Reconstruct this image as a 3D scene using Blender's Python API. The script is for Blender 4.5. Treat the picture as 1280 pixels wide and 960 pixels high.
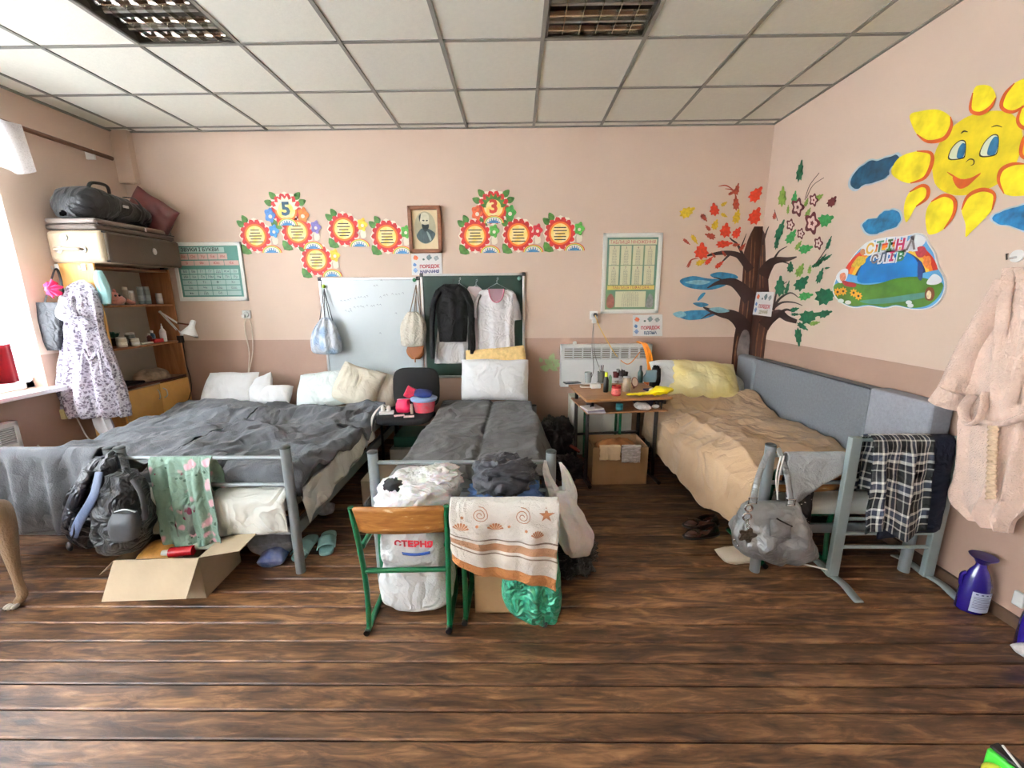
import bpy, math, random
from mathutils import Vector, Matrix, noise
random.seed(7)
S = bpy.context.scene
for _o in list(bpy.data.objects): bpy.data.objects.remove(_o)
PI = math.pi
V = Vector
# ------------------------------------------------------------ camera
FPX, PITCH, YAW, ROLL = 514.4, .2125, -.012, -.0079
CAM = V((-.163, -4.10, 1.527))
fd = V((math.sin(YAW)*math.cos(PITCH), math.cos(YAW)*math.cos(PITCH), -math.sin(PITCH)))
_r = V((math.cos(YAW), -math.sin(YAW), 0)); _u = _r.cross(fd)
ra = _r*math.cos(ROLL) + _u*math.sin(ROLL); ub = _u*math.cos(ROLL) - _r*math.sin(ROLL)
cd = bpy.data.cameras.new('camera'); cam = bpy.data.objects.new('camera', cd); S.collection.objects.link(cam)
cd.sensor_width = 36; cd.lens = FPX/1280*36; cd.clip_start = .05
mw = Matrix((ra, ub, -fd)).transposed().to_4x4(); mw.translation = CAM; cam.matrix_world = mw
S.camera = cam
# surveying helpers: the world point on a known plane that the photograph's pixel shows
def ray(u, v): return ra*((u-640)/FPX) + ub*((480-v)/FPX) + fd
def PX(u, v, x): q = ray(u, v); return CAM + q*((x-CAM.x)/q.x)
def PY(u, v, y): q = ray(u, v); return CAM + q*((y-CAM.y)/q.y)
def PZ(u, v, z): q = ray(u, v); return CAM + q*((z-CAM.z)/q.z)
# ------------------------------------------------------------ world and light
S.view_settings.view_transform = 'Standard'; S.view_settings.look = 'None'
S.view_settings.gamma = 1; S.view_settings.exposure = 0.2
w = bpy.data.worlds.new('sky'); S.world = w; w.use_nodes = True
w.node_tree.nodes['Background'].inputs[0].default_value = (.86, .93, 1, 1)
w.node_tree.nodes['Background'].inputs[1].default_value = 3.0
def window_light(y, z, sy, sz, power, col=(.92, .96, 1)):
    l = bpy.data.lights.new('window_daylight', 'AREA'); l.shape = 'RECTANGLE'; l.size = sz; l.size_y = sy
    l.energy = power; l.color = col
    o = bpy.data.objects.new('window_daylight', l); S.collection.objects.link(o)
    o.location = (-3.98, y, z); o.rotation_euler = (0, -PI/2, 0)
    return o
window_light(-1.92, 1.75, 1.8, 1.7, 175)
window_light(-4.35, 1.75, 1.9, 1.7, 260)
window_light(-6.6, 1.75, 1.6, 1.7, 210)
# ------------------------------------------------------------ materials
def lin(c):
    if isinstance(c, str): c = [int(c[i:i+2], 16) for i in (0, 2, 4)]
    return tuple(((x/255)/12.92 if x/255 < .04045 else ((x/255+.055)/1.055)**2.4) for x in c)+(1,)
MC = {}
def mat(name, col=(128,128,128), rough=.6, metal=0, var=.12, vs=8, bump=0, bs=60, spec=.5, col2=None, alpha=1, trans=0, coat=0, sheen=0, stretch=(1,1,1), det=4, subs=0, emit=0, crease=0, cs=5, cstr=(1,1,1)):
    if name in MC: return MC[name]
    m = bpy.data.materials.new(name); m.use_nodes = True; MC[name] = m
    nt = m.node_tree; N = nt.nodes; L = nt.links; b = N['Principled BSDF']
    b.inputs['Roughness'].default_value = rough; b.inputs['Metallic'].default_value = metal
    b.inputs['Specular IOR Level'].default_value = spec
    b.inputs['Coat Weight'].default_value = coat; b.inputs['Sheen Weight'].default_value = sheen
    b.inputs['Alpha'].default_value = alpha; b.inputs['Transmission Weight'].default_value = trans
    if subs: b.inputs['Subsurface Weight'].default_value = subs; b.inputs['Subsurface Scale'].default_value = .02
    c1 = lin(col)
    tc = N.new('ShaderNodeTexCoord'); mp = N.new('ShaderNodeMapping'); mp.inputs['Scale'].default_value = stretch
    L.new(tc.outputs['Object'], mp.inputs[0])
    if var or col2:
        no = N.new('ShaderNodeTexNoise'); no.inputs['Scale'].default_value = vs; no.inputs['Detail'].default_value = det
        L.new(mp.outputs[0], no.inputs['Vector'])
        cr = N.new('ShaderNodeValToRGB'); e = cr.color_ramp.elements
        e[0].position = .3; e[1].position = .7
        e[0].color = lin(col2) if col2 else tuple(x*(1-var) for x in c1[:3])+(1,)
        e[1].color = c1 if col2 else tuple(min(1, x*(1+var)) for x in c1[:3])+(1,)
        L.new(no.outputs['Fac'], cr.inputs[0]); L.new(cr.outputs[0], b.inputs['Base Color'])
    else: b.inputs['Base Color'].default_value = c1
    if bump:
        n2 = N.new('ShaderNodeTexNoise'); n2.inputs['Scale'].default_value = bs; n2.inputs['Detail'].default_value = 5
        L.new(mp.outputs[0], n2.inputs['Vector'])
        bu = N.new('ShaderNodeBump'); bu.inputs['Strength'].default_value = bump; bu.inputs['Distance'].default_value = .01
        L.new(n2.outputs['Fac'], bu.inputs['Height']); L.new(bu.outputs[0], b.inputs['Normal'])
    if crease:
        m5 = N.new('ShaderNodeMapping'); m5.inputs['Scale'].default_value = cstr; L.new(tc.outputs['Object'], m5.inputs[0])
        n5 = N.new('ShaderNodeTexNoise'); n5.inputs['Scale'].default_value = cs; n5.inputs['Detail'].default_value = 3; n5.inputs['Distortion'].default_value = .6; n5.inputs['Roughness'].default_value = .45; L.new(m5.outputs[0], n5.inputs['Vector'])
        ab = N.new('ShaderNodeMath'); ab.operation = 'PINGPONG'; ab.inputs[1].default_value = .09; L.new(n5.outputs['Fac'], ab.inputs[0])
        b5 = N.new('ShaderNodeBump'); b5.inputs['Strength'].default_value = crease; b5.inputs['Distance'].default_value = .22; L.new(ab.outputs[0], b5.inputs['Height'])
        if bump: L.new(bu.outputs[0], b5.inputs['Normal'])
        L.new(b5.outputs[0], b.inputs['Normal'])
    if emit: b.inputs['Emission Color'].default_value = c1; b.inputs['Emission Strength'].default_value = emit
    return m
def nodes(m): return m.node_tree.nodes, m.node_tree.links, m.node_tree.nodes['Principled BSDF']
def ramp(N, stops, interp='LINEAR'):
    cr = N.new('ShaderNodeValToRGB'); cr.color_ramp.interpolation = interp; e = cr.color_ramp.elements
    while len(e) > 1: e.remove(e[-1])
    e[0].position = stops[0][0]; e[0].color = lin(stops[0][1])
    for p, c in stops[1:]: q = e.new(p); q.color = lin(c)
    return cr
def wood(name, stops, rough=.45, sx=1.5, sy=16, bump=.25, knots=True, rnd=True, axis=0, patch=False):
    m = mat(name, rough=rough, var=0); N, L, b = nodes(m)
    tc = N.new('ShaderNodeTexCoord'); oi = N.new('ShaderNodeObjectInfo')
    ad = N.new('ShaderNodeVectorMath'); ad.operation = 'ADD'; mu = N.new('ShaderNodeVectorMath'); mu.operation = 'SCALE'
    cx = N.new('ShaderNodeCombineXYZ')
    for i in range(3): L.new(oi.outputs['Random'], cx.inputs[i])
    L.new(cx.outputs[0], mu.inputs[0]); mu.inputs['Scale'].default_value = 37. if rnd else 0.
    L.new(tc.outputs['Object'], ad.inputs[0]); L.new(mu.outputs[0], ad.inputs[1])
    mp = N.new('ShaderNodeMapping'); sc = [sy, sy, sy]; sc[axis] = sx; mp.inputs['Scale'].default_value = sc
    L.new(ad.outputs[0], mp.inputs[0])
    n = N.new('ShaderNodeTexNoise'); n.inputs['Scale'].default_value = 1; n.inputs['Detail'].default_value = 7; n.inputs['Distortion'].default_value = 1.3; n.inputs['Roughness'].default_value = .65
    L.new(mp.outputs[0], n.inputs['Vector'])
    mp2 = N.new('ShaderNodeMapping'); s2 = [sy*4]*3; s2[axis] = sx*2; mp2.inputs['Scale'].default_value = s2; L.new(ad.outputs[0], mp2.inputs[0])
    n2 = N.new('ShaderNodeTexNoise'); n2.inputs['Scale'].default_value = 1; n2.inputs['Detail'].default_value = 4; L.new(mp2.outputs[0], n2.inputs['Vector'])
    mx = N.new('ShaderNodeMath'); mx.operation = 'MULTIPLY_ADD'; L.new(n2.outputs['Fac'], mx.inputs[0]); mx.inputs[1].default_value = .35; 
    sb = N.new('ShaderNodeMath'); sb.operation = 'SUBTRACT'; L.new(n.outputs['Fac'], sb.inputs[0]); sb.inputs[1].default_value = .17; L.new(sb.outputs[0], mx.inputs[2])
    last = mx
    if knots:
        m3 = N.new('ShaderNodeMapping'); s3 = [11.]*3; s3[axis] = 4.; m3.inputs['Scale'].default_value = s3; L.new(ad.outputs[0], m3.inputs[0])
        vo = N.new('ShaderNodeTexVoronoi'); vo.inputs['Scale'].default_value = 1; L.new(m3.outputs[0], vo.inputs['Vector'])
        mr = N.new('ShaderNodeMapRange'); mr.inputs[1].default_value = .04; mr.inputs[2].default_value = .22; mr.inputs[3].default_value = -.22; mr.inputs[4].default_value = 0
        L.new(vo.outputs['Distance'], mr.inputs[0])
        a2 = N.new('ShaderNodeMath'); a2.operation = 'ADD'; L.new(mx.outputs[0], a2.inputs[0]); L.new(mr.outputs[0], a2.inputs[1]); last = a2
    if patch:
        m6 = N.new('ShaderNodeMapping'); m6.inputs['Scale'].default_value = (2.2, 9, 9); L.new(ad.outputs[0], m6.inputs[0])
        n6 = N.new('ShaderNodeTexNoise'); n6.inputs['Scale'].default_value = 1; n6.inputs['Detail'].default_value = 3; L.new(m6.outputs[0], n6.inputs['Vector'])
        r6 = N.new('ShaderNodeMapRange'); r6.inputs[1].default_value = .3; r6.inputs[2].default_value = .7; r6.inputs[3].default_value = -.12; r6.inputs[4].default_value = .11; L.new(n6.outputs['Fac'], r6.inputs[0])
        a6 = N.new('ShaderNodeMath'); a6.operation = 'ADD'; L.new(last.outputs[0], a6.inputs[0]); L.new(r6.outputs[0], a6.inputs[1]); last = a6
    cr = ramp(N, stops); L.new(last.outputs[0], cr.inputs[0])
    hs = N.new('ShaderNodeHueSaturation'); v = N.new('ShaderNodeMapRange'); v.inputs[3].default_value = .72 if rnd else 1; v.inputs[4].default_value = 1.22 if rnd else 1
    L.new(oi.outputs['Random'], v.inputs[0]); L.new(v.outputs[0], hs.inputs['Value']); L.new(cr.outputs[0], hs.inputs['Color']); L.new(hs.outputs[0], b.inputs['Base Color'])
    bu = N.new('ShaderNodeBump'); bu.inputs['Strength'].default_value = bump; bu.inputs['Distance'].default_value = .004; L.new(last.outputs[0], bu.inputs['Height']); L.new(bu.outputs[0], b.inputs['Normal'])
    rr = N.new('ShaderNodeMapRange'); rr.inputs[3].default_value = rough+.18; rr.inputs[4].default_value = rough-.08; L.new(n.outputs['Fac'], rr.inputs[0]); L.new(rr.outputs[0], b.inputs['Roughness'])
    return m
# ------------------------------------------------------------ mesh builder
def cat(pts, n=6, closed=False):
    P = [V(p) for p in pts]; out = []; k = len(P)
    if k < 3 and not closed: return P
    rng = range(k if closed else k-1)
    for i in rng:
        p0 = P[(i-1) % k] if closed or i > 0 else P[0]; p1 = P[i]; p2 = P[(i+1) % k]; p3 = P[(i+2) % k] if closed or i+2 < k else P[-1]
        for j in range(n):
            t = j/n; out.append(.5*((2*p1)+(p2-p0)*t+(2*p0-5*p1+4*p2-p3)*t*t+(3*p1-p0-3*p2+p3)*t**3))
    if not closed: out.append(P[-1])
    return out
def lerp(a, b, t): return a+(b-a)*t
class MB:
    def __init__(s): s.v = []; s.f = []; s.m = []; s.uv = []; s.cur = 0; s.T = None
    def av(s, p): s.v.append(V(p)); return len(s.v)-1
    def af(s, idx, uv=None): s.f.append(list(idx)); s.m.append(s.cur); s.uv.append(uv or [(0, 0)]*len(idx))
    def box(s, c, d, rz=0, rx=0, ry=0, taper=1, M=None):
        R = Matrix.Rotation(rz, 3, 'Z') @ Matrix.Rotation(ry, 3, 'Y') @ Matrix.Rotation(rx, 3, 'X')
        if M: R = M
        c = V(c); i0 = len(s.v)
        for z in (-.5, .5):
            t = 1 if z < 0 else taper
            for x, y in ((-.5, -.5), (.5, -.5), (.5, .5), (-.5, .5)): s.av(c + R @ V((x*d[0]*t, y*d[1]*t, z*d[2])))
        for q in ((0,3,2,1), (4,5,6,7), (0,1,5,4), (1,2,6,5), (2,3,7,6), (3,0,4,7)): s.af([i0+k for k in q], [(0,0),(1,0),(1,1),(0,1)])
        return s
    def bx(s, x0, x1, y0, y1, z0, z1): return s.box(((x0+x1)/2, (y0+y1)/2, (z0+z1)/2), (abs(x1-x0), abs(y1-y0), abs(z1-z0)))
    def tube(s, pts, r, n=8, smooth=0, closed=False, flat=1, cap=True):
        P = [V(p) for p in pts]
        if smooth: P = cat(P, smooth, closed)
        k = len(P); rf = (lambda t: r) if not callable(r) else r
        up = None; rings = []
        for i, p in enumerate(P):
            if closed: t = P[(i+1) % k]-P[(i-1) % k]
            else: t = (P[min(i+1, k-1)]-P[max(i-1, 0)])
            if t.length < 1e-9: t = V((0,0,1))
            t.normalize()
            if up is None: up = V((0,0,1)) if abs(t.z) < .9 else V((0,1,0))
            a = t.cross(up)
            if a.length < 1e-4: up = V((1,0,0)); a = t.cross(up)
            a.normalize(); bb = a.cross(t).normalized(); up = bb
            R = rf(i/max(1, k-1)); ring = []
            for j in range(n):
                an = 2*PI*j/n; ring.append(s.av(p+a*R*math.cos(an)+bb*R*flat*math.sin(an)))
            rings.append(ring)
        for i in range(k if closed else k-1):
            A = rings[i]; B = rings[(i+1) % k]
            for j in range(n): s.af([A[j], A[(j+1) % n], B[(j+1) % n], B[j]], [(i/k, j/n), (i/k, (j+1)/n), ((i+1)/k, (j+1)/n), ((i+1)/k, j/n)])
        if cap and not closed: s.af(rings[0][::-1]); s.af(rings[-1])
        return s
    def bar(s, a, b, w, h, up=(0,0,1)):
        a = V(a); b = V(b); t = (b-a).normalized(); up = V(up)
        x = t.cross(up)
        if x.length < 1e-3: x = t.cross(V((0,1,0)))
        x.normalize(); y = x.cross(t)
        s.box((a+b)/2, (w, h, (b-a).length), M=Matrix((x, y, t)).transposed()); return s
    def lathe(s, prof, c=(0,0,0), n=20, sx=1, sy=1, M=None, cap=True):
        c = V(c); rings = []
        for r, z in prof:
            rings.append([s.av(c+((M @ V((r*sx*math.cos(2*PI*j/n), r*sy*math.sin(2*PI*j/n), z))) if M else V((r*sx*math.cos(2*PI*j/n), r*sy*math.sin(2*PI*j/n), z)))) for j in range(n)])
        for i in range(len(rings)-1):
            for j in range(n): s.af([rings[i][j], rings[i][(j+1) % n], rings[i+1][(j+1) % n], rings[i+1][j]], [(j/n, i/len(rings)), ((j+1)/n, i/len(rings)), ((j+1)/n, (i+1)/len(rings)), (j/n, (i+1)/len(rings))])
        if cap: s.af(rings[0][::-1]); s.af(rings[-1])
        return s
    def grid(s, fn, nu, nv, cu=False):
        ids = [[s.av(fn(i/nu, j/nv)) for j in range(nv+1)] for i in range(nu if cu else nu+1)]
        for i in range(nu):
            A = ids[i]; B = ids[(i+1) % nu if cu else i+1]
            for j in range(nv): s.af([A[j], B[j], B[j+1], A[j+1]], [(i/nu, j/nv), ((i+1)/nu, j/nv), ((i+1)/nu, (j+1)/nv), (i/nu, (j+1)/nv)])
        return ids
    def poly(s, pts): s.af([s.av(p) for p in pts], [(0,0)]*len(pts)); return s
    def prism(s, pts, off):
        off = V(off); a = [s.av(p) for p in pts]; b = [s.av(V(p)+off) for p in pts]; n = len(a)
        s.af(a[::-1]); s.af(b)
        for i in range(n): s.af([a[i], a[(i+1) % n], b[(i+1) % n], b[i]])
        return s
    def sphere(s, c, r, n=12, sc=(1,1,1), M=None):
        pr = [(max(1e-4, math.sin(PI*i/(n//2+2)))*r*1.0, -math.cos(PI*i/(n//2+2))*r*sc[2]) for i in range(n//2+3)]
        return s.lathe(pr, c, n, sc[0], sc[1], M)
    def loft(s, rings, n=40, sub=5, k=0, seed=0, nz=0, ns=6, sq=2.0, cap=True):
        """rings: (cx,cy,cz,halfw,halfd,fold) stacked; cross section a superellipse with folds"""
        R = cat([V(r[:3]) for r in rings], sub); Q = cat([V(r[3:6]) for r in rings], sub)
        out = []
        for i, (c, q) in enumerate(zip(R, Q)):
            row = []
            for j in range(n):
                a = 2*PI*j/n; ca, sa = math.cos(a), math.sin(a)
                e = 2/sq; x = q.x*math.copysign(abs(ca)**e, ca); y = q.y*math.copysign(abs(sa)**e, sa)
                f = 1+0
                if k:
                    ph = k*a+1.7*noise.noise(V((ca*1.5+seed, sa*1.5, c.z*2)))*2
                    y += math.copysign(1, sa)*q.z*math.sin(ph)*min(1, abs(sa)*3)
                p = c+V((x, y, 0))
                if nz:
                    d = V((ca, sa, 0)); w_ = noise.noise(p*ns+V((seed, 0, 0)))+.5*noise.noise(p*ns*2.3+V((0, seed, 0)))
                    p = p+d*nz*w_+V((0, 0, nz*.4*noise.noise(p*ns+V((9, seed, 3)))))
                row.append(s.av(p))
            out.append(row)
        for i in range(len(out)-1):
            for j in range(n): s.af([out[i][j], out[i][(j+1) % n], out[i+1][(j+1) % n], out[i+1][j]], [(j/n, i/len(out)), ((j+1)/n, i/len(out)), ((j+1)/n, (i+1)/len(out)), (j/n, (i+1)/len(out))])
        if cap: s.af(out[0][::-1]); s.af(out[-1])
        return s
    def done(s, name, m, parent=None, label=None, smooth=True, bevel=0, solid=0, sub=0, ang=.7, kind=None, tags=None, share=None):
        me = bpy.data.meshes.new(name)
        off = V(parent['_o']) if parent is not None and '_o' in parent else V((0,0,0))
        local = parent is not None and parent.get('_l')
        vs = [p if local else p-off for p in s.v]
        me.from_pydata([tuple(p) for p in vs], [], s.f)
        for mm in (m if isinstance(m, (list, tuple)) else [m]): me.materials.append(mm)
        ul = me.uv_layers.new(name='UVMap'); i = 0
        for fi, p in enumerate(me.polygons):
            p.material_index = s.m[fi]; p.use_smooth = smooth
            for q in s.uv[fi]: ul.data[i].uv = q; i += 1
        me.update()
        if smooth: me.set_sharp_from_angle(angle=ang)
        o = bpy.data.objects.new(name, me); S.collection.objects.link(o)
        if parent is not None:
            o.parent = parent
            if '_o' in parent: o['_o'] = list(parent['_o'])
            if parent.get('_l'): o['_l'] = 1
        if label: o['label'] = label
        if kind: o['kind'] = kind
        if tags: o['label'], o['category'] = tags[0], tags[1]
        if tags and len(tags) > 2 and tags[2]: o['group'] = tags[2]
        if bevel: b = o.modifiers.new('bevel', 'BEVEL'); b.width = bevel; b.segments = 2; b.limit_method = 'ANGLE'; b.angle_limit = .6
        if solid: b = o.modifiers.new('thickness', 'SOLIDIFY'); b.thickness = solid; b.offset = 0
        if sub: b = o.modifiers.new('smooth', 'SUBSURF'); b.levels = sub; b.render_levels = sub
        return o
def thing(name, label, cat_, loc=(0,0,0), rz=None, group=None):
    """Empty at the base. rz given: parts are modelled in its local frame, else in world coordinates."""
    o = bpy.data.objects.new(name, None); S.collection.objects.link(o); o.location = loc
    o.empty_display_size = .1
    o['label'] = label; o['category'] = cat_
    if group: o['group'] = group
    if rz is None: o['_o'] = list(loc)
    else: o.rotation_euler = (0, 0, rz); o['_l'] = 1
    return o
def recenter(o):
    """move a single mesh's origin to its base centre"""
    vs = o.data.vertices; n = len(vs)
    lo = V([min(v.co[i] for v in vs) for i in range(3)]); hi = V([max(v.co[i] for v in vs) for i in range(3)])
    c = V(((lo.x+hi.x)/2, (lo.y+hi.y)/2, lo.z))
    for v in vs: v.co -= c
    o.location = o.location+c
    return o
def struct(o): o['kind'] = 'structure'; return o
FONT = None
def text(body, size, origin, xdir, ydir, m, parent=None, name='lettering', extrude=0, align='CENTER', label=None, sx=1.0, bold=0):
    cu = bpy.data.curves.new(name, 'FONT'); cu.body = body; cu.size = size; cu.align_x = align; cu.align_y = 'CENTER'
    cu.extrude = extrude; cu.resolution_u = 2; cu.offset = bold
    o = bpy.data.objects.new(name, cu); S.collection.objects.link(o)
    dg = bpy.context.evaluated_depsgraph_get(); me = bpy.data.meshes.new_from_object(o.evaluated_get(dg))
    bpy.data.objects.remove(o)
    X = V(xdir).normalized(); Y = V(ydir).normalized(); O = V(origin)
    off = V(parent['_o']) if parent is not None and '_o' in parent else V((0,0,0))
    for v in me.vertices: v.co = O+X*v.co.x*sx+Y*v.co.y+X.cross(Y)*v.co.z-off
    me.materials.clear(); me.materials.append(m)
    o = bpy.data.objects.new(name, me); S.collection.objects.link(o)
    if parent is not None:
        o.parent = parent
        if '_o' in parent: o['_o'] = list(parent['_o'])
    if label: o['label'] = label
    return o
def wr(x, y, seed=0, s=1):
    p = V((x*s+seed*3.1, y*s, seed))
    return 1-2*abs(noise.noise(p))  # ridge noise, creases
def pillow(name, label, c, w, h, t, rx=0, ry=0, rz=0, m=None, seed=0, group=None, catg='pillow', wr_=.012, parent=None):
    R = Matrix.Rotation(rz, 3, 'Z') @ Matrix.Rotation(ry, 3, 'Y') @ Matrix.Rotation(rx, 3, 'X')
    b = MB(); c = V(c)
    for side in (1, -1):
        def fn(u, v, side=side):
            a = 2*u-1; d = 2*v-1
            a = math.copysign(abs(a)**.8, a); d = math.copysign(abs(d)**.8, d)
            x = w/2*a*(1-.05*d*d*a*a-.045*(1-d*d)); y = h/2*d*(1-.05*a*a*d*d-.045*(1-a*a))
            e = max(0, (1-abs(a)**2.2)*(1-abs(d)**2.2))**.47
            z = side*t/2*e
            z += side*e*wr_*(wr(x*1.3, y*4+x*2, seed, 3)+.6*wr(x*5, y*2, seed+5, 3))+e*wr_*2*noise.noise(V((x*4, y*4, seed)))
            x += .012*noise.noise(V((x*6, y*6, seed+2))); y += .015*noise.noise(V((x*6, y*6, seed+7)))
            return c+R @ V((x, y, z))
        if side == 1: b.grid(fn, 26, 20)
        else: b.grid(lambda u, v: fn(1-u, v), 26, 20)
    o = b.done(name, m, parent, ang=2)
    if not parent: o['label'] = label; o['category'] = catg; recenter(o)
    if group: o['group'] = group
    return o
def drape(x0, x1, y, ztop, zf, zb, folds=4, amp=.02, r=.02, taper=0, seed=0, skew=0, nu=40, nv=36, hem=None, axis='x', spread=.02, topw=1.0):
    """cloth laid over a horizontal bar: u across, v from the front hem over the bar to the back hem"""
    Lf = ztop-zf; Lb = ztop-zb; arc = PI*r; tot = Lf+arc+Lb
    def fn(u, v):
        s_ = v*tot
        if s_ < Lf: d = Lf-s_; yy = -r-d*spread; zz = ztop-r-d*(1-0) if d > 0 else ztop
        elif s_ < Lf+arc: a = (s_-Lf)/r; yy = -r*math.cos(a); zz = ztop-r+r*math.sin(a); d = 0
        else: d = s_-Lf-arc; yy = r+d*spread*.5; zz = ztop-r-d
        g = min(1, d/.12+.15)
        f = math.sin(2*PI*folds*u+2.2*noise.noise(V((u*3+seed, d*2, seed))))+.5*math.sin(2*PI*folds*2.3*u+seed)
        xc = (x0+x1)/2; hw = (x1-x0)/2*(topw+(1-topw)*min(1, d/.3)-taper*d)
        X_ = xc+(2*u-1)*hw+skew*d+.008*noise.noise(V((u*5, v*9, seed)))
        Y_ = yy+(-1 if s_ < Lf+arc/2 else 1)*amp*g*(f*.5+.3)+.006*noise.noise(V((X_*14, zz*14, seed)))
        if hem and s_ < Lf: zz += hem(u)*(d/max(Lf, .01))
        p = V((X_, y+Y_, zz))
        return p if axis == 'x' else V((y+Y_, X_, zz))
    b = MB(); b.grid(fn, nu, nv); b.fn = fn
    return b
# ============================================================ materials used all over
XL, XR, YB, YF, H = -3.80, 2.15, 0.0, -7.60, 3.0
WZ = 1.108
wallu = mat('wall_paint_beige', (207,184,165), .75, var=.035, vs=1.6, bump=.06, bs=25)
walll = mat('wall_paint_brown', (166,136,118), .6, var=.05, vs=2.5, bump=.08, bs=25)
white = mat('white_plastic', (232,232,226), .4, var=.03)
whitem = mat('white_metal', (226,228,226), .35, var=.03)
alu = mat('aluminium', (196,198,198), .3, .8, var=.04)
greym = mat('grey_metal_paint', (138,146,148), .35, .35, var=.06, vs=5)
silverm = mat('silver_green_metal_paint', (158,172,170), .35, .35, var=.06, vs=5)
blackp = mat('black_plastic', (22,22,24), .45, var=.1)
greent = mat('green_metal_tube', (10,96,58), .3, .1, var=.12, vs=12, coat=.3)
chrome = mat('chrome', (205,205,205), .15, 1, var=.05)
card = mat('cardboard', (174,156,130), .85, var=.07, vs=6, bump=.1, bs=40)
cardd = mat('dark_cardboard', (150,116,80), .85, var=.09, vs=6, bump=.1, bs=40)
planks = wood('floor_board_wood', [(.16,'1b1009'), (.36,'402918'), (.5,'5f4129'), (.64,'866040'), (.82,'a67f57')], rough=.40, sx=3.8, sy=20, bump=.45, patch=True)
beech = wood('birch_veneer', [(.2,'c08a46'), (.5,'d9a55c'), (.8,'e6b971')], rough=.45, sx=12, sy=1.2, bump=.05, knots=False, axis=0)
oak = wood('brown_veneer', [(.2,'74492a'), (.5,'93623c'), (.8,'a8764c')], rough=.5, sx=1.5, sy=14, bump=.05, knots=False, axis=2)
# ============================================================ floor of separate boards
b = MB(); b.bx(XL-.1, XR+.1, YF-.1, YB+.1, -.08, -.026)
floor = struct(b.done('floor', mat('floor_void', (18,12,8), .9), smooth=False))
pm = []
for k in range(3):
    b = MB(); n = 14
    for i in range(n):   # slightly cupped, worn board with eased edges
        x0 = (XR-XL)*(i/n-.5); x1 = (XR-XL)*((i+1)/n-.5); hw = .0494
        prof = [(-hw, -.024), (-hw, -.0045), (-hw+.004, 0), (0, -.001), (hw-.004, 0), (hw, -.0045), (hw, -.024)]
        for q in range(6):
            (a, za), (c, zc) = prof[q], prof[q+1]
            f = lambda x, yy: .0012*noise.noise(V((x*2, yy*5+k*7, k)))
            b.af([b.av((x0, a, za+f(x0, a))), b.av((x0, c, zc+f(x0, c))), b.av((x1, c, zc+f(x1, c))), b.av((x1, a, za+f(x1, a)))][::-1])
    o = b.done('plank', planks, floor, smooth=False); pm.append(o.data); bpy.data.objects.remove(o)
y = YB; i = 0
random.seed(3)
while y > YF:
    o = bpy.data.objects.new('plank', pm[i % 3]); S.collection.objects.link(o); o.parent = floor
    o.location = ((XL+XR)/2, y-.0525, random.uniform(-.0015, 0)); o.rotation_euler = (random.uniform(-.006, .006), 0, PI*(i % 2)); y -= .1055; i += 1
# ============================================================ walls
def wall(name, quadfn, segs):
    b = MB(); b.cur = 0
    for lo, hi, z0, z1, mi in segs: b.cur = mi; quadfn(b, lo, hi, z0, z1)
    return struct(b.done(name, [wallu, walll], smooth=False))
T = .22
wall('wall_back', lambda b, a, c, z0, z1: b.bx(a, c, YB, YB+T, z0, z1), [(XL-T, XR+T, 0, WZ, 1), (XL-T, XR+T, WZ, H+.1, 0)])
wall('wall_right', lambda b, a, c, z0, z1: b.bx(XR, XR+T, a, c, z0, z1), [(YF, YB, 0, WZ, 1), (YF, YB, WZ, H+.1, 0)])
wall('wall_front', lambda b, a, c, z0, z1: b.bx(a, c, YF-T, YF, z0, z1), [(XL-T, XR+T, 0, WZ, 1), (XL-T, XR+T, WZ, H+.1, 0)])
wins = [(-2.80, -1.02), (-5.25, -3.45), (-7.3, -5.9)]; SZ, TZ = .86, 2.62
segs = []
edges = [YF]+[e for w_ in sorted(wins) for e in w_]+[YB]
for i in range(0, len(edges), 2): segs += [(edges[i], edges[i+1], 0, WZ, 1), (edges[i], edges[i+1], WZ, H+.1, 0)]
for a, c in wins: segs += [(a, c, 0, SZ, 1), (a, c, TZ, H+.1, 0)]
wall('wall_left', lambda b, a, c, z0, z1: b.bx(XL-T, XL, a, c, z0, z1), segs)
glass = mat('window_glass', (250,252,255), .02, var=0, trans=1)
glass.node_tree.nodes['Principled BSDF'].inputs['IOR'].default_value = 1.0
pvc = mat('white_window_pvc', (240,240,238), .35, var=.02)
for k, (a, c) in enumerate(sorted(wins, reverse=True)):
    w_ = bpy.data.objects.new('window_%d' % (k+1), None); S.collection.objects.link(w_); w_.location = (XL, (a+c)/2, SZ); w_['kind'] = 'structure'; w_['_o'] = list(w_.location)
    b = MB(); xx = XL-.13; m_ = (a+c)/2
    for (y0, y1, z0, z1) in ((a, a+.06, SZ, TZ), (c-.06, c, SZ, TZ), (a, c, SZ, SZ+.06), (a, c, TZ-.06, TZ), (m_-.04, m_+.04, SZ, TZ), (a, c, 2.05, 2.11)): b.bx(xx-.03, xx+.03, y0, y1, z0, z1)
    b.done('window_frame', pvc, w_, smooth=False, bevel=.006)
    for (y0, y1) in ((a+.06, m_-.04), (m_+.04, c-.06)):
        for z0, z1 in ((SZ+.06, 2.05), (2.11, TZ-.06)): MB().bx(xx-.006, xx+.006, y0, y1, z0, z1).done('pane', glass, w_, smooth=False)
    b = MB(); b.bx(XL-.10, XL+.10, a-.04, c+.05, SZ-.035, SZ); b.done('window_sill', pvc, w_, smooth=False, bevel=.008)
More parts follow.
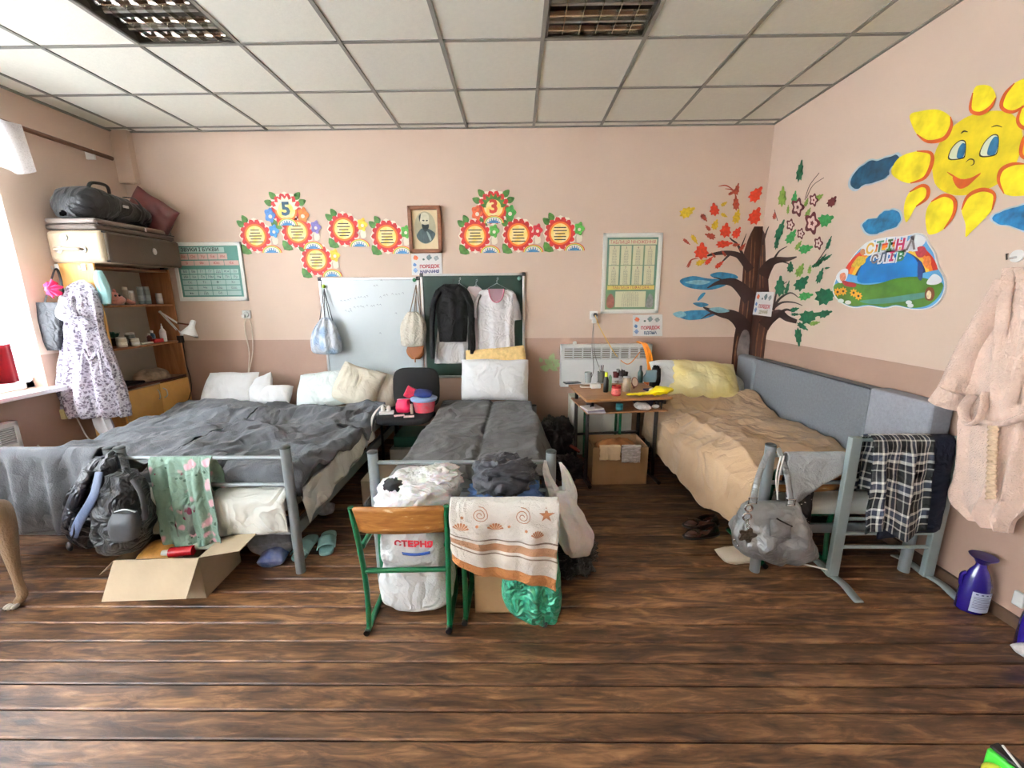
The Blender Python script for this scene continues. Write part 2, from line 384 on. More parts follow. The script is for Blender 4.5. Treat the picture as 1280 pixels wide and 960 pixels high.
# baseboards (low painted strips) and the boxed pipe in the corner
bbm = mat('baseboard_paint', (92,70,52), .5, var=.2, vs=14)
for nm, args in (('baseboard_right', (XR-.018, XR, YF, YB, 0, .058)), ('baseboard_back', (XL, XR, YB-.018, YB, 0, .058)), ('baseboard_left', (XL, XL+.018, YF, YB, 0, .058)), ('baseboard_front', (XL, XR, YF, YF+.018, 0, .058))):
    struct(MB().bx(*args).done(nm, bbm, smooth=False, bevel=.004))
b = MB(); b.bx(XL, XL+.15, YB-.06, YB, 2.56, H); b.tube([(XL+.06, YB-.03, 2.57), (XL+.12, YB-.05, 2.55), (XL+.17, YB-.03, 2.6)], .006)
struct(b.done('trim_1', wallu, smooth=False, bevel=.004))
# ============================================================ suspended ceiling
tilem = mat('ceiling_tile', (222,220,206), .9, var=.025, vs=30, bump=.12, bs=90)
gridm = mat('ceiling_grid_metal', (128,126,116), .5, var=.03)
b = MB(); b.bx(XL-T, XR+T, YF-T, YB+T, H+.06, H+.16)
ceil_ = struct(b.done('ceiling', mat('ceiling_slab', (150,148,140), .9), smooth=False))
cols = [XL]+[k*.6 for k in range(-6, 4)]+[XR]; rows = [YB]+[-.1-.6*k for k in range(13)]; rows = [r for r in rows if r > YF]+[YF]
lamps = [(-2.4, -1.3), (0.0, -1.3), (-2.4, -4.3), (0.0, -4.3)]
tile_mesh = {}
for i in range(len(cols)-1):
    for j in range(len(rows)-1):
        x0, x1, y1, y0 = cols[i], cols[i+1], rows[j], rows[j+1]
        if any(abs(x0-lx) < .05 and abs(y1-ly) < .05 for lx, ly in lamps): continue
        key = (round(x1-x0, 3), round(y1-y0, 3))
        if key not in tile_mesh:
            o = MB().box((0, 0, .008), (key[0]-.022, key[1]-.022, .012)).done('ceiling_tile', tilem, ceil_, smooth=False); tile_mesh[key] = o.data; bpy.data.objects.remove(o)
        o = bpy.data.objects.new('ceiling_tile', tile_mesh[key]); S.collection.objects.link(o); o.parent = ceil_; o.location = ((x0+x1)/2, (y0+y1)/2, H)
for x in cols[1:-1]: MB().bx(x-.012, x+.012, YF, YB, H-.004, H+.006).done('grid_runner', gridm, ceil_, smooth=False)
for y in rows[1:-1]: MB().bx(XL, XR, y-.012, y+.012, H-.0035, H+.0055).done('grid_runner', gridm, ceil_, smooth=False)
b = MB(); b.bx(XL, XL+.02, YF, YB, H-.012, H+.01); b.bx(XR-.02, XR, YF, YB, H-.006, H+.01); b.bx(XL, XR, YB-.02, YB, H-.006, H+.01)
b.done('wall_angle', gridm, ceil_, smooth=False)
mirror = mat('lamp_reflector', (200,196,186), .16, 1, var=.05, vs=4)
recess = mat('lamp_recess', (70,66,58), .4, .4, var=.1)
tubem = mat('lamp_tube_glass', (205,205,198), .3, var=.03)
for (lx, ly), where in zip(lamps, ('above the shelf corner, nearest the curtained window', 'above the clothes hung on the green board', 'behind the camera near the windows', 'behind the camera at mid room')):
    x0, y0 = lx+.014, ly-.586; s = .572
    t = thing('ceiling_light', 'unlit recessed louvre ceiling light '+where, 'ceiling light', (lx+.3, ly-.3, H), group='louvre ceiling lights')
    b = MB(); z1 = H+.055
    b.bx(x0, x0+s, y0, y0+s, z1, z1+.004)
    for q in ((x0, x0+.004, y0, y0+s), (x0+s-.004, x0+s, y0, y0+s), (x0, x0+s, y0, y0+.004), (x0, x0+s, y0+s-.004, y0+s)): b.bx(*q, H, z1)
    b.done('housing', recess, t, smooth=False)
    for k in range(4):
        yc = y0+s*(k+.5)/4
        MB().tube([(x0+.01, yc, H+.04), (x0+s-.01, yc, H+.04)], .008, 10).done('lamp_tube', tubem, t)
    for k in range(5):   # parabolic lengthwise reflectors
        yc = y0+s*k/4; yc = min(max(yc, y0+.016), y0+s-.016)
        b = MB()
        def fn(u, v, yc=yc): a = (v-.5)*2; return V((x0+.004+u*(s-.008), yc+a*(.003+.022*(1-abs(a)**.01) if 0 else .02*abs(a)), H+.002+.04*abs(a)**.6))
        b.grid(fn, 1, 12); b.done('reflector', mirror, t, ang=3)
    for k in range(1, 6):
        xc = x0+s*k/6
        b = MB()
        for q in range(4):
            ya = y0+s*q/4+.004; yb2 = ya+s/4-.008
            b.prism([(xc, ya, H+.003), (xc, yb2, H+.003), (xc, yb2, H+.036), (xc, (ya+yb2)/2, H+.026), (xc, ya, H+.036)], (.003, 0, 0))
        b.done('louvre_blade', mirror, t, smooth=False)
    b = MB()
    for q in ((x0, x0+.012, y0, y0+s), (x0+s-.012, x0+s, y0, y0+s), (x0, x0+s, y0, y0+.012), (x0, x0+s, y0+s-.012, y0+s)): b.bx(*q, H-.003, H+.008)
    b.done('lamp_frame', recess, t, smooth=False)
# ============================================================ net curtain and its rod
rod = thing('curtain_rod', 'thin brown wooden curtain rod on the left wall', 'curtain rod', (XL, -1.6, 2.72))
MB().tube([(XL+.07, -.16, 2.735), (XL+.07, -3.1, 2.735)], .017, 10).done('pole', mat('brown_rod', (96,66,48), .5, var=.1), rod)
MB().bx(XL, XL+.07, -.33, -.31, 2.68, 2.76).done('bracket', white, rod, smooth=False, bevel=.003)
MB().bx(XL, XL+.07, -2.9, -2.88, 2.68, 2.76).done('bracket', white, rod, smooth=False, bevel=.003)
net = mat('net_curtain', (250,250,250), .8, var=.02)
N_, L_, B_ = nodes(net)
tr = N_.new('ShaderNodeBsdfTranslucent'); tr.inputs[0].default_value = (.95, .96, .98, 1); tp = N_.new('ShaderNodeBsdfTransparent')
m1 = N_.new('ShaderNodeMixShader'); m1.inputs[0].default_value = .55; m2 = N_.new('ShaderNodeMixShader')
tcn = N_.new('ShaderNodeTexCoord'); vo = N_.new('ShaderNodeTexVoronoi'); vo.inputs['Scale'].default_value = 90; vo.feature = 'DISTANCE_TO_EDGE'
L_.new(tcn.outputs['Object'], vo.inputs['Vector']); mr = N_.new('ShaderNodeMapRange'); mr.inputs[1].default_value = .0; mr.inputs[2].default_value = .3; mr.inputs[3].default_value = .30; mr.inputs[4].default_value = .42
L_.new(vo.outputs['Distance'], mr.inputs[0]); L_.new(mr.outputs[0], m2.inputs[0])
L_.new(B_.outputs[0], m1.inputs[1]); L_.new(tr.outputs[0], m1.inputs[2]); L_.new(m1.outputs[0], m2.inputs[1]); L_.new(tp.outputs[0], m2.inputs[2])
L_.new(m2.outputs[0], N_['Material Output'].inputs[0])
ct = thing('net_curtain', 'white sheer lace curtain drawn over the bright window', 'curtain', (XL+.08, -1.9, .95))
YC = PX(40, 400, XL+.10).y
def cf(y0, y1, z0, z1, x, k, sd, am=.03):
    def fn(u, v):
        y = y0+(y1-y0)*u; z = z1+(z0-z1)*v
        return V((x+am*(.35+.65*v)*math.sin(2*PI*k*u+1.5*noise.noise(V((u*6, v*1.5, sd)))), y+.03*v*noise.noise(V((u*9, v, sd+3))), z+(.02*math.sin(u*40) if v > .98 else 0)))
    b = MB(); b.grid(fn, 150, 14); return b
cf(-3.05, YC, .95, 2.73, XL+.10, 26, 1).done('curtain_sheet', net, ct, ang=3)
lace = mat('lace_white', (246,246,244), .85, var=.06, vs=60)
b = MB()
def vf(u, v):
    y = -3.05+(YC+.20+3.05)*u; zb = 2.46-.10*abs(math.sin(u*PI*6))+.04*math.sin(u*23)
    return V((XL+.125+.02*math.sin(u*70)+.03*v, y, 2.735+(zb-2.735)*v))
b.grid(vf, 160, 8); b.done('valance', net, ct, ang=3)
pl = mat('pink_lace', (236,196,206), .85, var=.15, vs=50)
b = MB()
PK = PX(16, 380, XL+.155).y
def pf(u, v): return V((XL+.155+.01*math.sin(u*22), PK-.62+.62*u*(1-.15*v)+.02*math.sin(v*9), 2.1-(.62-.25*u)*v*1.55))
b.grid(pf, 50, 24)
b.done('pink_drape', net, ct, ang=3)
rd = mat('red_striped_cloth', (205,30,52), .7, var=.1, vs=4)
b = MB()
p0 = PX(0, 420, -3.62)
def rf(u, v): return V((-3.60+.02*math.sin(u*24), p0.y-.42+.46*u, 1.23-.26*v))
b.grid(rf, 50, 6)
o = b.done('curtain_tail', rd, None, ang=3, solid=.004, tags=('red cloth hanging in folds over the windowsill at the left edge', 'cloth')); recenter(o)
# ============================================================ left wall heater and socket
def convector(name, label, c, L_, h_, d_, axis, nslots, rows_=3):
    """flat white panel heater with a slotted strip; axis 'x' hangs on the back wall, 'y' on the left wall"""
    t = thing(name, label, 'heater', c, group=None)
    def P(u, v, w_): return V((c[0]+u, c[1]-w_, c[2]+v)) if axis == 'x' else V((c[0]+w_, c[1]+u, c[2]+v))
    def bxx(b, u0, u1, v0, v1, w0, w1):
        a = P(u0, v0, w0); d = P(u1, v1, w1); b.bx(a.x, d.x, a.y, d.y, a.z, d.z)
    b = MB(); bxx(b, -L_/2, L_/2, 0, h_*.66, .015, d_); bxx(b, -L_/2, L_/2, h_*.92, h_, .015, d_); bxx(b, -L_/2, -L_/2+.03, h_*.6, h_, .015, d_); bxx(b, L_/2-.03, L_/2, h_*.6, h_, .015, d_); bxx(b, -L_/2, L_/2, .0, h_, .012, .02)
    b.done('panel', whitem, t, smooth=False, bevel=.004)
    dk = mat('grille_dark', (120,112,92), .6)
    for k in range(nslots):
        u0 = -L_/2+.03+(L_-.06)*k/nslots; u1 = u0+(L_-.06)/nslots
        b = MB(); bxx(b, u0, u0+.006, h_*.66, h_*.92, .02, d_)
        for q in range(rows_*2): z = h_*(.66+.26*(q+.5)/(rows_*2)); bxx(b, u0, u1, z-.004, z+.004, d_-.02, d_-.004)
        b.done('grille', whitem, t, smooth=False)
    b = MB(); bxx(b, -L_/2+.03, L_/2-.03, h_*.66, h_*.92, .02, .03); b.done('grille_back', dk, t, smooth=False)
    b = MB(); k_ = P(-L_/2+.14, h_, d_*.5); b.lathe([(.001, 0), (.02, 0), (.02, .02), (.012, .03), (.001, .031)], k_, 12); b.done('knob', white, t)
    return t
convector('panel_heater', 'white panel heater low on the wall under the curtained window', (XL, -1.73, .22), .82, .46, .07, 'y', 8, 4)
convector('panel_heater', 'white panel heater on the back wall behind the cluttered desk', (.715, YB, .63), .89, .42, .09, 'x', 9)
soc = thing('wall_socket', 'yellowed double wall socket beside the shelf unit at the left', 'socket', (XL, -.9, .6))
MB().bx(XL, XL+.04, -.99, -.85, .585, .665).done('socket_box', mat('yellowed_plastic', (206,202,150), .5), soc, smooth=False, bevel=.006)
MB().bx(XL+.04, XL+.08, -.915, -.865, .595, .65).done('plug', white, soc, smooth=False, bevel=.008)
MB().tube([(XL+.06, -.93, .6), (XL+.1, -.93, .45), (XL+.16, -.95, .3), (XL+.05, -1.1, .2), (XL+.02, -1.2, .45)], .005, 6, 6).done('cord', white, soc)
# ============================================================ things on the back wall
def pb(u, v, off=.002): return PY(u, v, YB-off)
def pr(u, v, off=.002): return PX(u, v, XR-off)
def shape(b, pts, pf, off, closed=0):
    """flat painted or printed patch on a wall; pts in photograph pixels of that wall"""
    P = [pf(u, v, off) for u, v in pts]
    if closed: P = cat(P, closed, True)
    n = V((0,0,0))
    for i in range(len(P)): n += P[i].cross(P[(i+1) % len(P)])
    want = V((0,-1,0)) if pf is pb else V((-1,0,0))
    if n.dot(want) < 0: P = P[::-1]
    b.poly(P)
def paint(name, c, **k): return mat('paint_'+name, c, .65, var=k.get('var', .12), vs=k.get('vs', 14), bump=.05, bs=60)
def stroke(b, pts, wd, pf, off, sm=5, taper=True):
    C_ = cat([V((p[0], p[1], 0)) for p in pts], sm); n = len(C_); L_ = []; R_ = []
    for i, p in enumerate(C_):
        t = C_[min(i+1, n-1)]-C_[max(i-1, 0)]; t.normalize(); q = V((-t.y, t.x, 0)); e = i/(n-1)
        w0 = (wd[0]+(wd[1]-wd[0])*e) if isinstance(wd, tuple) else wd*(math.sin(PI*min(max(e, .04), .96))**.6 if taper else 1)
        L_.append(pf((p+q*w0/2).x, (p+q*w0/2).y, off)); R_.append(pf((p-q*w0/2).x, (p-q*w0/2).y, off))
    for i in range(n-1):
        P = [L_[i], L_[i+1], R_[i+1], R_[i]]; nn = (P[1]-P[0]).cross(P[3]-P[0]); want = V((0,-1,0)) if pf is pb else V((-1,0,0))
        if nn.dot(want) < 0: P = P[::-1]
        b.poly(P)
XA, ZA = V((1,0,0)), V((0,0,1))
# boards in world coordinates on y = 0
def board(name, label, x0, x1, z0, z1, face, group=None):
    t = thing(name, label, 'board', ((x0+x1)/2, 0, z0), group=group)
    MB().bx(x0+.015, x1-.015, -.016, -.002, z0+.015, z1-.015).done('writing_surface', face, t, smooth=False)
    for q in ((x0, x1, z1-.022, z1), (x0, x1, z0, z0+.022), (x0, x0+.022, z0, z1), (x1-.022, x1, z0, z1)): MB().bx(q[0], q[1], -.024, -.002, q[2], q[3]).done('frame_strip', alu, t, smooth=False, bevel=.003)
    for xx in (x0+.012, x1-.012):
        for zz in (z0+.012, z1-.012): MB().box((xx, -.015, zz), (.034, .028, .034)).done('corner_cap', blackp, t, smooth=False, bevel=.005)
    return t
wbm = mat('whiteboard_enamel', (196,206,208), .22, var=.02, vs=3, spec=.6)
wb = board('whiteboard', 'whiteboard with faint marker scribbles and two bags hung from its top corners', -2.075, -1.10, .735, 1.705, wbm)
random.seed(5)
b = MB()
for u, v, n in ((425, 376, 9), (437, 386, 10), (474, 371, 3), (490, 369, 4), (466, 358, 2), (475, 352, 1), (430, 390, 3), (494, 392, 1), (475, 418, 1)):
    for k in range(n): x = u+k*4.2+random.uniform(-1, 1); y = v-k*.6+random.uniform(-1, 1); stroke(b, [(x, y), (x+1.2, y-1.5), (x+2.6, y+.6)], .55, lambda a, c, o: PY(a, c, -o), .0175, 2)
b.done('marker_writing', mat('faint_marker', (110,124,132), .5), wb, smooth=False)
MB().bx(-1.75, -1.25, -.06, -.024, .735, .745).done('pen_tray', alu, wb, smooth=False, bevel=.003)
gb = board('chalkboard', 'dark green chalkboard behind the hanging jacket and shirts', -1.088, -.080, .715, 1.735, mat('chalkboard_green', (12,50,38), .5, var=.15, vs=5))
gb.location.x += 0
for (u, v, c, nm, lb) in ((405, 358, (150,180,40), 'magnet', 'lime round magnet at the left corner of the whiteboard'), (518, 350, (40,130,90), 'magnet', 'green magnet at the right corner of the whiteboard'), (649, 348, (160,205,190), 'magnet', 'pale green magnet at the right corner of the green board')):
    p = PY(u, v, -.03)
    recenter(MB().lathe([(.001, .0), (.017, 0), (.019, -.006), (.012, -.016), (.001, -.018)], p, 14, M=Matrix.Rotation(-PI/2, 3, 'X') @ Matrix.Identity(3)).done(nm, mat('magnet_%d' % u, c, .4), None, tags=(lb, 'magnet')))
# portrait
pt = thing('framed_portrait', 'wood-framed oval portrait print of a bearded man in a dark coat', 'picture', (-1.02, 0, 1.93))
x0, x1, z0, z1 = -1.172, -.862, 1.925, 2.345
fm = wood('picture_frame_wood', [(.2,'6b3c22'), (.5,'8c5535'), (.8,'a56b48')], rough=.4, sx=3, sy=30, knots=False, bump=.05)
for q in ((x0, x1, z1-.035, z1), (x0, x1, z0, z0+.035), (x0, x0+.035, z0, z1), (x1-.035, x1, z0, z1)): MB().bx(q[0], q[1], -.045, -.002, q[2], q[3]).done('frame_moulding', fm, pt, smooth=False, bevel=.006)
MB().bx(x0+.03, x1-.03, -.014, -.004, z0+.03, z1-.03).done('print_paper', mat('old_paper', (216,198,158), .7, var=.08, vs=6), pt, smooth=False)
cx, cz = (x0+x1)/2, (z0+z1)/2+.018
def ell(cx, cz, a, c, y, n=28, t0=0, t1=2*PI): return [V((cx+a*math.cos(t0+(t1-t0)*i/n), y, cz+c*math.sin(t0+(t1-t0)*i/n))) for i in range(n)]
def disc(b, cx, cz, a, c, y, n=28): b.poly(ell(cx, cz, a, c, y, n)); return b
def sm(b, pts, y, n=4): b.poly(cat([V((p[0], y, p[1])) for p in pts], n, True)); return b
disc(MB(), cx, cz, .10, .145, -.0148, 36).done('oval_ground', mat('print_grey', (176,170,140), .7, var=.08, vs=20), pt, smooth=False)
sm(MB(), [(cx-.085, cz-.075), (cx-.06, cz-.03), (cx-.028, cz-.005), (cx, cz-.03), (cx+.03, cz-.01), (cx+.075, cz-.035), (cx+.093, cz-.06), (cx+.06, cz-.115), (cx, cz-.14), (cx-.055, cz-.12)], -.0154).done('printed_coat', mat('print_slate', (72,88,88), .7, var=.35, vs=45, stretch=(1, 1, .3)), pt, smooth=False)
sm(MB(), [(cx-.035, cz+.04), (cx-.05, cz+.08), (cx-.035, cz+.12), (cx, cz+.135), (cx+.035, cz+.115), (cx+.04, cz+.07), (cx+.03, cz+.02), (cx, cz-.005), (cx-.025, cz+.01)], -.0158).done('printed_head', mat('print_skin', (206,202,178), .7, var=.1, vs=40), pt, smooth=False)
b = MB(); sm(b, [(cx-.03, cz+.032), (cx, cz+.026), (cx+.035, cz+.03), (cx+.03, cz-.005), (cx+.005, cz-.035), (cx-.022, cz-.012)], -.0162)
sm(b, [(cx-.05, cz+.055), (cx-.055, cz+.1), (cx-.035, cz+.122), (cx-.041, cz+.085)], -.0162); sm(b, [(cx-.026, cz+.066), (cx-.013, cz+.071), (cx-.002, cz+.064), (cx-.013, cz+.058)], -.0162); sm(b, [(cx+.008, cz+.064), (cx+.02, cz+.07), (cx+.03, cz+.064), (cx+.019, cz+.057)], -.0162)
b.done('printed_beard', mat('print_ink', (52,60,60), .7, var=.2, vs=60), pt, smooth=False)
sm(MB(), [(cx+.012, cz-.035), (cx+.03, cz-.045), (cx+.055, cz-.1), (cx+.04, cz-.115)], -.0162).done('printed_lapel', mat('print_pale', (150,166,160), .7), pt, smooth=False)
# wall charts -------------------------------------------------------------
ink = mat('ink_black', (26,26,26), .6, var=0); redink = mat('ink_red', (178,30,46), .6, var=0); navyink = mat('ink_navy', (28,44,110), .6, var=0)
def chart(name, label, x0, x1, z0, z1, tilt=0):
    t = thing(name, label, 'poster', ((x0+x1)/2, 0, z0))
    MB().bx(x0, x1, -.012, -.003, z0, z1).done('backing_board', mat('chart_board', (232,232,222), .5, var=.02), t, smooth=False)
    for q in ((x0, x1, z1-.03, z1), (x0, x1, z0, z0+.03), (x0, x0+.03, z0, z1), (x1-.03, x1, z0, z1)): MB().bx(q[0], q[1], -.02, -.003, q[2], q[3]).done('frame_strip', mat('white_frame', (236,236,228), .4, var=.02), t, smooth=False, bevel=.004)
    return t
tt = chart('times_table_chart', 'white-framed times table chart above the desk', .66, 1.218, 1.345, 2.09)
X0, X1, Z0, Z1 = .70, 1.178, 1.385, 2.05
def rect(b, a, c, d, e, y): b.poly([(a, y, d), (c, y, d), (c, y, e), (a, y, e)])
b = MB(); rect(b, X0, X1, Z0, Z1, -.0126); b.done('printed_ground', mat('chart_teal', (70,122,116), .6, var=.25, vs=3, col2=(112,140,84)), tt, smooth=False)
b = MB(); rect(b, X0+.015, X1-.012, Z1-.065, Z1-.018, -.0132)
for r in range(2):
    for k in range(4):
        xa = X0+.02+k*.1125; za = Z1-.25-r*.183; rect(b, xa, xa+.098, za, za+.177, -.0132)
rect(b, X0+.095, X1-.09, Z0+.02, Z0+.17, -.0132)
b.done('printed_cells', mat('chart_cream', (216,214,180), .6, var=.04), tt, smooth=False)
b = MB(); rect(b, X0+.015, X1-.012, Z0+.185, Z0+.225, -.0132); b.done('printed_band', mat('chart_yellow', (224,200,110), .6), tt, smooth=False)
text('ТАБЛИЦЯ МНОЖЕННЯ', .042, ((X0+X1)/2, -.0138, Z1-.043), XA, ZA, redink, tt, sx=.92)
text('ТАБЛИЦЯ ПІФАГОРА', .036, ((X0+X1)/2, -.0138, Z0+.205), XA, ZA, mat('ink_rust', (150,56,30), .6, var=0), tt, sx=.95)
dig = ''
for r in range(2):
    for k in range(4):
        n = 2+r*4+k; xa = X0+.069+k*.1125; za = Z1-.093-r*.183
        text(str(n), .030, (xa, -.0138, za), XA, ZA, mat('ink_dark_red', (120,30,30), .6, var=0), tt, name='numeral')
        text('\n'.join('%d×%d=%d' % (n, m_, n*m_) for m_ in range(1, 11)), .0142, (xa, -.0138, za-.086), XA, ZA, ink, tt, name='small_print', sx=.95)
text('\n'.join('  '.join('%2d' % (a_*c_) for c_ in range(1, 10)) for a_ in range(1, 10)), .0155, ((X0+X1)/2, -.0138, Z0+.095), XA, ZA, ink, tt, name='small_print', sx=.8)
b = MB(); sm(b, [(X0+.02, Z0+.02), (X0+.08, Z0+.02), (X0+.085, Z0+.1), (X0+.05, Z0+.15), (X0+.015, Z0+.1)], -.0134, 3); b.done('printed_blot', mat('blot_brown', (140,84,70), .6, var=.3, vs=40), tt, smooth=False)
b = MB(); sm(b, [(X1-.08, Z0+.02), (X1-.02, Z0+.02), (X1-.015, Z0+.1), (X1-.05, Z0+.15), (X1-.08, Z0+.08)], -.0134, 3); b.done('printed_blot', mat('blot_grey', (130,134,130), .6, var=.3, vs=40), tt, smooth=False)
# letters-and-sounds chart
ac = chart('alphabet_chart', 'white-framed teal alphabet chart beside the shelf unit', -3.46, -2.79, 1.495, 2.045)
X0, X1, Z0, Z1 = -3.425, -2.825, 1.535, 2.01
b = MB(); rect(b, X0, X1, Z0, Z1, -.0126); b.done('printed_ground', mat('chart_green', (88,142,128), .6, var=.08, vs=5), ac, smooth=False)
b = MB(); 
for k in range(5): rect(b, X0+.02+k*.095, X0+.11+k*.095, Z1-.125, Z1-.07, -.0132)
for k in range(4): rect(b, X0+.02+k*.145, X0+.16+k*.145, Z1-.18, Z1-.135, -.0132)
b.done('printed_vowel_cells', mat('chart_pink', (208,176,164), .6, var=.05), ac, smooth=False)
b = MB(); rect(b, X0+.02, X1-.13, Z1-.06, Z1-.012, -.0132)
zz = Z1-.215; cells = []
for r, nc in enumerate((7, 7, 4, 4, 4)):
    for k in range(nc):
        w_ = .565/nc; xa = X0+.02+k*w_; rect(b, xa, xa+w_-.006, zz-.042, zz, -.0132); cells.append((xa+w_*.5, zz-.021))
    zz -= .051
b.done('printed_cells', mat('chart_mint', (172,200,192), .6, var=.05), ac, smooth=False)
text('ЗВУКИ І БУКВИ', .046, (X0+.235, -.0138, Z1-.036), XA, ZA, ink, ac, sx=1.05, bold=.001)
for (xa, za), ch in zip(cells, 'БВГҐДЖЗЙКЛМНПРСТФХЦЧШЩЬДБ'): text(ch+ch.lower(), .032, (xa, -.0138, za), XA, ZA, mat('ink_grey_teal', (60,80,84), .6, var=0), ac, name='letters')
for k, ch in enumerate('АОУЕИ'): text(ch+ch.lower(), .034, (X0+.065+k*.095, -.0138, Z1-.098), XA, ZA, redink, ac, name='letters')
for k, ch in enumerate('ІЯЮЄ'): text(ch+ch.lower(), .032, (X0+.09+k*.145, -.0138, Z1-.158), XA, ZA, redink, ac, name='letters')
# small white cards
def card_(label, pf, pts, l1, l2, c2, seed):
    P = [pf(u, v, .004) for u, v in pts]; c = sum(P, V())/4
    t = thing('printed_card', label, 'card', (c.x, c.y, min(p.z for p in P)))
    nrm = V((0,-1,0)) if pf is pb else V((-1,0,0))
    xd = (P[1]-P[0]).normalized(); zd = (P[0]-P[3]).normalized(); W_ = (P[1]-P[0]).length; H_ = (P[0]-P[3]).length
    b = MB(); b.prism([P[3], P[2], P[1], P[0]], nrm*.002); b.done('paper', mat('card_paper', (226,226,222), .6, var=.02), t, smooth=False)
    o = c+nrm*.0028
    random.seed(seed)
    for k, (a, d, r, cc) in enumerate(((-.36, .30, .11, (214,110,70)), (-.40, -.02, .08, (90,130,180)), (-.38, -.28, .10, (120,150,190)), (.08, .3, .12, (110,130,130)), (.32, .26, .11, (150,160,160)), (-.1, .22, .05, (60,90,80)))):
        q = MB(); n = 12; nv = nrm
        q.poly([o+xd*(a*W_+r*H_*math.cos(t_*2*PI/n)*(1+.25*math.sin(3*t_+seed)))+zd*(d*H_+r*H_*math.sin(t_*2*PI/n)*(1+.2*math.sin(2*t_+k))) for t_ in range(n)])
        q.done('printed_motif', mat('motif_%d' % k, cc, .6, var=.3, vs=70), t, smooth=False)
    text(l1, H_*.21, o+xd*W_*.09-zd*H_*.12+nrm*.0006, xd, zd, redink, t, sx=W_/H_*.62, bold=.0016)
    text(l2, H_*.19, o+xd*W_*.09-zd*H_*.36+nrm*.0006, xd, zd, c2, t, sx=W_/H_*.6, bold=.0016)
card_('small white card reading ПОРЯДОК НАВЧАННЯ, just under the framed portrait', pb, [(514, 317), (552, 316), (553, 343), (515, 344)], 'ПОРЯДОК', 'НАВЧАННЯ', navyink, 1)
card_('small white card reading ПОРЯДОК ВДОМА, below the times table chart', pb, [(791, 394), (828, 393), (828, 420), (791, 420)], 'ПОРЯДОК', 'ВДОМА', mat('ink_steel', (60,90,120), .6, var=0), 2)
card_('small white card stuck on the painted tree trunk', pr, [(946, 365), (968, 365), (964, 396), (941, 393)], 'ПОРЯДОК', 'ДЕННИЙ', mat('ink_olive', (150,150,110), .6, var=0), 3)
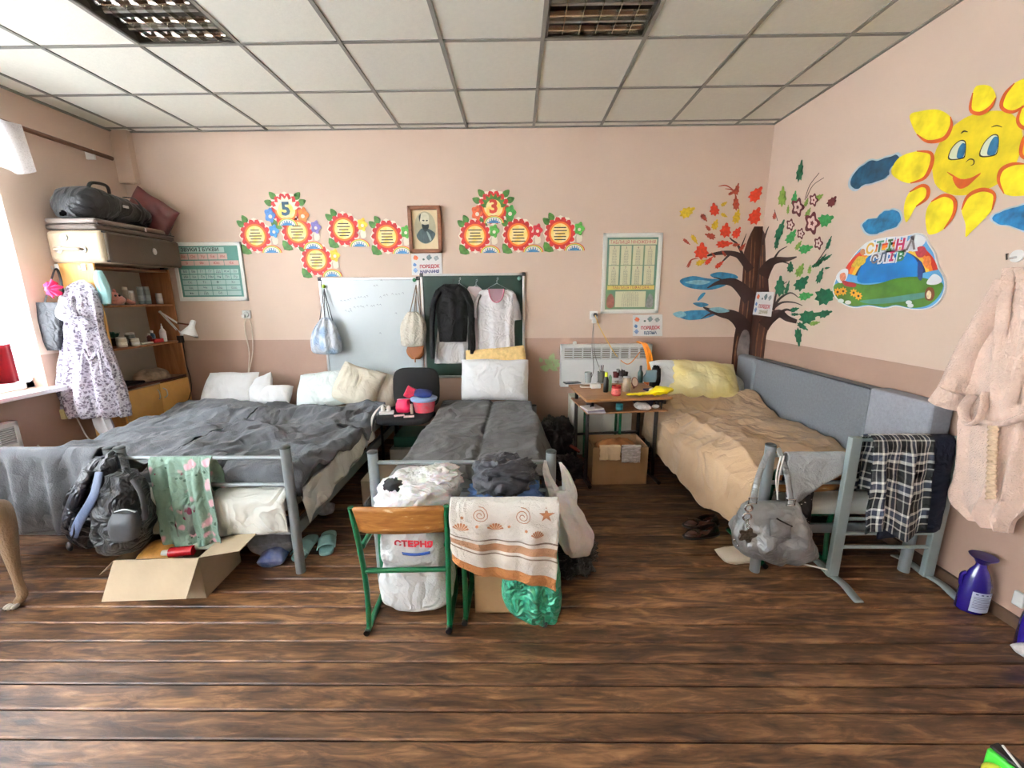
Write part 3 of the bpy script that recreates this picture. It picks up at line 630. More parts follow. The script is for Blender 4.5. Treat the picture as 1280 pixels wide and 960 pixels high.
# red flower posters ----------------------------------------------------
petal = mat('poster_red', (196,44,44), .6, var=.22, vs=30); pearl = mat('poster_pearl', (240,214,208), .6, var=.05); leafp = mat('poster_leaf', (74,122,50), .6, var=.35, vs=30)
orng = mat('poster_orange', (232,120,40), .6, var=.1, vs=20); yel = mat('poster_yellow', (240,206,70), .6, var=.12, vs=14, col2=(244,232,190))
sky = mat('poster_blue', (70,130,180), .6, var=.2, vs=30); rain = [mat('rainbow_red', (214,70,50), .6), mat('rainbow_yellow', (240,206,90), .6), mat('rainbow_green', (110,170,100), .6)]
cream = mat('poster_cream', (236,226,206), .6, var=.05)
def flower_poster(label, u, v, kind, side=1, tilt=0, s=1.1, group='red flower posters'):
    c = pb(u, v, 0); t = thing('flower_poster', label, 'poster', (c.x, 0, c.z-.15), group=group)
    R_ = .128*s; fx = c.x-.045*side*(0 if kind else 1); fz = c.z+.01
    def q(name, m_, pts, y, smo=3, parent=t):
        b = MB(); P = [V((p[0], -y, p[1])) for p in pts]; P = cat(P, smo, True) if smo else P
        n_ = sum((P[i].cross(P[(i+1) % len(P)]) for i in range(len(P))), V())
        if n_.y > 0: P = P[::-1]
        b.prism(P, (0, -.0008, 0)); return b.done(name, m_, parent, smooth=False)
    def circ(r, x=fx, z=fz, n=24, a=1): return [(x+r*math.cos(2*PI*i/n), z+a*r*math.sin(2*PI*i/n)) for i in range(n)]
    # paper: scalloped outline with corners
    q('paper', cream, [(fx+(R_+.012+.008*math.cos(12*i*PI/24))*math.cos(PI*i/24), fz+(R_+.012+.008*math.cos(12*i*PI/24))*math.sin(PI*i/24)) for i in range(48)], .003, 0)
    for a_ in ((2.45, 2.1) if not kind else (2.3, .8, 2.75, .4)):
        lx, lz = fx+R_*1.16*math.cos(a_), fz+R_*1.16*math.sin(a_); d = V((math.cos(a_), math.sin(a_), 0)); e = V((-d.y, d.x, 0))
        P = [(lx+d.x*.05, lz+d.y*.05), (lx+e.x*.03, lz+e.y*.03), (lx-d.x*.04, lz-d.y*.04), (lx-e.x*.03, lz-e.y*.03)]; q('leaf', leafp, P, .0042, 3)
    P = [(fx-R_-.005, fz-R_-.02), (fx-R_*.4, fz-R_-.022), (fx-R_*.7, fz-R_*.7), (fx-R_-.01, fz-R_*.55)]; q('leaf', leafp, P, .0042, 2)
    q('petal_ring', petal, [(fx+R_*(1+.07*math.cos(i*PI/24*14))*math.cos(PI*i/24), fz+R_*(1+.07*math.cos(i*PI/24*14))*math.sin(PI*i/24)) for i in range(48)], .005, 0)
    b = MB()
    for k in range(14):
        a_ = k*2*PI/14+.2; b.poly(ell(fx+R_*.93*math.cos(a_), fz+R_*.93*math.sin(a_), .0065, .009, -.0064, 8)[::1])
    b.done('printed_pearls', pearl, t, smooth=False, kind='stuff')
    q('glow_ring', orng, circ(R_*.74), .0060); q('disc', yel, circ(R_*.62), .0068)
    if kind:
        arc = [(fx+R_*(.9 if k % 2 else .66)*math.cos(PI*k/16), fz+R_*(.9 if k % 2 else .66)*math.sin(PI*k/16)) for k in range(17)]+[(fx-R_*.5, fz), (fx, fz+R_*.45), (fx+R_*.5, fz)]
        q('petal_fan', cream if kind == '5' else leafp, arc, .0072, 0)
        q('disc', yel, circ(R_*.5), .0078)
        text(kind, R_*1.15, (fx, -.0092, fz+.004), XA, ZA, mat('numeral_5', (60,96,120), .6) if kind == '5' else mat('numeral_3', (196,60,40), .6), t, name='numeral', bold=.006, sx=1.1)
        for sg, cc in ((-1, (80,130,190) if kind == '5' else (214,100,60)), (1, (222,120,50) if kind == '5' else (60,140,60))):
            hx, hz = fx+sg*R_*1.12, fz-R_*.32
            q('side_blossom', mat('blossom_%s%d' % (kind, sg), cc, .6, var=.35, vs=40), [(hx+.047*(1+.18*math.cos(5*i*PI/10))*math.cos(PI*i/10), hz+.062*(1+.14*math.cos(5*i*PI/10))*math.sin(PI*i/10)) for i in range(20)], .0074, 2)
            q('blossom_eye', cream, circ(.018, hx-sg*.004, hz-.012), .0084)
        rx, rz = fx, fz-R_*.98
    else:
        b = MB(); random.seed(u)
        for k in range(5):
            L_ = R_*random.uniform(.55, .95); z_ = fz+R_*.36-k*R_*.19; rect(b, fx-L_/2, fx+L_/2, z_-.005, z_+.004, -.0078)
        b.done('printed_lines', ink, t, smooth=False)
        hx, hz = fx+side*R_*1.28, fz+R_*.28; cc = [(90,170,70), (70,140,200), (240,190,60), (200,50,60), (120,110,170)][(u // 7) % 5]
        q('side_blossom', mat('side_blossom_%d' % ((u // 7) % 5), cc, .6, var=.35, vs=40), [(hx+.043*(1+.2*math.cos(5*i*PI/10))*math.cos(PI*i/10), hz+.055*(1+.16*math.cos(5*i*PI/10))*math.sin(PI*i/10)) for i in range(20)], .0062, 2)
        q('blossom_eye', cream, circ(.015, hx, hz-.008), .0072)
        q('stem', cream, [(hx-.022, hz-.05), (hx+.022, hz-.05), (hx+.028, hz-.11), (hx-.02, hz-.12)], .0056, 2)
        rx, rz = fx+side*R_*.98, fz-R_*1.12
    for k, (r_, m_) in enumerate(((.098, rain[0]), (.090, rain[1]), (.081, rain[2]), (.073, cream), (.062, sky))):
        q('rainbow_band', m_, [(rx+r_*math.cos(PI*i/16), rz+r_*.72*math.sin(PI*i/16)) for i in range(17)], .0074+k*.0006, 0)
    b = MB()
    for k in range(6): a_ = PI*(.2+.12*k); xx = rx+.062*math.cos(a_); zz_ = rz+.062*.72*math.sin(a_)-.008; rect(b, xx-.006, xx+.006, zz_-.011, zz_+.009, -.0112)
    b.done('printed_word', cream, t, smooth=False)
    return t
flower_poster('flower poster with a big blue 5, top of the left cluster', 358, 264, '5')
flower_poster('red flower poster at the far left of the cluster under the 5', 326, 296, '', 1)
flower_poster('red flower poster directly below the 5 poster', 378, 291, '', 1)
flower_poster('red flower poster right of the one under the 5, yellow blossom at its side', 436, 288, '', 1)
flower_poster('lowest red flower poster, just above the whiteboard corner', 402, 326, '', 1)
flower_poster('red flower poster touching the left side of the portrait frame', 490, 297, '', 1)
flower_poster('flower poster with a big red 3, top of the right cluster', 617, 261, '3')
flower_poster('red flower poster under the 3, leftmost of the lower three', 600, 296, '', 1, group='yellow-centred flower posters')
flower_poster('red flower poster under the 3, middle of the lower three', 654, 295, '', 1, group='yellow-centred flower posters')
flower_poster('red flower poster at the right end of the row under the 3', 706, 293, '', 1, group='yellow-centred flower posters')
# ============================================================ painted tree in the corner
tree = thing('painted_tree', 'four-season tree painted across the corner of the room, dark brown trunk', 'mural', (XR-.1, -.1, .6))
bark = mat('paint_bark', (66,36,26), .32, var=.55, vs=12, bump=.2, bs=30, stretch=(1.5, 1.5, .3)); darkb = mat('paint_dark_branch', (50,28,24), .5, var=.2)
cu = lambda v: 967-(v-156)*.1035     # the room's corner line
cv = lambda v: (lambda p: p)(v)
def corner_u(v):
    # pixel column of the corner at pixel row v
    lo, hi = 900, 1000
    for _ in range(30):
        m_ = (lo+hi)/2
        if PY(m_, v, YB).x < XR: lo = m_
        else: hi = m_
    return lo
b = MB()
Lft = [(943, 283), (936, 296), (930, 315), (929, 330), (927, 362), (923, 392), (918, 418), (914, 455), (912, 520)]
Rgt = [(949, 283), (956, 292), (957, 315), (957, 330), (960, 345), (962, 375), (966, 392), (958, 418), (954, 452), (950, 520)]
vs_ = [283, 287, 292, 300, 315, 330, 345, 360, 375, 390, 405, 420, 440, 460, 490]
def itp(P, v):
    for (a, c), (d, e) in zip(P, P[1:]):
        if c <= v <= e: return a+(d-a)*(v-c)/(e-c)
    return P[0][0] if v < P[0][1] else P[-1][0]
for v0, v1 in zip(vs_, vs_[1:]):
    c0, c1 = corner_u(v0), corner_u(v1)
    b.poly([pb(itp(Lft, v1), v1), pb(c1, v1), pb(c0, v0), pb(itp(Lft, v0), v0)])
    b.poly([pr(c1, v1), pr(max(c1, itp(Rgt, v1)), v1), pr(max(c0, itp(Rgt, v0)), v0), pr(c0, v0)])
b.done('painted_trunk', bark, tree, smooth=False)
for P_, w_, f_ in (
    ([(938, 338), (928, 324), (920, 318), (905, 316), (890, 318), (884, 320)], (11, 1.5), pb),
    ([(930, 322), (922, 306), (915, 300), (912, 297)], (4, 1), pb),
    ([(926, 310), (930, 300), (933, 292)], (2, .6), pb),
    ([(912, 318), (904, 326), (898, 332)], (3, .8), pb),
    ([(938, 374), (928, 362), (918, 354), (908, 352), (896, 354), (884, 360)], (19, 1), pb),
    ([(905, 352), (898, 348), (892, 347)], (2.5, .8), pb),
    ([(936, 420), (925, 402), (914, 394), (902, 392), (888, 388), (879, 384)], (22, 1.2), pb),
    ([(893, 390), (884, 394), (876, 399)], (3, .6), pb),
    ([(953, 345), (960, 333), (968, 326), (985, 324), (996, 321)], (17, 1.2), pr),
    ([(966, 326), (974, 314), (984, 308)], (3, .8), pr),
    ([(975, 326), (984, 329), (990, 332)], (2.4, .7), pr),
    ([(953, 306), (958, 290), (961, 283)], (3, .8), pr),
    ([(954, 408), (962, 399), (974, 392), (984, 398), (996, 402)], (16, 5), pr),
    ([(974, 392), (983, 387), (992, 390)], (5, 1.2), pr),
    ([(966, 388), (974, 374), (988, 366), (998, 372)], (4, .8), pr),
    ([(968, 384), (978, 378), (992, 378), (1003, 382)], (3.4, .8), pr),
    ([(967, 385), (972, 362), (984, 352)], (3, .7), pr),
    ([(1006, 250), (1012, 232), (1024, 216)], (.8, .8), pr),
    ([(1008, 248), (1016, 232), (1030, 222)], (.8, .7), pr),
    ([(1018, 332), (1028, 318), (1038, 302)], (1.6, .8), pr),
    ([(968, 262), (972, 276)], (.8, .8), pr),
    ): b = MB(); stroke(b, P_, w_, f_, .0028); b.done('painted_branch', darkb, tree, smooth=False)
b = MB()
for v0, v1, a, c in ((420, 452, 919, 922), (405, 452, 931, 936)): pass
shape(b, [(926, 418), (932, 412), (937, 420), (936, 452), (925, 454), (921, 440)], pb, .0034, 3)
b.done('grey_patch', paint('trunk_grey', (120,112,108), var=.35, vs=12), tree, smooth=False)  # irregular grey patch low on the trunk, paler than the bark
lightb = mat('paint_light_bark', (120,84,58), .4, var=.4, vs=20); 
for P_, f_ in (([(940, 296), (938, 330), (936, 370), (932, 410)], pb), ([(944, 302), (942, 340), (940, 360)], pb), ([(932, 330), (930, 370), (926, 412)], pb), ([(954, 300), (953, 330), (954, 360)], pr), ([(951, 320), (950, 350), (950, 362)], pr), ([(957, 402), (953, 425), (950, 450)], pr), ([(950, 400), (946, 425), (944, 450)], pr), ([(922, 420), (919, 440), (918, 460)], pb)):
    b = MB(); stroke(b, P_, 1.8, f_, .0026); b.done('bark_streak', lightb, tree, smooth=False)
def leaf(u, v, s, ang, pf, m_, kind='leaf', asp=.6, off=.0036, parent=tree, jag=.22):
    n = 18; P = []
    for i in range(n):
        a = 2*PI*i/n; r = 1 if kind == 'smooth' else 1+(jag if i % 2 else -jag*.5)
        x = math.cos(a)*r; y = math.sin(a)*r*asp*(1-.35*math.cos(a))
        if i == 0: x = 1.25
        P.append((u+s*(x*math.cos(ang)-y*math.sin(ang)), v-s*(x*math.sin(ang)+y*math.cos(ang))))
    b = MB(); shape(b, P, pf, off); return b.done('painted_leaf', m_, parent, smooth=False)
red = paint('leaf_red', (206,58,26), var=.22, vs=40); rust = paint('leaf_rust', (160,60,36), var=.3, vs=40); yl = paint('leaf_yellow', (204,168,34), var=.25, vs=40)
gd = paint('leaf_dark_green', (16,92,58), var=.3, vs=40); gm = paint('leaf_green', (52,140,70), var=.3, vs=40); gl = paint('leaf_light_green', (118,150,58), var=.3, vs=40); mar = paint('maroon', (96,26,34), var=.3, vs=40)
for u, v, s, a, m_, asp in ((859, 265, 9, .5, yl, .6), (893, 262, 7, 1.7, red, .75), (905, 255, 4, .6, yl, .5), (920, 254, 8, 1.6, rust, .45), (945, 243, 10, .9, red, .6), (944, 270, 10, 1.1, red, .65), (921, 271, 8, 1.3, yl, .5), (905, 269, 4, -.5, yl, .5), (894, 281, 6, 1.2, yl, .6),
    (885, 285, 4, 2.3, rust, .5), (888, 295, 6, 2.8, rust, .55), (907, 288, 8, 1.4, red, .75), (921, 291, 7, 1.0, red, .6), (905, 305, 9, .1, red, .45), (877, 314, 9, 1.5, red, .85), (886, 326, 6, .8, red, .4), (876, 328, 6, .4, yl, .5), (868, 299, 6, -1, yl, .4), (858, 302, 5, -.7, rust, .35),
    (880, 272, 5, -.9, rust, .5), (928, 309, 5, .9, rust, .4), (920, 306, 4, .1, rust, .5), (899, 331, 6, .7, red, .4), (921, 237, 7, 1.3, rust, .4), (915, 241, 5, .5, rust, .35), (862, 330, 5, 1.1, rust, .25), (905, 317, 4, 2.2, rust, .4), (892, 319, 3.5, 2.2, rust, .4)):
    leaf(u, v, s, a, pb, m_, asp=asp)
b = MB(); stroke(b, [(898, 233), (908, 232), (920, 240)], 1.6, pb, .0036); stroke(b, [(906, 236), (914, 237), (919, 242)], 1.4, pb, .0036); stroke(b, [(858, 334), (864, 325), (873, 323)], 1.6, pb, .0036); b.done('painted_twig', rust, tree, smooth=False)
for u, v, s, a, m_, asp in ((1000, 214, 12, 1.4, gd, .3), (978, 246, 11, 1.5, gl, .4), (993, 248, 8, 1.4, gm, .38), (975, 288, 12, 1.2, gd, .32), (989, 296, 9, 1.0, gm, .5), (971, 303, 8, 1.4, gd, .3), (1032, 275, 9, .4, gm, .75), (1023, 247, 6, .6, gl, .5), (1010, 266, 6, 1.1, gl, .4), (998, 307, 6, 1.0, gl, .4), (1007, 311, 8, .3, gm, .6),
    (988, 334, 6, 1.5, gd, .6), (1000, 338, 8, 1.1, gl, .5), (1012, 337, 5, 1.4, gl, .4), (1025, 345, 9, 1.2, gd, .35), (975, 358, 11, 1.5, gd, .5), (984, 360, 8, 1.3, gd, .25), (1002, 354, 10, .8, gd, .6), (1007, 370, 8, .2, gm, .55), (1032, 370, 12, .3, gd, .75), (993, 387, 5, .3, gd, .5), (994, 393, 5, 0, gd, .35), (1011, 396, 11, .3, gd, .65), (1031, 392, 8, .3, gd, .5), (1003, 408, 7, -.6, gd, .4), (998, 421, 10, -1.5, gd, .38), (1018, 404, 6, .2, gl, .4),
    (1036, 304, 8, 1.2, gd, .25), (1026, 326, 9, .9, gd, .25), (1034, 322, 6, .6, gd, .3), (1020, 331, 6, .5, gd, .3), (1008, 253, 5, 1.2, gl, .4), (985, 262, 5, 1.5, gl, .3), (1034, 335, 3, .2, gd, .4), (968, 270, 4, 1.5, rust, .5), (1040, 252, 7, .9, mar, .6)):
    leaf(u, v, s, a, pr, m_, asp=asp)
pet = paint('blossom_pale', (216,186,176), var=.1)
for u, v, s in ((997, 259, 10), (1017, 250, 7), (1015, 279, 12), (988, 281, 6.5), (1001, 292, 6), (1023, 304, 7)):
    for k, (r, m_, of) in enumerate(((1, mar, .0042), (.62, pet, .0050), (.22, mar, .0056))):
        b = MB(); shape(b, [(u+s*r*.72*(1+.22*math.cos(5*i*PI/15))*math.cos(PI*i/15), v+s*r*1.05*(1+.22*math.cos(5*i*PI/15))*math.sin(PI*i/15)) for i in range(30)], pr, of); b.done('painted_blossom', m_, tree, smooth=False)
fro = paint('frost_blue', (52,124,160), var=.35, vs=20); frl = paint('frost_pale', (130,176,186), var=.3, vs=20)
for m_, P in ((fro, [(850, 350), (866, 345), (884, 348), (905, 350), (908, 356), (890, 362), (868, 361), (855, 357)]), (fro, [(888, 343), (900, 340), (918, 343), (922, 348), (905, 350), (892, 347)]), (frl, [(856, 353), (872, 350), (888, 352), (876, 356)]), (fro, [(872, 374), (877, 367), (882, 366), (878, 372), (873, 376)]), (fro, [(866, 379), (878, 378), (886, 381), (876, 384)]), (fro, [(846, 392), (864, 388), (884, 388), (896, 392), (882, 398), (862, 400), (850, 397)]), (frl, [(841, 392), (852, 389), (858, 394), (848, 397)]), (frl, [(886, 386), (900, 384), (912, 389), (898, 391)])):
    FO = .0016 if 'FO' not in globals() else FO+.00022; b = MB(); shape(b, P, pb, FO, 4); b.done('painted_frost', m_, tree, smooth=False)
# vine painted on the brown band
vine = thing('painted_vine', 'small pale green vine painted on the brown wall band left of the heater', 'mural', (.2, 0, .85))
vg = paint('vine_green', (152,172,122), var=.15)
for u, v, s, a in ((690, 447, 5, 1.2), (684, 452, 4, 2.4), (695, 452, 4, .4), (688, 457, 5, -1.2), (681, 460, 5, 2.9), (693, 461, 4, -.5), (676, 450, 3, 2), (697, 456, 4, .1)): leaf(u, v, s, a, pb, vg, asp=.75, parent=vine, jag=.1)
# ============================================================ right wall: sun mural and clouds
sunm = paint('sun_yellow', (214,190,24), var=.22, vs=9); rim = paint('sun_rim_red', (196,84,24), var=.2); suny = paint('ray_yellow', (228,208,30), var=.24, vs=11)
sun = thing('painted_sun', 'smiling yellow sun with petal rays painted high on the right wall', 'mural', (XR, -1.85, 1.9))
b = MB(); shape(b, [(1166, 219), (1167, 196), (1180, 170), (1205, 148), (1235, 139), (1262, 141), (1276, 158), (1277, 182), (1268, 208), (1250, 228), (1222, 241), (1194, 244), (1173, 235)], pr, .003, 5); b.done('painted_face', sunm, sun, smooth=False)
rays = [[(1137, 145), (1150, 139), (1172, 137), (1188, 146), (1189, 158), (1180, 173), (1160, 177), (1146, 168)], [(1114, 214), (1124, 197), (1146, 189), (1163, 191), (1165, 203), (1156, 222), (1138, 229), (1122, 224)],
        [(1133, 278), (1130, 258), (1137, 240), (1152, 232), (1160, 236), (1158, 248), (1145, 258)], [(1159, 290), (1157, 268), (1164, 252), (1180, 244), (1193, 250), (1192, 268), (1180, 286), (1166, 293)],
        [(1207, 296), (1207, 281), (1202, 262), (1210, 245), (1228, 237), (1243, 243), (1240, 262), (1224, 280), (1214, 290)], [(1248, 226), (1252, 212), (1266, 205), (1282, 205), (1300, 215), (1298, 238), (1275, 245), (1255, 242)],
        [(1213, 137), (1216, 116), (1222, 107), (1238, 108), (1245, 122), (1238, 134), (1225, 142)], [(1252, 134), (1256, 118), (1268, 104), (1284, 98), (1292, 110), (1284, 130), (1266, 140)], [(1272, 148), (1278, 132), (1295, 130), (1300, 150), (1288, 160), (1276, 158)], [(1276, 190), (1282, 170), (1300, 168), (1306, 185), (1296, 198), (1282, 198)]]
for P in rays:
    cx_ = sum(p[0] for p in P)/len(P); cy_ = sum(p[1] for p in P)/len(P)
    k_ = min(range(len(P)), key=lambda i: (P[i][0]-1220)**2+(P[i][1]-192)**2)
    b = MB(); shape(b, P, pr, .0036, 5); b.done('painted_ray', suny, sun, smooth=False)
    b = MB(); Q = [P[(k_+j) % len(P)] for j in (-2, -1, 0, 1, 2)]; stroke(b, Q, 5, pr, .0044); b.done('ray_outline', rim, sun, smooth=False)
outl = paint('sun_outline', (50,44,20), var=.1); ew = paint('sun_eye_white', (214,222,190), var=.05); eb = paint('sun_eye_blue', (38,104,134), var=.25, vs=30)
for P, Pb in (([(1187, 198), (1190, 186), (1199, 177), (1206, 178), (1206, 190), (1203, 197)], [(1196, 197), (1198, 186), (1203, 179), (1207, 181), (1206, 190), (1203, 197)]), ([(1226, 194), (1230, 180), (1240, 170), (1247, 171), (1247, 184), (1243, 193)], [(1234, 193), (1237, 180), (1243, 171), (1248, 173), (1247, 184), (1243, 193)])):
    b = MB(); shape(b, [(x+(x-sum(p[0] for p in P)/6)*.13, y+(y-sum(p[1] for p in P)/6)*.13) for x, y in P], pr, .0038, 4); b.done('eye_outline', outl, sun, smooth=False)
    b = MB(); shape(b, P, pr, .0044, 4); b.done('eye_white', ew, sun, smooth=False)
    b = MB(); shape(b, Pb, pr, .0050, 4); b.done('iris', eb, sun, smooth=False)
b = MB(); stroke(b, [(1201, 167), (1205, 164), (1210, 165)], 2, pr, .004); stroke(b, [(1239, 159), (1246, 157), (1253, 159)], 1.6, pr, .004); stroke(b, [(1207, 203), (1212, 199), (1217, 200), (1217, 205), (1213, 207)], 1.6, pr, .004); b.done('brow_and_nose', outl, sun, smooth=False)
b = MB(); shape(b, [(1191, 221), (1194, 231), (1200, 236), (1209, 233), (1218, 225), (1226, 217), (1214, 223), (1202, 225)], pr, .004, 4); stroke(b, [(1184, 215), (1190, 219), (1201, 225), (1214, 223), (1226, 216)], 2.6, pr, .0042); b.done('mouth', rim, sun, smooth=False)
def cloud(label, P, c):
    P0_ = cat([V((x, y, 0)) for x, y in P], 3, True); P = [(p.x+1.6*noise.noise(p*.31+V((0, 0, c[2]))), p.y+1.6*noise.noise(p*.37+V((3, 0, c[2])))) for p in P0_]
    ps = [pr(u, v) for u, v in P]; cc = sum(ps, V())/len(ps)
    t = thing('painted_cloud', label, 'mural', (XR, cc.y, min(p.z for p in ps)), group='blue clouds painted on the right wall')
    b = MB(); m0 = (sum(p[0] for p in P)/len(P), sum(p[1] for p in P)/len(P))
    shape(b, [(m0[0]+(x-m0[0])*1.1, m0[1]+(y-m0[1])*1.14) for x, y in P], pr, .0022, 4); b.done('cloud_edge', paint('cloud_edge', (176,190,196), var=.12), t, smooth=False)
    b = MB(); shape(b, P, pr, .003, 4); b.done('cloud_body', paint('cloud_%d' % c[2], c, var=.5, vs=18), t, smooth=False)
cloud('darkest slate-blue painted cloud, left of the sun', [(1063, 230), (1070, 214), (1086, 202), (1100, 200), (1120, 194), (1124, 200), (1112, 212), (1110, 220), (1095, 227), (1082, 231), (1070, 236)], (24,72,96))
cloud('small bright blue painted cloud just above the word board', [(1078, 282), (1084, 275), (1096, 272), (1106, 264), (1120, 263), (1126, 272), (1120, 283), (1106, 288), (1096, 292), (1084, 291)], (30,106,146))
cloud('blue painted cloud under the sun at the right edge of the photo', [(1240, 272), (1255, 263), (1272, 258), (1295, 256), (1310, 270), (1300, 286), (1280, 288), (1262, 282), (1248, 280)], (34,112,158))
# word board -----------------------------------------------------------
wd = thing('word_wall_board', 'rainbow and meadow shaped board titled СТІНА СЛІВ on the right wall', 'board', (XR, -1.4, 1.42))
OUT = [(1041, 366), (1043, 352), (1050, 340), (1058, 334), (1064, 323), (1073, 312), (1083, 303), (1094, 299), (1110, 296), (1128, 295), (1138, 293), (1146, 291), (1156, 294), (1160, 303), (1168, 316), (1172, 332), (1180, 347), (1181, 362), (1174, 377), (1160, 386), (1140, 387), (1120, 383), (1105, 386), (1085, 383), (1066, 385), (1050, 378)]
P = cat([pr(u, v, .012) for u, v in OUT], 4, True)
b = MB(); b.prism(P, (.010, 0, 0)); b.done('panel', mat('board_edge_white', (226,228,226), .4, var=.03), wd, smooth=False)
m0 = (1112, 345)
b = MB(); shape(b, [(m0[0]+(x-m0[0])*.98, m0[1]+(y-m0[1])*.97) for x, y in OUT], pr, .0128, 4); b.done('printed_ground', mat('board_sky', (92,160,208), .3, var=.1), wd, smooth=False)
def arcb(r0, r1, m_, off, nm):
    b = MB(); c_ = (1112, 352)
    for i in range(24):
        a0, a1 = PI*(.08+.84*i/24), PI*(.08+.84*(i+1)/24)
        f = lambda r, a: (c_[0]+r*1.14*math.cos(a)+r*.1*math.sin(a), c_[1]-r*math.sin(a)*.98-2*math.cos(a))
        shape(b, [f(r0, a0), f(r1, a0), f(r1, a1), f(r0, a1)], pr, off)
    b.done(nm, m_, wd, smooth=False)
arcb(48, 53.5, mat('band_red', (190,50,34), .3), .0134, 'rainbow_band'); arcb(44, 48, mat('band_orange', (226,124,40), .3), .0134, 'rainbow_band'); arcb(40, 44, mat('band_yellow', (232,190,70), .3), .0134, 'rainbow_band'); arcb(37, 40, mat('band_navy', (24,34,84), .3), .0134, 'rainbow_band')
b = MB(); shape(b, [(1072, 352), (1078, 330), (1092, 316), (1115, 312), (1138, 318), (1150, 334), (1152, 352), (1130, 350), (1100, 353)], pr, .0138, 4); b.done('printed_sky', mat('board_blue', (32,120,190), .25, var=.25, vs=6), wd, smooth=False)
b = MB(); shape(b, [(1043, 356), (1060, 352), (1080, 356), (1100, 354), (1120, 348), (1145, 346), (1165, 350), (1178, 354), (1177, 364), (1168, 376), (1156, 383), (1138, 385), (1120, 381), (1105, 384), (1085, 381), (1066, 383), (1050, 376), (1043, 366)], pr, .0144, 3); b.done('printed_meadow', mat('board_green', (76,122,46), .3, var=.3, vs=9), wd, smooth=False)
b = MB(); shape(b, [(1075, 376), (1110, 372), (1150, 366), (1164, 366), (1156, 372), (1120, 378), (1090, 380)], pr, .0150, 4); b.done('printed_brook', mat('board_teal', (80,134,124), .3, var=.2, vs=12), wd, smooth=False)
wc = mat('board_cloud', (232,236,238), .3, var=.03)
for P in ([(1076, 312), (1082, 304), (1090, 303), (1094, 311), (1090, 317), (1080, 319)], [(1128, 309), (1136, 300), (1142, 293), (1154, 295), (1157, 302), (1148, 311), (1138, 314)], [(1045, 346), (1052, 337), (1060, 337), (1058, 349), (1050, 354)], [(1158, 354), (1166, 343), (1174, 345), (1177, 352), (1168, 356)]):
    b = MB(); shape(b, P, pr, .0156, 4); b.done('printed_cloud', wc, wd, smooth=False)
for P, c in (([(1069, 325), (1074, 320), (1082, 323), (1080, 330), (1070, 334), (1064, 333)], (200,170,60)), ([(1076, 312), (1080, 311), (1082, 316), (1078, 319), (1075, 316)], (190,130,90)), ([(1052, 350), (1060, 352), (1070, 355), (1068, 359), (1056, 357)], (170,50,60)), ([(1050, 343), (1056, 341), (1057, 349), (1051, 351)], (210,130,100)), ([(1144, 312), (1150, 308), (1156, 309), (1158, 316), (1152, 322), (1146, 320)], (170,60,70)), ([(1156, 322), (1162, 320), (1164, 328), (1160, 336), (1154, 330)], (214,120,60)), ([(1148, 326), (1154, 332), (1152, 350), (1147, 346)], (30,60,120)), ([(1156, 366), (1160, 359), (1167, 361), (1168, 370), (1164, 376), (1157, 374)], (120,60,40)), ([(1158, 367), (1161, 363), (1164, 366), (1163, 373), (1159, 373)], (236,212,176))):
    b = MB(); shape(b, P, pr, .0162 if c[0] != 236 else .0168, 3); b.done('printed_figure', mat('figure_%d_%d' % (c[0], c[1]), c, .3, var=.25, vs=60), wd, smooth=False)
for u, v in ((1047, 365), (1054, 364), (1067, 366), (1073, 370)):
    b = MB(); shape(b, [(u+4.2*(1+.25*math.cos(8*i*PI/16))*math.cos(PI*i/16), v+4.6*(1+.25*math.cos(8*i*PI/16))*math.sin(PI*i/16)) for i in range(32)], pr, .0162); b.done('printed_sunflower', mat('sunflower', (230,160,50), .3), wd, smooth=False)
    b = MB(); shape(b, [(u+1.5*math.cos(PI*i/6), v+1.6*math.sin(PI*i/6)) for i in range(12)], pr, .0168); b.done('flower_eye', mat('flower_eye', (70,40,30), .4), wd, smooth=False)
b = MB()
for u, v in ((1136, 378), (1138, 382), (1060, 378), (1051, 376)): shape(b, [(u+4*math.cos(PI*i/6), v+2.6*math.sin(PI*i/6)) for i in range(12)], pr, .0162)
b.done('printed_daisy', wc, wd, smooth=False)
yd = V((0,-1,0))
def bub(word, u, v, sz, cols_):
    p = pr(u, v, .0172)
    n = len(word); st = sz*.92
    for k, ch in enumerate(word):
        q = p+yd*((k-(n-1)/2)*st)+V((0, 0, .006*math.sin(k)))
        text(ch, sz*1.18, q+V((.0004, 0, 0)), yd, ZA, wc, wd, name='letter_outline', bold=.012)
        text(ch, sz*1.1, q-V((.001, 0, 0)), yd, ZA, mat('letter_%d' % (cols_[k % len(cols_)][0]), cols_[k % len(cols_)], .3, var=0), wd, name='letter', bold=.003)
bub('СТІНА', 1112, 308.5, .078, [(226,180,70), (80,140,110), (60,120,60), (180,40,90), (120,110,110)])
bub('СЛІВ', 1109, 323, .066, [(120,50,60), (70,90,110), (180,50,80), (50,120,70)])
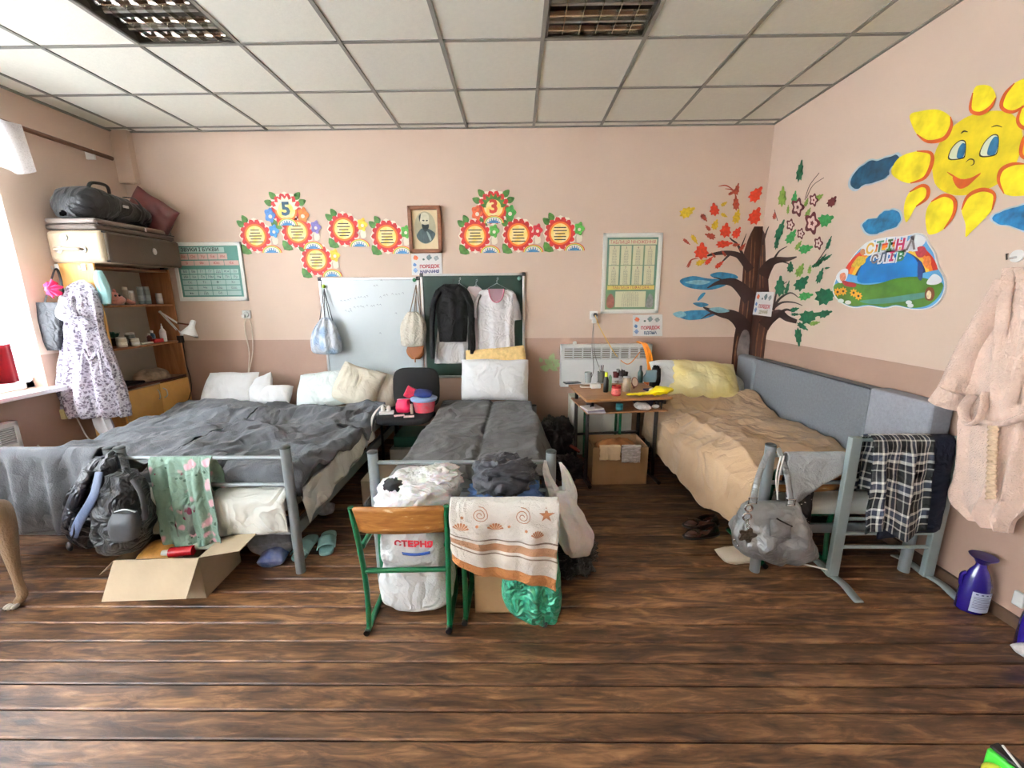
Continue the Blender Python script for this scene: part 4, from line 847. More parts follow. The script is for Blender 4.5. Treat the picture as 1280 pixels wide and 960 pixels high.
# ============================================================ shelf unit in the corner
sh = thing('shelf_unit', 'birch and brown shelf unit with two doors in the back left corner', 'shelf unit', (-3.65, -.4, 0))
sx0, sx1, sy0, sy1 = XL+.012, -3.50, -.765, -.035
MB().bx(sx0, sx1, sy0, sy0+.018, .02, 1.80).done('side_panel', beech, sh, smooth=False, bevel=.002)
MB().bx(sx0, sx1, sy1-.018, sy1, .02, 1.80).done('side_panel', oak, sh, smooth=False, bevel=.002)
MB().bx(sx0, sx0+.006, sy0+.018, sy1-.018, .02, 1.78).done('back_panel', mat('hardboard_grey', (176,168,152), .7, var=.04), sh, smooth=False)
for z in (1.782, 1.47, 1.115): MB().bx(sx0, sx1-.01, sy0+.018, sy1-.018, z-.018, z).done('shelf', oak, sh, smooth=False, bevel=.002)
MB().bx(sx0, sx1, sy0+.018, sy1-.018, .755, .775).done('counter_board', mat('dark_veneer', (84,46,34), .4, var=.15), sh, smooth=False, bevel=.002)
MB().bx(sx0, sx1, sy0+.018, sy1-.018, .02, .06).done('plinth', oak, sh, smooth=False)
for a, c, hy in ((sy0+.02, -.402, -.43), (-.398, sy1-.02, -.37)):
    d = MB().bx(sx1, sx1+.018, a, c, .07, .745).done('door', beech, sh, smooth=False, bevel=.003)
    MB().tube([(sx1+.018, hy, .70), (sx1+.04, hy+(.01 if hy > -.4 else -.01), .68), (sx1+.04, hy+(.01 if hy > -.4 else -.01), .63), (sx1+.018, hy, .61)], .005, 6, 5).done('handle', alu, d)
# suitcases and bags on top -------------------------------------------------
sc = thing('suitcase', 'large taupe suitcase lying on top of the shelf unit', 'suitcase', (-3.57, -.42, 1.785))
scm = mat('suitcase_fabric', (176,158,132), .8, var=.06, vs=10, bump=.2, bs=150); scd = mat('suitcase_shaded_side', (82,70,56), .8, var=.08, vs=10, bump=.2, bs=150); pipe = mat('suitcase_piping', (40,36,34), .5)
MB().bx(-3.795, -3.36, -.80, -.06, 1.80, 2.045).done('shell', scm, sc, bevel=.035)
MB().bx(-3.37, -3.335, -.775, -.07, 1.803, 2.035).done('front_panel', scd, sc, bevel=.016)  # long side coloured darker, standing in for its shade beside the window-lit end
for z in (1.812, 2.03): MB().tube([(-3.355, -.79, z), (-3.35, -.78, z), (-3.35, -.085, z), (-3.37, -.065, z)], .007, 6).done('piping', pipe, sc)
MB().tube([(-3.70, -.80, 1.90), (-3.69, -.835, 1.90), (-3.52, -.835, 1.90), (-3.51, -.80, 1.90)], .012, 8, 5).done('handle', mat('handle_tan', (150,132,110), .5), sc)
for x, z in ((-3.70, 1.9), (-3.51, 1.9), (-3.64, 1.99)): MB().lathe([(.001, -.008), (.028, -.008), (.028, .004), (.02, .008), (.001, .009)], (x, -.806, z), 16, M=Matrix.Rotation(PI/2, 3, 'X')).done('stud', alu, sc)
MB().lathe([(.001, -.008), (.03, -.008), (.028, .004), (.001, .008)], (-3.333, -.36, 1.925), 16, 1, .7, M=Matrix.Rotation(PI/2, 3, 'Y')).done('badge', alu, sc)
for x in (-3.72, -3.45): MB().box((x, -.15, 1.795), (.04, .05, .02)).done('foot', blackp, sc)
s2 = thing('suitcase', 'thin dark flat suitcase lying on the taupe one', 'suitcase', (-3.57, -.42, 2.045))
MB().bx(-3.79, -3.39, -.79, -.04, 2.047, 2.09).done('lower_shell', mat('flat_case_brown', (92,80,72), .7, bump=.2, bs=140), s2, bevel=.016)
MB().bx(-3.79, -3.40, -.785, -.045, 2.094, 2.135).done('lid', mat('flat_case_grey', (124,112,104), .7, bump=.2, bs=140), s2, bevel=.016)
MB().tube([(-3.38, -.785, 2.092), (-3.385, -.05, 2.092)], .005, 6).done('zip', pipe, s2)
MB().box((-3.38, -.36, 2.105), (.006, .02, .03)).done('zip_pull', alu, s2)
df = thing('duffel_bag', 'black duffel bag on top of the stacked suitcases', 'bag', (-3.58, -.45, 2.138))
dfm = mat('black_nylon', (16,17,19), .55, crease=.45, cs=4.5, var=.15, vs=8, bump=.35, bs=14, sheen=.1)
b = MB(); rg = []
for i in range(9):
    t_ = i/8; y = -.80+.66*t_; s_ = (math.sin(PI*min(max(t_, .06), .94)))**.35; rg.append((y, s_))
def dfn(u, v):
    a = 2*PI*u; y = -.82+.68*v; s_ = max(.02, 1-abs(2*v-1)**5)**.5
    hx = .175*s_; hz = (.105+.025*math.sin(v*5+.5))*s_
    n_ = .014*noise.noise(V((math.cos(a)*2, math.sin(a)*2, v*7)))+.008*wr(math.cos(a)*2+v*5, math.sin(a)*2, 3)
    z = 2.14+.118*s_+.0+(hz+n_)*math.copysign(abs(math.sin(a))**.7, math.sin(a))
    return V((-3.585+(hx+n_)*math.copysign(abs(math.cos(a))**.8, math.cos(a)), y, max(z, 2.139)))
b.grid(dfn, 40, 36, True); b.done('bag_body', dfm, df, ang=2)
for y in (-.64, -.32): MB().tube([(-3.44, y, 2.16), (-3.40, y, 2.25), (-3.45, y, 2.36), (-3.55, y, 2.38)], .014, 8, 6, flat=.3).done('strap', blackp, df)
MB().tube([(-3.5, -.68, 2.35), (-3.48, -.66, 2.41), (-3.48, -.54, 2.42), (-3.5, -.5, 2.37)], .012, 8, 6).done('handle', blackp, df)
MB().box((-3.405, -.48, 2.27), (.006, .05, .02)).done('buckle', alu, df)
cb = MB()
R_ = Matrix.Rotation(.62, 3, 'X')
def cfn(u, v):
    a = 2*u-1; d = 2*v-1; return a, d
pillow('cushion', 'maroon cushion in a clear zipped cover leaning down beside the duffel bag', (-3.52, -.115, 2.265), .42, .36, .10, rx=PI/2, ry=.62, rz=.08, m=mat('maroon_cloth', (104,52,50), .5, var=.2, vs=14, coat=.5), seed=4, catg='cushion')
# things on the shelves -------------------------------------------------
def bottle(label, x, y, z, r, h, c, cap=(235,235,235), kind=0, name='bottle', catg='bottle', group=None, rough=.3):
    t = thing(name, label, catg, (x, y, z), group=group)
    m_ = mat('bottle_%d_%d_%d' % tuple(c), c, rough, var=.04)
    if kind == 0: pr_ = [(r*.9, 0), (r, .004), (r, h*.62), (r*.85, h*.70), (r*.42, h*.77), (r*.42, h*.8)]; cp = [(r*.5, h*.8), (r*.5, h*.98), (r*.4, h)]
    elif kind == 1: pr_ = [(r*.95, 0), (r, .004), (r, h*.8), (r*.9, h*.84)]; cp = [(r*.96, h*.84), (r*.96, h*.98), (r*.85, h)]
    else: pr_ = [(r*.9, 0), (r, .005), (r, h*.55), (r*.6, h*.7), (r*.3, h*.74)]; cp = [(r*.34, h*.74), (r*.34, h*.84), (r*.16, h*.86), (r*.14, h)]
    MB().lathe(pr_, (x, y, z), 16).done('body', m_, t)
    MB().lathe(cp, (x, y, z), 14).done('cap', mat('cap_%d_%d_%d' % tuple(cap), cap, .35, var=.03), t)
    if r > .022: MB().lathe([(r*1.015, h*.2), (r*1.015, h*.5)], (x, y, z), 16, cap=False).done('label_band', mat('band_%d' % c[0], [min(255, q+40) for q in c], .5, var=.2, vs=60), t)
    return t
random.seed(11)
for i, (dy, r, h, c, cp, k, lb) in enumerate(((.0, .02, .15, (150,140,120), (200,190,170), 1, 'tan slim tube left of the white-capped one, upper shelf'), (.05, .022, .12, (214,206,190), (240,240,236), 1, 'cream tube on the upper shelf between the pink toy and two grey cans'), (.15, .026, .155, (140,150,146), (170,176,172), 1, 'grey spray can on the upper shelf, left of its twin'), (.21, .026, .16, (150,158,154), (180,184,180), 1, 'taller grey spray can on the upper shelf, second from the right end'), (.34, .026, .10, (222,218,208), (230,226,220), 1, 'short white tub at the right end of the upper shelf'))):
    bottle(lb, -3.60, -.43+dy, 1.472, r, h, c, cp, k, name='tube' if i < 2 else ('spray_can' if i < 4 else 'tub'), catg='toiletry')
toy = thing('plush_toy', 'pink plush toy with dark eyes slumped on the upper shelf', 'toy', (-3.60, -.52, 1.472))
pk = mat('pink_plush', (206,142,126), .9, var=.15, vs=40, bump=.4, bs=120, sheen=.4)
MB().sphere((-3.60, -.52, 1.512), .055, 14, (.8, 1.25, .75)).done('body', pk, toy); MB().sphere((-3.59, -.56, 1.545), .042, 14, (.9, 1.1, .9)).done('head', pk, toy)
for y in (-.575, -.54): MB().sphere((-3.553, y, 1.55), .009, 8).done('eye', blackp, toy)
for y in (-.59, -.53): MB().sphere((-3.60, y, 1.585), .016, 8, (.5, 1, 1.2)).done('ear', pk, toy)
MB().tube([(-3.57, -.47, 1.51), (-3.55, -.44, 1.49), (-3.55, -.42, 1.485)], .018, 8).done('leg', pk, toy)
recenter(MB().sphere((-3.63, -.64, 1.535), .06, 14, (.9, 1.1, 1.0)).done('hat', mat('dark_green_knit', (26,74,50), .9, var=.2, vs=50, bump=.4, bs=90), tags=('dark green knitted ball left of the pink plush toy', 'hat')))
bottle('turquoise plastic bottle lying near the shelf side, behind the hung dress', -3.56, -.70, 1.472, .03, .13, (120,190,184), (150,210,204), 1)
for i, (y, x, r, h, c, cp, k, lb) in enumerate(((-.60, -3.56, .036, .085, (210,200,180), (230,226,214), 1, 'wide cream jar, leftmost on the middle shelf'), (-.50, -3.54, .034, .062, (226,222,206), (236,232,220), 1, 'low cream jar at the front of the middle shelf'), (-.45, -3.62, .036, .11, (110,112,104), (236,236,232), 1, 'dark jar with a white lid on the middle shelf'), (-.30, -3.58, .02, .09, (96,40,40), (226,224,220), 0, 'small dark red bottle with white cap, middle shelf'), (-.22, -3.62, .022, .11, (80,100,130), (220,220,220), 0, 'small blue bottle with white cap, middle shelf'), (-.17, -3.56, .026, .17, (232,232,228), (240,240,238), 2, 'tall white pump bottle at the right of the middle shelf'))):
    bottle(lb, x, y, 1.117, r, h, c, cp, k, name='jar' if r > .03 else 'bottle', catg='jar' if r > .03 else 'bottle')
recenter(MB().box((-3.56, -.26, 1.135), (.07, .10, .034)).done('box', mat('red_box', (176,32,36), .5), None, bevel=.004, tags=('flat red box on the middle shelf before the small bottles', 'box')))
recenter(MB().box((-3.545, -.39, 1.126), (.05, .12, .016)).done('box', mat('pale_box', (206,206,192), .5), None, bevel=.004, tags=('flat pale box at the front of the middle shelf', 'box')))
pp = thing('potted_plant', 'small leafy green plant at the back of the middle shelf', 'plant', (-3.70, -.52, 1.117))
MB().lathe([(.025, 0), (.035, .06), (.037, .065), (.03, .06)], (-3.70, -.52, 1.117), 14).done('pot', mat('brown_pot', (110,90,60), .6), pp)
b = MB(); random.seed(2)
for k in range(22):
    a = random.uniform(0, 6.28); d = V((math.cos(a)*random.uniform(.2, 1), math.sin(a), random.uniform(.3, 1.1))).normalized(); c = V((-3.70, -.52, 1.185)); s = d.cross(V((0,0,1))).normalized()*.016; e = c+d*.07; b.af([b.av(c), b.av(c+d*.04+s), b.av(e), b.av(c+d*.04-s)])
o = b.done('foliage', mat('shelf_leaf', (34,92,62), .6, var=.3, vs=30), pp, smooth=False, kind='stuff', solid=.001)
cp_ = MB()
def capf(u, v):
    a = 2*PI*u; r = v*.15; z = .775+.012+.085*max(0, 1-(v)**3)**.6+.008*noise.noise(V((math.cos(a)*3*v, math.sin(a)*3*v, 4)))
    return V((-3.63+.8*r*math.cos(a)*(.9+.1*math.cos(2*a)), -.30+1.15*r*math.sin(a), z-.012*(v > .98)))
cp_.grid(capf, 32, 12, True)
recenter(cp_.done('shower_cap', mat('mottled_cloth', (170,150,126), .8, var=.3, vs=18, col2=(104,84,66)), None, ang=2, solid=.004, tags=('puffy mottled cap on the dark counter of the shelf unit', 'cap')))
recenter(MB().bx(-3.74, -3.53, -.66, -.48, .777, .80).done('folded_cloth', mat('black_cloth', (20,20,22), .9, var=.2), None, bevel=.008, tags=('flat black folder on the dark counter of the shelf unit', 'folder')))
# clip lamp
lp = thing('clamp_lamp', 'white jointed clamp lamp on the edge of the shelf unit', 'lamp', (-3.47, -.05, 1.06))
A = V((-3.495, -.02, 1.20)); B_ = PY(200, 390, -.10); Cc = PY(222, 404, -.22); D_ = PY(236, 409, -.26)
for s_ in (-.008, .008): MB().tube([A+V((s_, -.02, -.02)), B_+V((s_, 0, 0))], .0045, 6).done('lower_arm', whitem, lp); MB().tube([B_+V((0, s_, 0)), Cc+V((0, s_, 0))], .0045, 6).done('upper_arm', whitem, lp)
MB().tube([A, A+V((0, -.01, -.04))], .014, 10).done('base_joint', whitem, lp); MB().sphere(B_, .013, 10).done('elbow_joint', whitem, lp)
b = MB(); b.box(A+V((-.01, -.02, -.075)), (.03, .05, .07)); b.tube([A+V((-.01, -.02, -.11)), A+V((-.01, -.02, -.17))], .005, 6); b.done('clamp', blackp, lp, smooth=False)
dr = (PY(218, 421, -.28)-D_).normalized()
zq = V((0,0,1)); rot = zq.rotation_difference(V((-.25, -.25, -.9)).normalized()).to_matrix()
MB().lathe([(.012, -.07), (.022, -.06), (.024, -.015), (.03, 0), (.072, .075), (.070, .077), (.026, .006), (.01, 0)], D_+V((.04, -.02, 0)), 22, M=rot).done('lamp_shade', whitem, lp)
MB().tube([Cc, D_+V((.03, 0, .02))], .008, 8).done('head_joint', chrome, lp)
MB().tube([A+V((.01, -.02, -.1)), A+V((.02, -.04, -.3)), A+V((.015, -.03, -.6)), A+V((.02, -.3, -.9))], .004, 6, 6).done('cord', blackp, lp)
# ============================================================ beds
sheet = mat('white_sheet', (214,216,208), .8, var=.06, vs=5, bump=.25, bs=9, crease=.5, cs=4); mattr = mat('mattress_cloth', (214,214,204), .85, var=.05, vs=8, bump=.2, bs=30)
def bed(label, x0, x1, yf, yh, group, zt=.745, ticking=mattr, ztop=.47):
    t = thing('metal_bed', label, 'bed', ((x0+x1)/2, (yf+yh)/2, 0), group=group)
    for x in (x0, x1):
        for y, h in ((yf, zt), (yh, .43)):
            p = MB().tube([(x, y, 0), (x, y, h)], .026, 20).done('post', greym, t); MB().lathe([(.027, 0), (.027, .006), (.022, .010), (.001, .011)], (x, y, h-.001), 20).done('end_cap', mat('post_cap', (60,66,66), .5), p)
    for y in (yf, yh):
        for z in ((.69, .535) if y == yf else (.40,)): MB().tube([(x0, y, z), (x1, y, z)], .011, 10).done('cross_rail', greym, t)
        MB().bx(x0, x1, y-.012, y+.012, .24, .29).done('end_rail', greym, t, smooth=False, bevel=.004)
    for x in (x0, x1): MB().bx(x-.014, x+.014, yf, yh, .225, .30).done('side_rail', greym, t, smooth=False, bevel=.004)
    b = MB()
    for k in range(9): y = yf+(yh-yf)*(k+.5)/9; b.bx(x0+.012, x1-.012, y-.025, y+.025, .30, .312)
    b.done('slats', mat('bed_slat', (150,120,84), .6), t, smooth=False, kind='stuff')
    def mf(u, v):
        a = 2*PI*u; e = .35; cx_, cz_ = math.copysign(abs(math.cos(a))**e, math.cos(a)), math.copysign(abs(math.sin(a))**e, math.sin(a))
        y = yf+.045+(yh-yf-.10)*v; s_ = 1-.10*abs(2*v-1)**14
        return V(((x0+x1)/2+(x1-x0-.07)/2*cx_*s_, y, (.315+ztop)/2+(ztop-.315)/2*cz_*s_+.004*noise.noise(V((a, v*8, 1)))))
    b = MB(); ids = b.grid(mf, 32, 22, True); b.af([ids[i][0] for i in range(32)]); b.af([ids[i][-1] for i in range(31, -1, -1)])
    b.done('mattress', ticking, t, ang=2)
    return t
bed('grey metal bed farthest left, its foot rail covered by a hanging blanket', -3.24, -2.34, -2.05, -.10, 'grey metal beds')
bed('grey metal bed right of the first, its foot rails hung with a floral cloth', -2.285, -1.395, -2.05, -.10, 'grey metal beds')
bed('grey metal bed under the chalkboard, in the middle of the room', -.905, .01, -2.12, -.06, 'grey metal beds')
bed('grey metal bed by the right wall under the tan blanket', 1.17, 2.0, -2.04, -.10, 'grey metal beds')
# blankets -----------------------------------------------------------------
def woolmat(name, c, c2, sc_=5):
    m = mat(name, c, .95, var=0, col2=c2, vs=sc_, bump=.5, bs=160, sheen=.15, det=7, crease=.5, cs=2.4); return m
gw = woolmat('grey_wool', (98,102,106), (70,72,76)); gw2 = woolmat('charcoal_wool', (84,84,82), (60,58,56), 7); tw = woolmat('tan_wool', (190,160,126), (164,134,102), 3)
def blanket(name, label, x0, x1, y0, y1, ztop, m, fn_edge, seed, lump=.02, nu=90, nv=80, group=None, thick=.008, crease=None):
    """u across in x, v along in y from foot to head; fn_edge(u,v,x,y,z)->Vector bends the borders"""
    b = MB()
    def fn(u, v):
        x = x0+(x1-x0)*u; y = y0+(y1-y0)*v
        z = ztop+lump*(.9*noise.noise(V((x*2.2, y*1.8, seed)))+.75*(wr(x*1.2+y*.9, y*1.6-x*.5, seed, 1.5)-.5)+.5*(wr(x*1.9-y, y*1.4, seed+4, 2.8)-.5)+.22*(wr(x+y*.4, y*.7, seed+8, 8)-.5)+.08*(wr(x, y, seed+9, 19)-.5))
        return fn_edge(u, v, x, y, z)
    b.grid(fn, nu, nv)
    o = b.done(name, m, None, ang=3, solid=thick, tags=(label, 'blanket')); recenter(o)
    return o
def sstep(a, b_, x): t_ = min(1, max(0, (x-a)/(b_-a))); return t_*t_*(3-2*t_)
# right-hand blanket of the pair: lies from the pillows to the foot rail and over the right edge
def eA(u, v, x, y, z):
    z += .045*sstep(.75, 1, v)*(1-.5*u)+.03*math.sin(u*3+v*4)*v
    d = max(0, x+1.44)                                 # past the right side of the mattress
    rgt = -1.40+.07*min(1, d/.1)
    if d > 0: x = -1.44+min(d, .10)*.8; z -= .30*d*(1+.5*d/.2)*(.6+.5*v)+.01*math.sin(y*18)
    e = max(0, -1.97-y)                                # foot edge slumps down before the rails
    cut = .10*math.sin(3.2*u)+.03*math.sin(u*19)
    if e > 0: y = -1.97-min(e, .03)+.006*math.sin(x*30); z -= e*(.75+.35*math.sin(3*u+.4))
    return V((x, y, z))
blanket('blanket', 'rumpled grey wool blanket on the bed right of the first, ending under the white pillows', -2.37, -1.28, -2.14, -.50, .545, gw, eA, 3, lump=.065)
def eB(u, v, x, y, z):
    z += .05*sstep(.7, 1, v)
    d = max(0, -3.20-x)
    if d > 0: x = -3.20-min(d, .05); z -= d*1.2
    e = max(0, -2.02-y)
    ht = .735
    if y < -1.80 and e == 0: z = z+(ht-z)*sstep(-1.80, -2.02, y)
    if e > 0:
        arc = .075
        if e < arc: a = e/arc*PI; y = -2.02-.027*(1-math.cos(a))-.0; z = ht+.012*math.sin(a)
        else:
            L_ = e-arc; f = math.sin(x*26+1.5*math.sin(x*7))+.5*math.sin(x*57); y = -2.085-.006-L_*.05-.018*f*min(1, L_/.1); z = ht-L_*1.0+.0*f
    return V((x, y, z))
blanket('blanket', 'grey blanket of the farthest left bed, hanging in folds over its foot rail', -3.42, -2.385, -2.54, -.50, .545, woolmat('grey_wool_left', (104,108,112), (80,82,86)), eB, 9, lump=.055, nv=110)
# blanket in the middle
def eC(u, v, x, y, z):
    z += .02*math.sin(u*PI)
    if x < -.86: d = -.86-x; x = -.86-d*.45-.10*(1-v)**3*min(1, d*8); z -= d*1.05
    if x > -.02: d = x+.02; x = -.02+d*.45+.02*math.sin(y*5); z -= d*1.0
    return V((x, y, z+.018*math.exp(-((x+.42-.03*v)/.018)**2)*-1))
blanket('blanket', 'dark charcoal wool blanket on the bed under the chalkboard', -1.10, .24, -1.99, -.32, .525, gw2, eC, 21, lump=.028, group=None)
def eD(u, v, x, y, z):
    z += .02+.05*sstep(.82, 1, v)+.03*math.sin(u*4+v*3)
    if x < 1.20:
        d = 1.20-x; drop = .30+.12*math.sin(v*2.6+.4); x = 1.20-.16*sstep(0, .12, d)*(.35+.65*sstep(0, .3, v))-.012*math.sin(y*13)*min(1, d*6)-.06*d; z -= min(d, .42)*(1.0)
    return V((x, y, z))
blanket('blanket', 'tan wool blanket on the right bed, hanging over its left side', .80, 1.99, -1.97, -.42, .555, tw, eD, 33, lump=.05)
# sheets visible under the blankets
def sheet_front(label, x0, x1, y, z0, z1, seed, yb=.0):
    b = MB()
    def fn(u, v):
        x = x0+(x1-x0)*u; z = z1-(z1-z0)*v*(.88+.10*math.sin(u*3.1)); return V((x, y-.006*math.sin(u*22+3*v)*v+.06*(1-min(1, v*5))-.012*math.sin(PI*v)+.012*noise.noise(V((x*9, z*9, seed))), z))
    b.grid(fn, 60, 16); o = b.done('bed_sheet', sheet, None, ang=3, solid=.004, tags=(label, 'sheet')); recenter(o); return o
sheet_front('white sheet hanging at the foot of the bed with the floral cloth', -2.25, -1.42, -2.076, .235, .50, 2)
b = MB()
def shf(u, v):
    y = -2.0+1.15*u; d = v*.20; return V((-1.395+.035+.012*math.sin(u*26+v*2)+.01*v-.02*(1-v), y, .475-d*(1-.55*u)))
b.grid(shf, 60, 10); recenter(b.done('bed_sheet', sheet, None, ang=3, solid=.004, tags=('white sheet showing under the grey blanket along the right bed side', 'sheet')))
b = MB()
def shm(u, v): x = -.84+.42*u; return V((x, -2.06-.012*math.sin(u*14+v*4)-.01*v, .50-.22*v*(.7+.3*math.sin(u*4))))
b.grid(shm, 40, 10); recenter(b.done('bed_sheet', mat('bluish_sheet', (190,206,214), .8, crease=.22, cs=4.5, bump=.25, bs=10), None, ang=3, solid=.004, tags=('pale blue-white sheet at the foot of the middle bed', 'sheet')))
# pillows --------------------------------------------------------------
pw = mat('white_pillowcase', (230,232,232), .85, crease=.22, cs=4.5, var=.03, vs=6, bump=.25, bs=12); pbg = mat('beige_pillowcase', (206,200,182), .85, crease=.22, cs=4.5, var=.04, vs=6, bump=.25, bs=12)
pillow('pillow', 'white pillow propped at the head of the farthest left bed', (-2.92, -.27, .67), .50, .36, .15, rx=.95, rz=.05, m=pw, seed=1)
pillow('pillow', 'thin white pillow leaning right of the farthest left one', (-2.62, -.27, .655), .26, .32, .12, rx=1.0, ry=-.45, rz=-.2, m=pw, seed=2)
pillow('pillow', 'small low white pillow between the two beds\' pillows', (-2.45, -.33, .62), .30, .22, .12, rx=.7, rz=.1, m=pw, seed=3)
pillow('pillow', 'wide creased white pillow left of the beige one', (-1.98, -.30, .67), .56, .38, .17, rx=.9, rz=.06, ry=-.1, m=mat('printed_white_case', (222,232,228), .85, crease=.22, cs=4.5, var=.04, bump=.25, bs=12), seed=5)
pillow('pillow', 'beige-white pillow standing tilted before the whiteboard', (-1.66, -.34, .70), .44, .40, .14, rx=1.1, ry=.32, rz=-.08, m=pbg, seed=6, wr_=.018)
pillow('pillow', 'greyish beige pillow behind the tilted one, beside the black chair', (-1.45, -.26, .64), .34, .36, .13, rx=1.0, ry=.25, rz=-.25, m=mat('greige_pillowcase', (178,168,152), .85, crease=.22, cs=4.5, var=.04, bump=.25, bs=12), seed=7)
pillow('pillow', 'bright white pillow standing on the middle bed under the shirts', (-.37, -.29, .745), .66, .40, .15, rx=1.38, ry=.02, m=pw, seed=8)
pillow('pillow', 'yellowish pillow mostly hidden behind the white one on the middle bed', (-.36, -.14, .84), .60, .40, .11, rx=1.5, ry=-.09, m=mat('straw_cloth', (214,184,124), .85, crease=.22, cs=4.5, var=.15, vs=30, bump=.3, bs=30), seed=9)
pillow('pillow', 'pale yellow pillow on the right bed beside the desk', (1.56, -.30, .725), .72, .44, .20, rx=.85, ry=.06, rz=-.04, m=mat('yellow_pillowcase', (226,206,128), .85, crease=.22, cs=4.5, var=.12, vs=4, col2=(232,222,176), bump=.25, bs=10), seed=10, wr_=.02)
pillow('pillow', 'white end of a pillow at the left of the yellow one', (1.27, -.26, .76), .30, .36, .16, rx=.95, ry=-.1, m=pw, seed=14)
pillow('folded_sheet', 'crumpled white and green sheet tucked behind the yellow pillow', (1.93, -.22, .66), .22, .22, .08, rx=.8, ry=.5, m=mat('sheet_greenish', (196,200,190), .85, var=.15, vs=20, bump=.3, bs=20), seed=11, catg='sheet')
# grey padded cushions along the right wall -------------------------------------
felt = mat('grey_felt', (116,120,124), .95, var=.09, vs=60, bump=.4, bs=200); feltl = mat('light_grey_felt', (150,152,158), .95, var=.08, vs=60, bump=.4, bs=200)
hb = thing('wall_cushion', 'long grey upholstered panel along the right wall beside the tan blanket', 'cushion', (2.07, -.9, .42), group='grey upholstered wall panels')
MB().bx(2.02, 2.125, -1.60, -.36, .45, .945).done('panel', felt, hb, bevel=.014)
MB().tube([(2.018, -1.60, .945), (2.018, -.36, .945)], .005, 6).done('piping', mat('dark_felt', (60,62,66), .9), hb)
h2 = thing('wall_cushion', 'smooth grey end panel in the corner by the painted tree trunk', 'cushion', (2.07, -.2, .42), group='grey upholstered wall panels')
MB().bx(2.015, 2.125, -.352, -.04, .45, .945).done('panel', mat('grey_felt_smooth', (118,122,126), .9, var=.05), h2, bevel=.03)
h3 = thing('wall_cushion', 'lighter grey panel nearest the camera, above the navy trousers', 'cushion', (2.07, -1.8, .42), group='grey upholstered wall panels')
MB().bx(2.012, 2.13, -2.0, -1.608, .45, .955).done('panel', feltl, h3, bevel=.014)
# ============================================================ desk
DX, DY, DR = .675, -.735, .12
dk = thing('school_desk', 'brown-topped school desk crowded with small things, between the beds', 'desk', (DX, DY, 0), DR)
dtop = wood('desk_laminate', [(.2,'7c5434'), (.5,'96693f'), (.8,'ac7f52')], rough=.35, sx=2, sy=14, bump=.04, knots=False)
MB().bx(-.345, .345, -.285, .285, .722, .742).done('desktop', dtop, dk, smooth=False, bevel=.004)
MB().bx(-.33, .33, -.26, .25, .618, .630).done('book_shelf', oak, dk, smooth=False, bevel=.003)
dkm = mat('dark_desk_metal', (40,34,34), .4, .3)
for x in (-.29, .29):
    for y in (-.14, .2): MB().tube([(x, y, .03), (x, y, .722)], .016, 12).done('leg', dkm, dk)
    MB().tube([(x, -.27, .016), (x, .27, .016)], .016, 12).done('foot_bar', dkm, dk)
    MB().bar((x, -.27, .70), (x, .27, .70), .02, .03).done('bearer', dkm, dk, smooth=False)
    for y in (-.22, .2): MB().bar((x, y, .63), (x, y, .70), .008, .008).done('hanger', dkm, dk, smooth=False)
MB().tube([(-.29, .2, .3), (.29, .2, .3)], .012, 10).done('crossbar', dkm, dk)
def dpt(lx, ly): c, s = math.cos(DR), math.sin(DR); return DX+lx*c-ly*s, DY+lx*s+ly*c
def on(u, v, z=.743): p = PZ(u, v, z); return p.x, p.y
x, y = on(715, 479)
t = thing('phone', 'dark phone lying flat at the back left corner of the desk', 'phone', (x, y, .743)); MB().box((x, y, .748), (.15, .075, .009), rz=.25).done('case', mat('phone_case', (40,50,56), .3), t, bevel=.003); MB().box((x, y, .7535), (.138, .065, .002), rz=.25).done('screen', mat('phone_glass', (90,110,118), .12), t, smooth=False)
x, y = on(770, 494)
t = thing('candle_jar', 'red glass candle jar with a wooden stick at the front of the desk', 'candle', (x, y, .743))
MB().lathe([(.034, 0), (.037, .004), (.037, .078), (.034, .08), (.033, .07), (.001, .068)], (x, y, .743), 20).done('jar', mat('red_jar', (150,34,40), .2, var=.2, vs=50, coat=.5), t)
MB().lathe([(.0375, .012), (.0375, .06)], (x, y, .743), 20, cap=False).done('jar_label', mat('jar_label', (186,90,84), .5, var=.4, vs=70), t)
MB().tube([(x, y, .80), (x+.012, y, .86)], .003, 6).done('wick', oak, t)
x, y = on(783, 489)
t = thing('tin', 'beige ribbed tin right of the red candle jar', 'tin', (x, y, .743))
MB().lathe([(.032, 0)]+[(.032+(.0015 if k % 2 else 0), .01+k*.009) for k in range(12)]+[(.031, .118), (.029, .115)], (x, y, .743), 20).done('body', mat('tin_beige', (176,160,140), .4, .3, var=.1), t); MB().lathe([(.033, .116), (.033, .122), (.001, .123)], (x, y, .743), 20).done('lid', alu, t)
x, y = on(744, 485)
t = thing('charger_block', 'white multi-socket charger block left of the candle jar', 'charger', (x, y, .743)); MB().box((x, y, .762), (.085, .05, .038), rz=.1).done('block', white, t, bevel=.006); MB().tube([(x-.04, y, .75), (x-.12, y+.02, .748), (x-.1, y+.10, .748), (x-.02, y+.14, .748)], .004, 6, 6).done('cable', white, t)
x, y = on(757, 490)
t = thing('lighter_bottle', 'dark bottle with yellow cap behind the candle jar', 'bottle', (x, y, .743)); MB().lathe([(.02, 0), (.022, .01), (.022, .10), (.012, .13)], (x, y, .743), 14).done('body', mat('black_bottle', (24,30,26), .3), t); MB().lathe([(.013, .13), (.013, .16), (.008, .165)], (x, y, .743), 12).done('cap', mat('lime_cap', (206,214,50), .4), t)
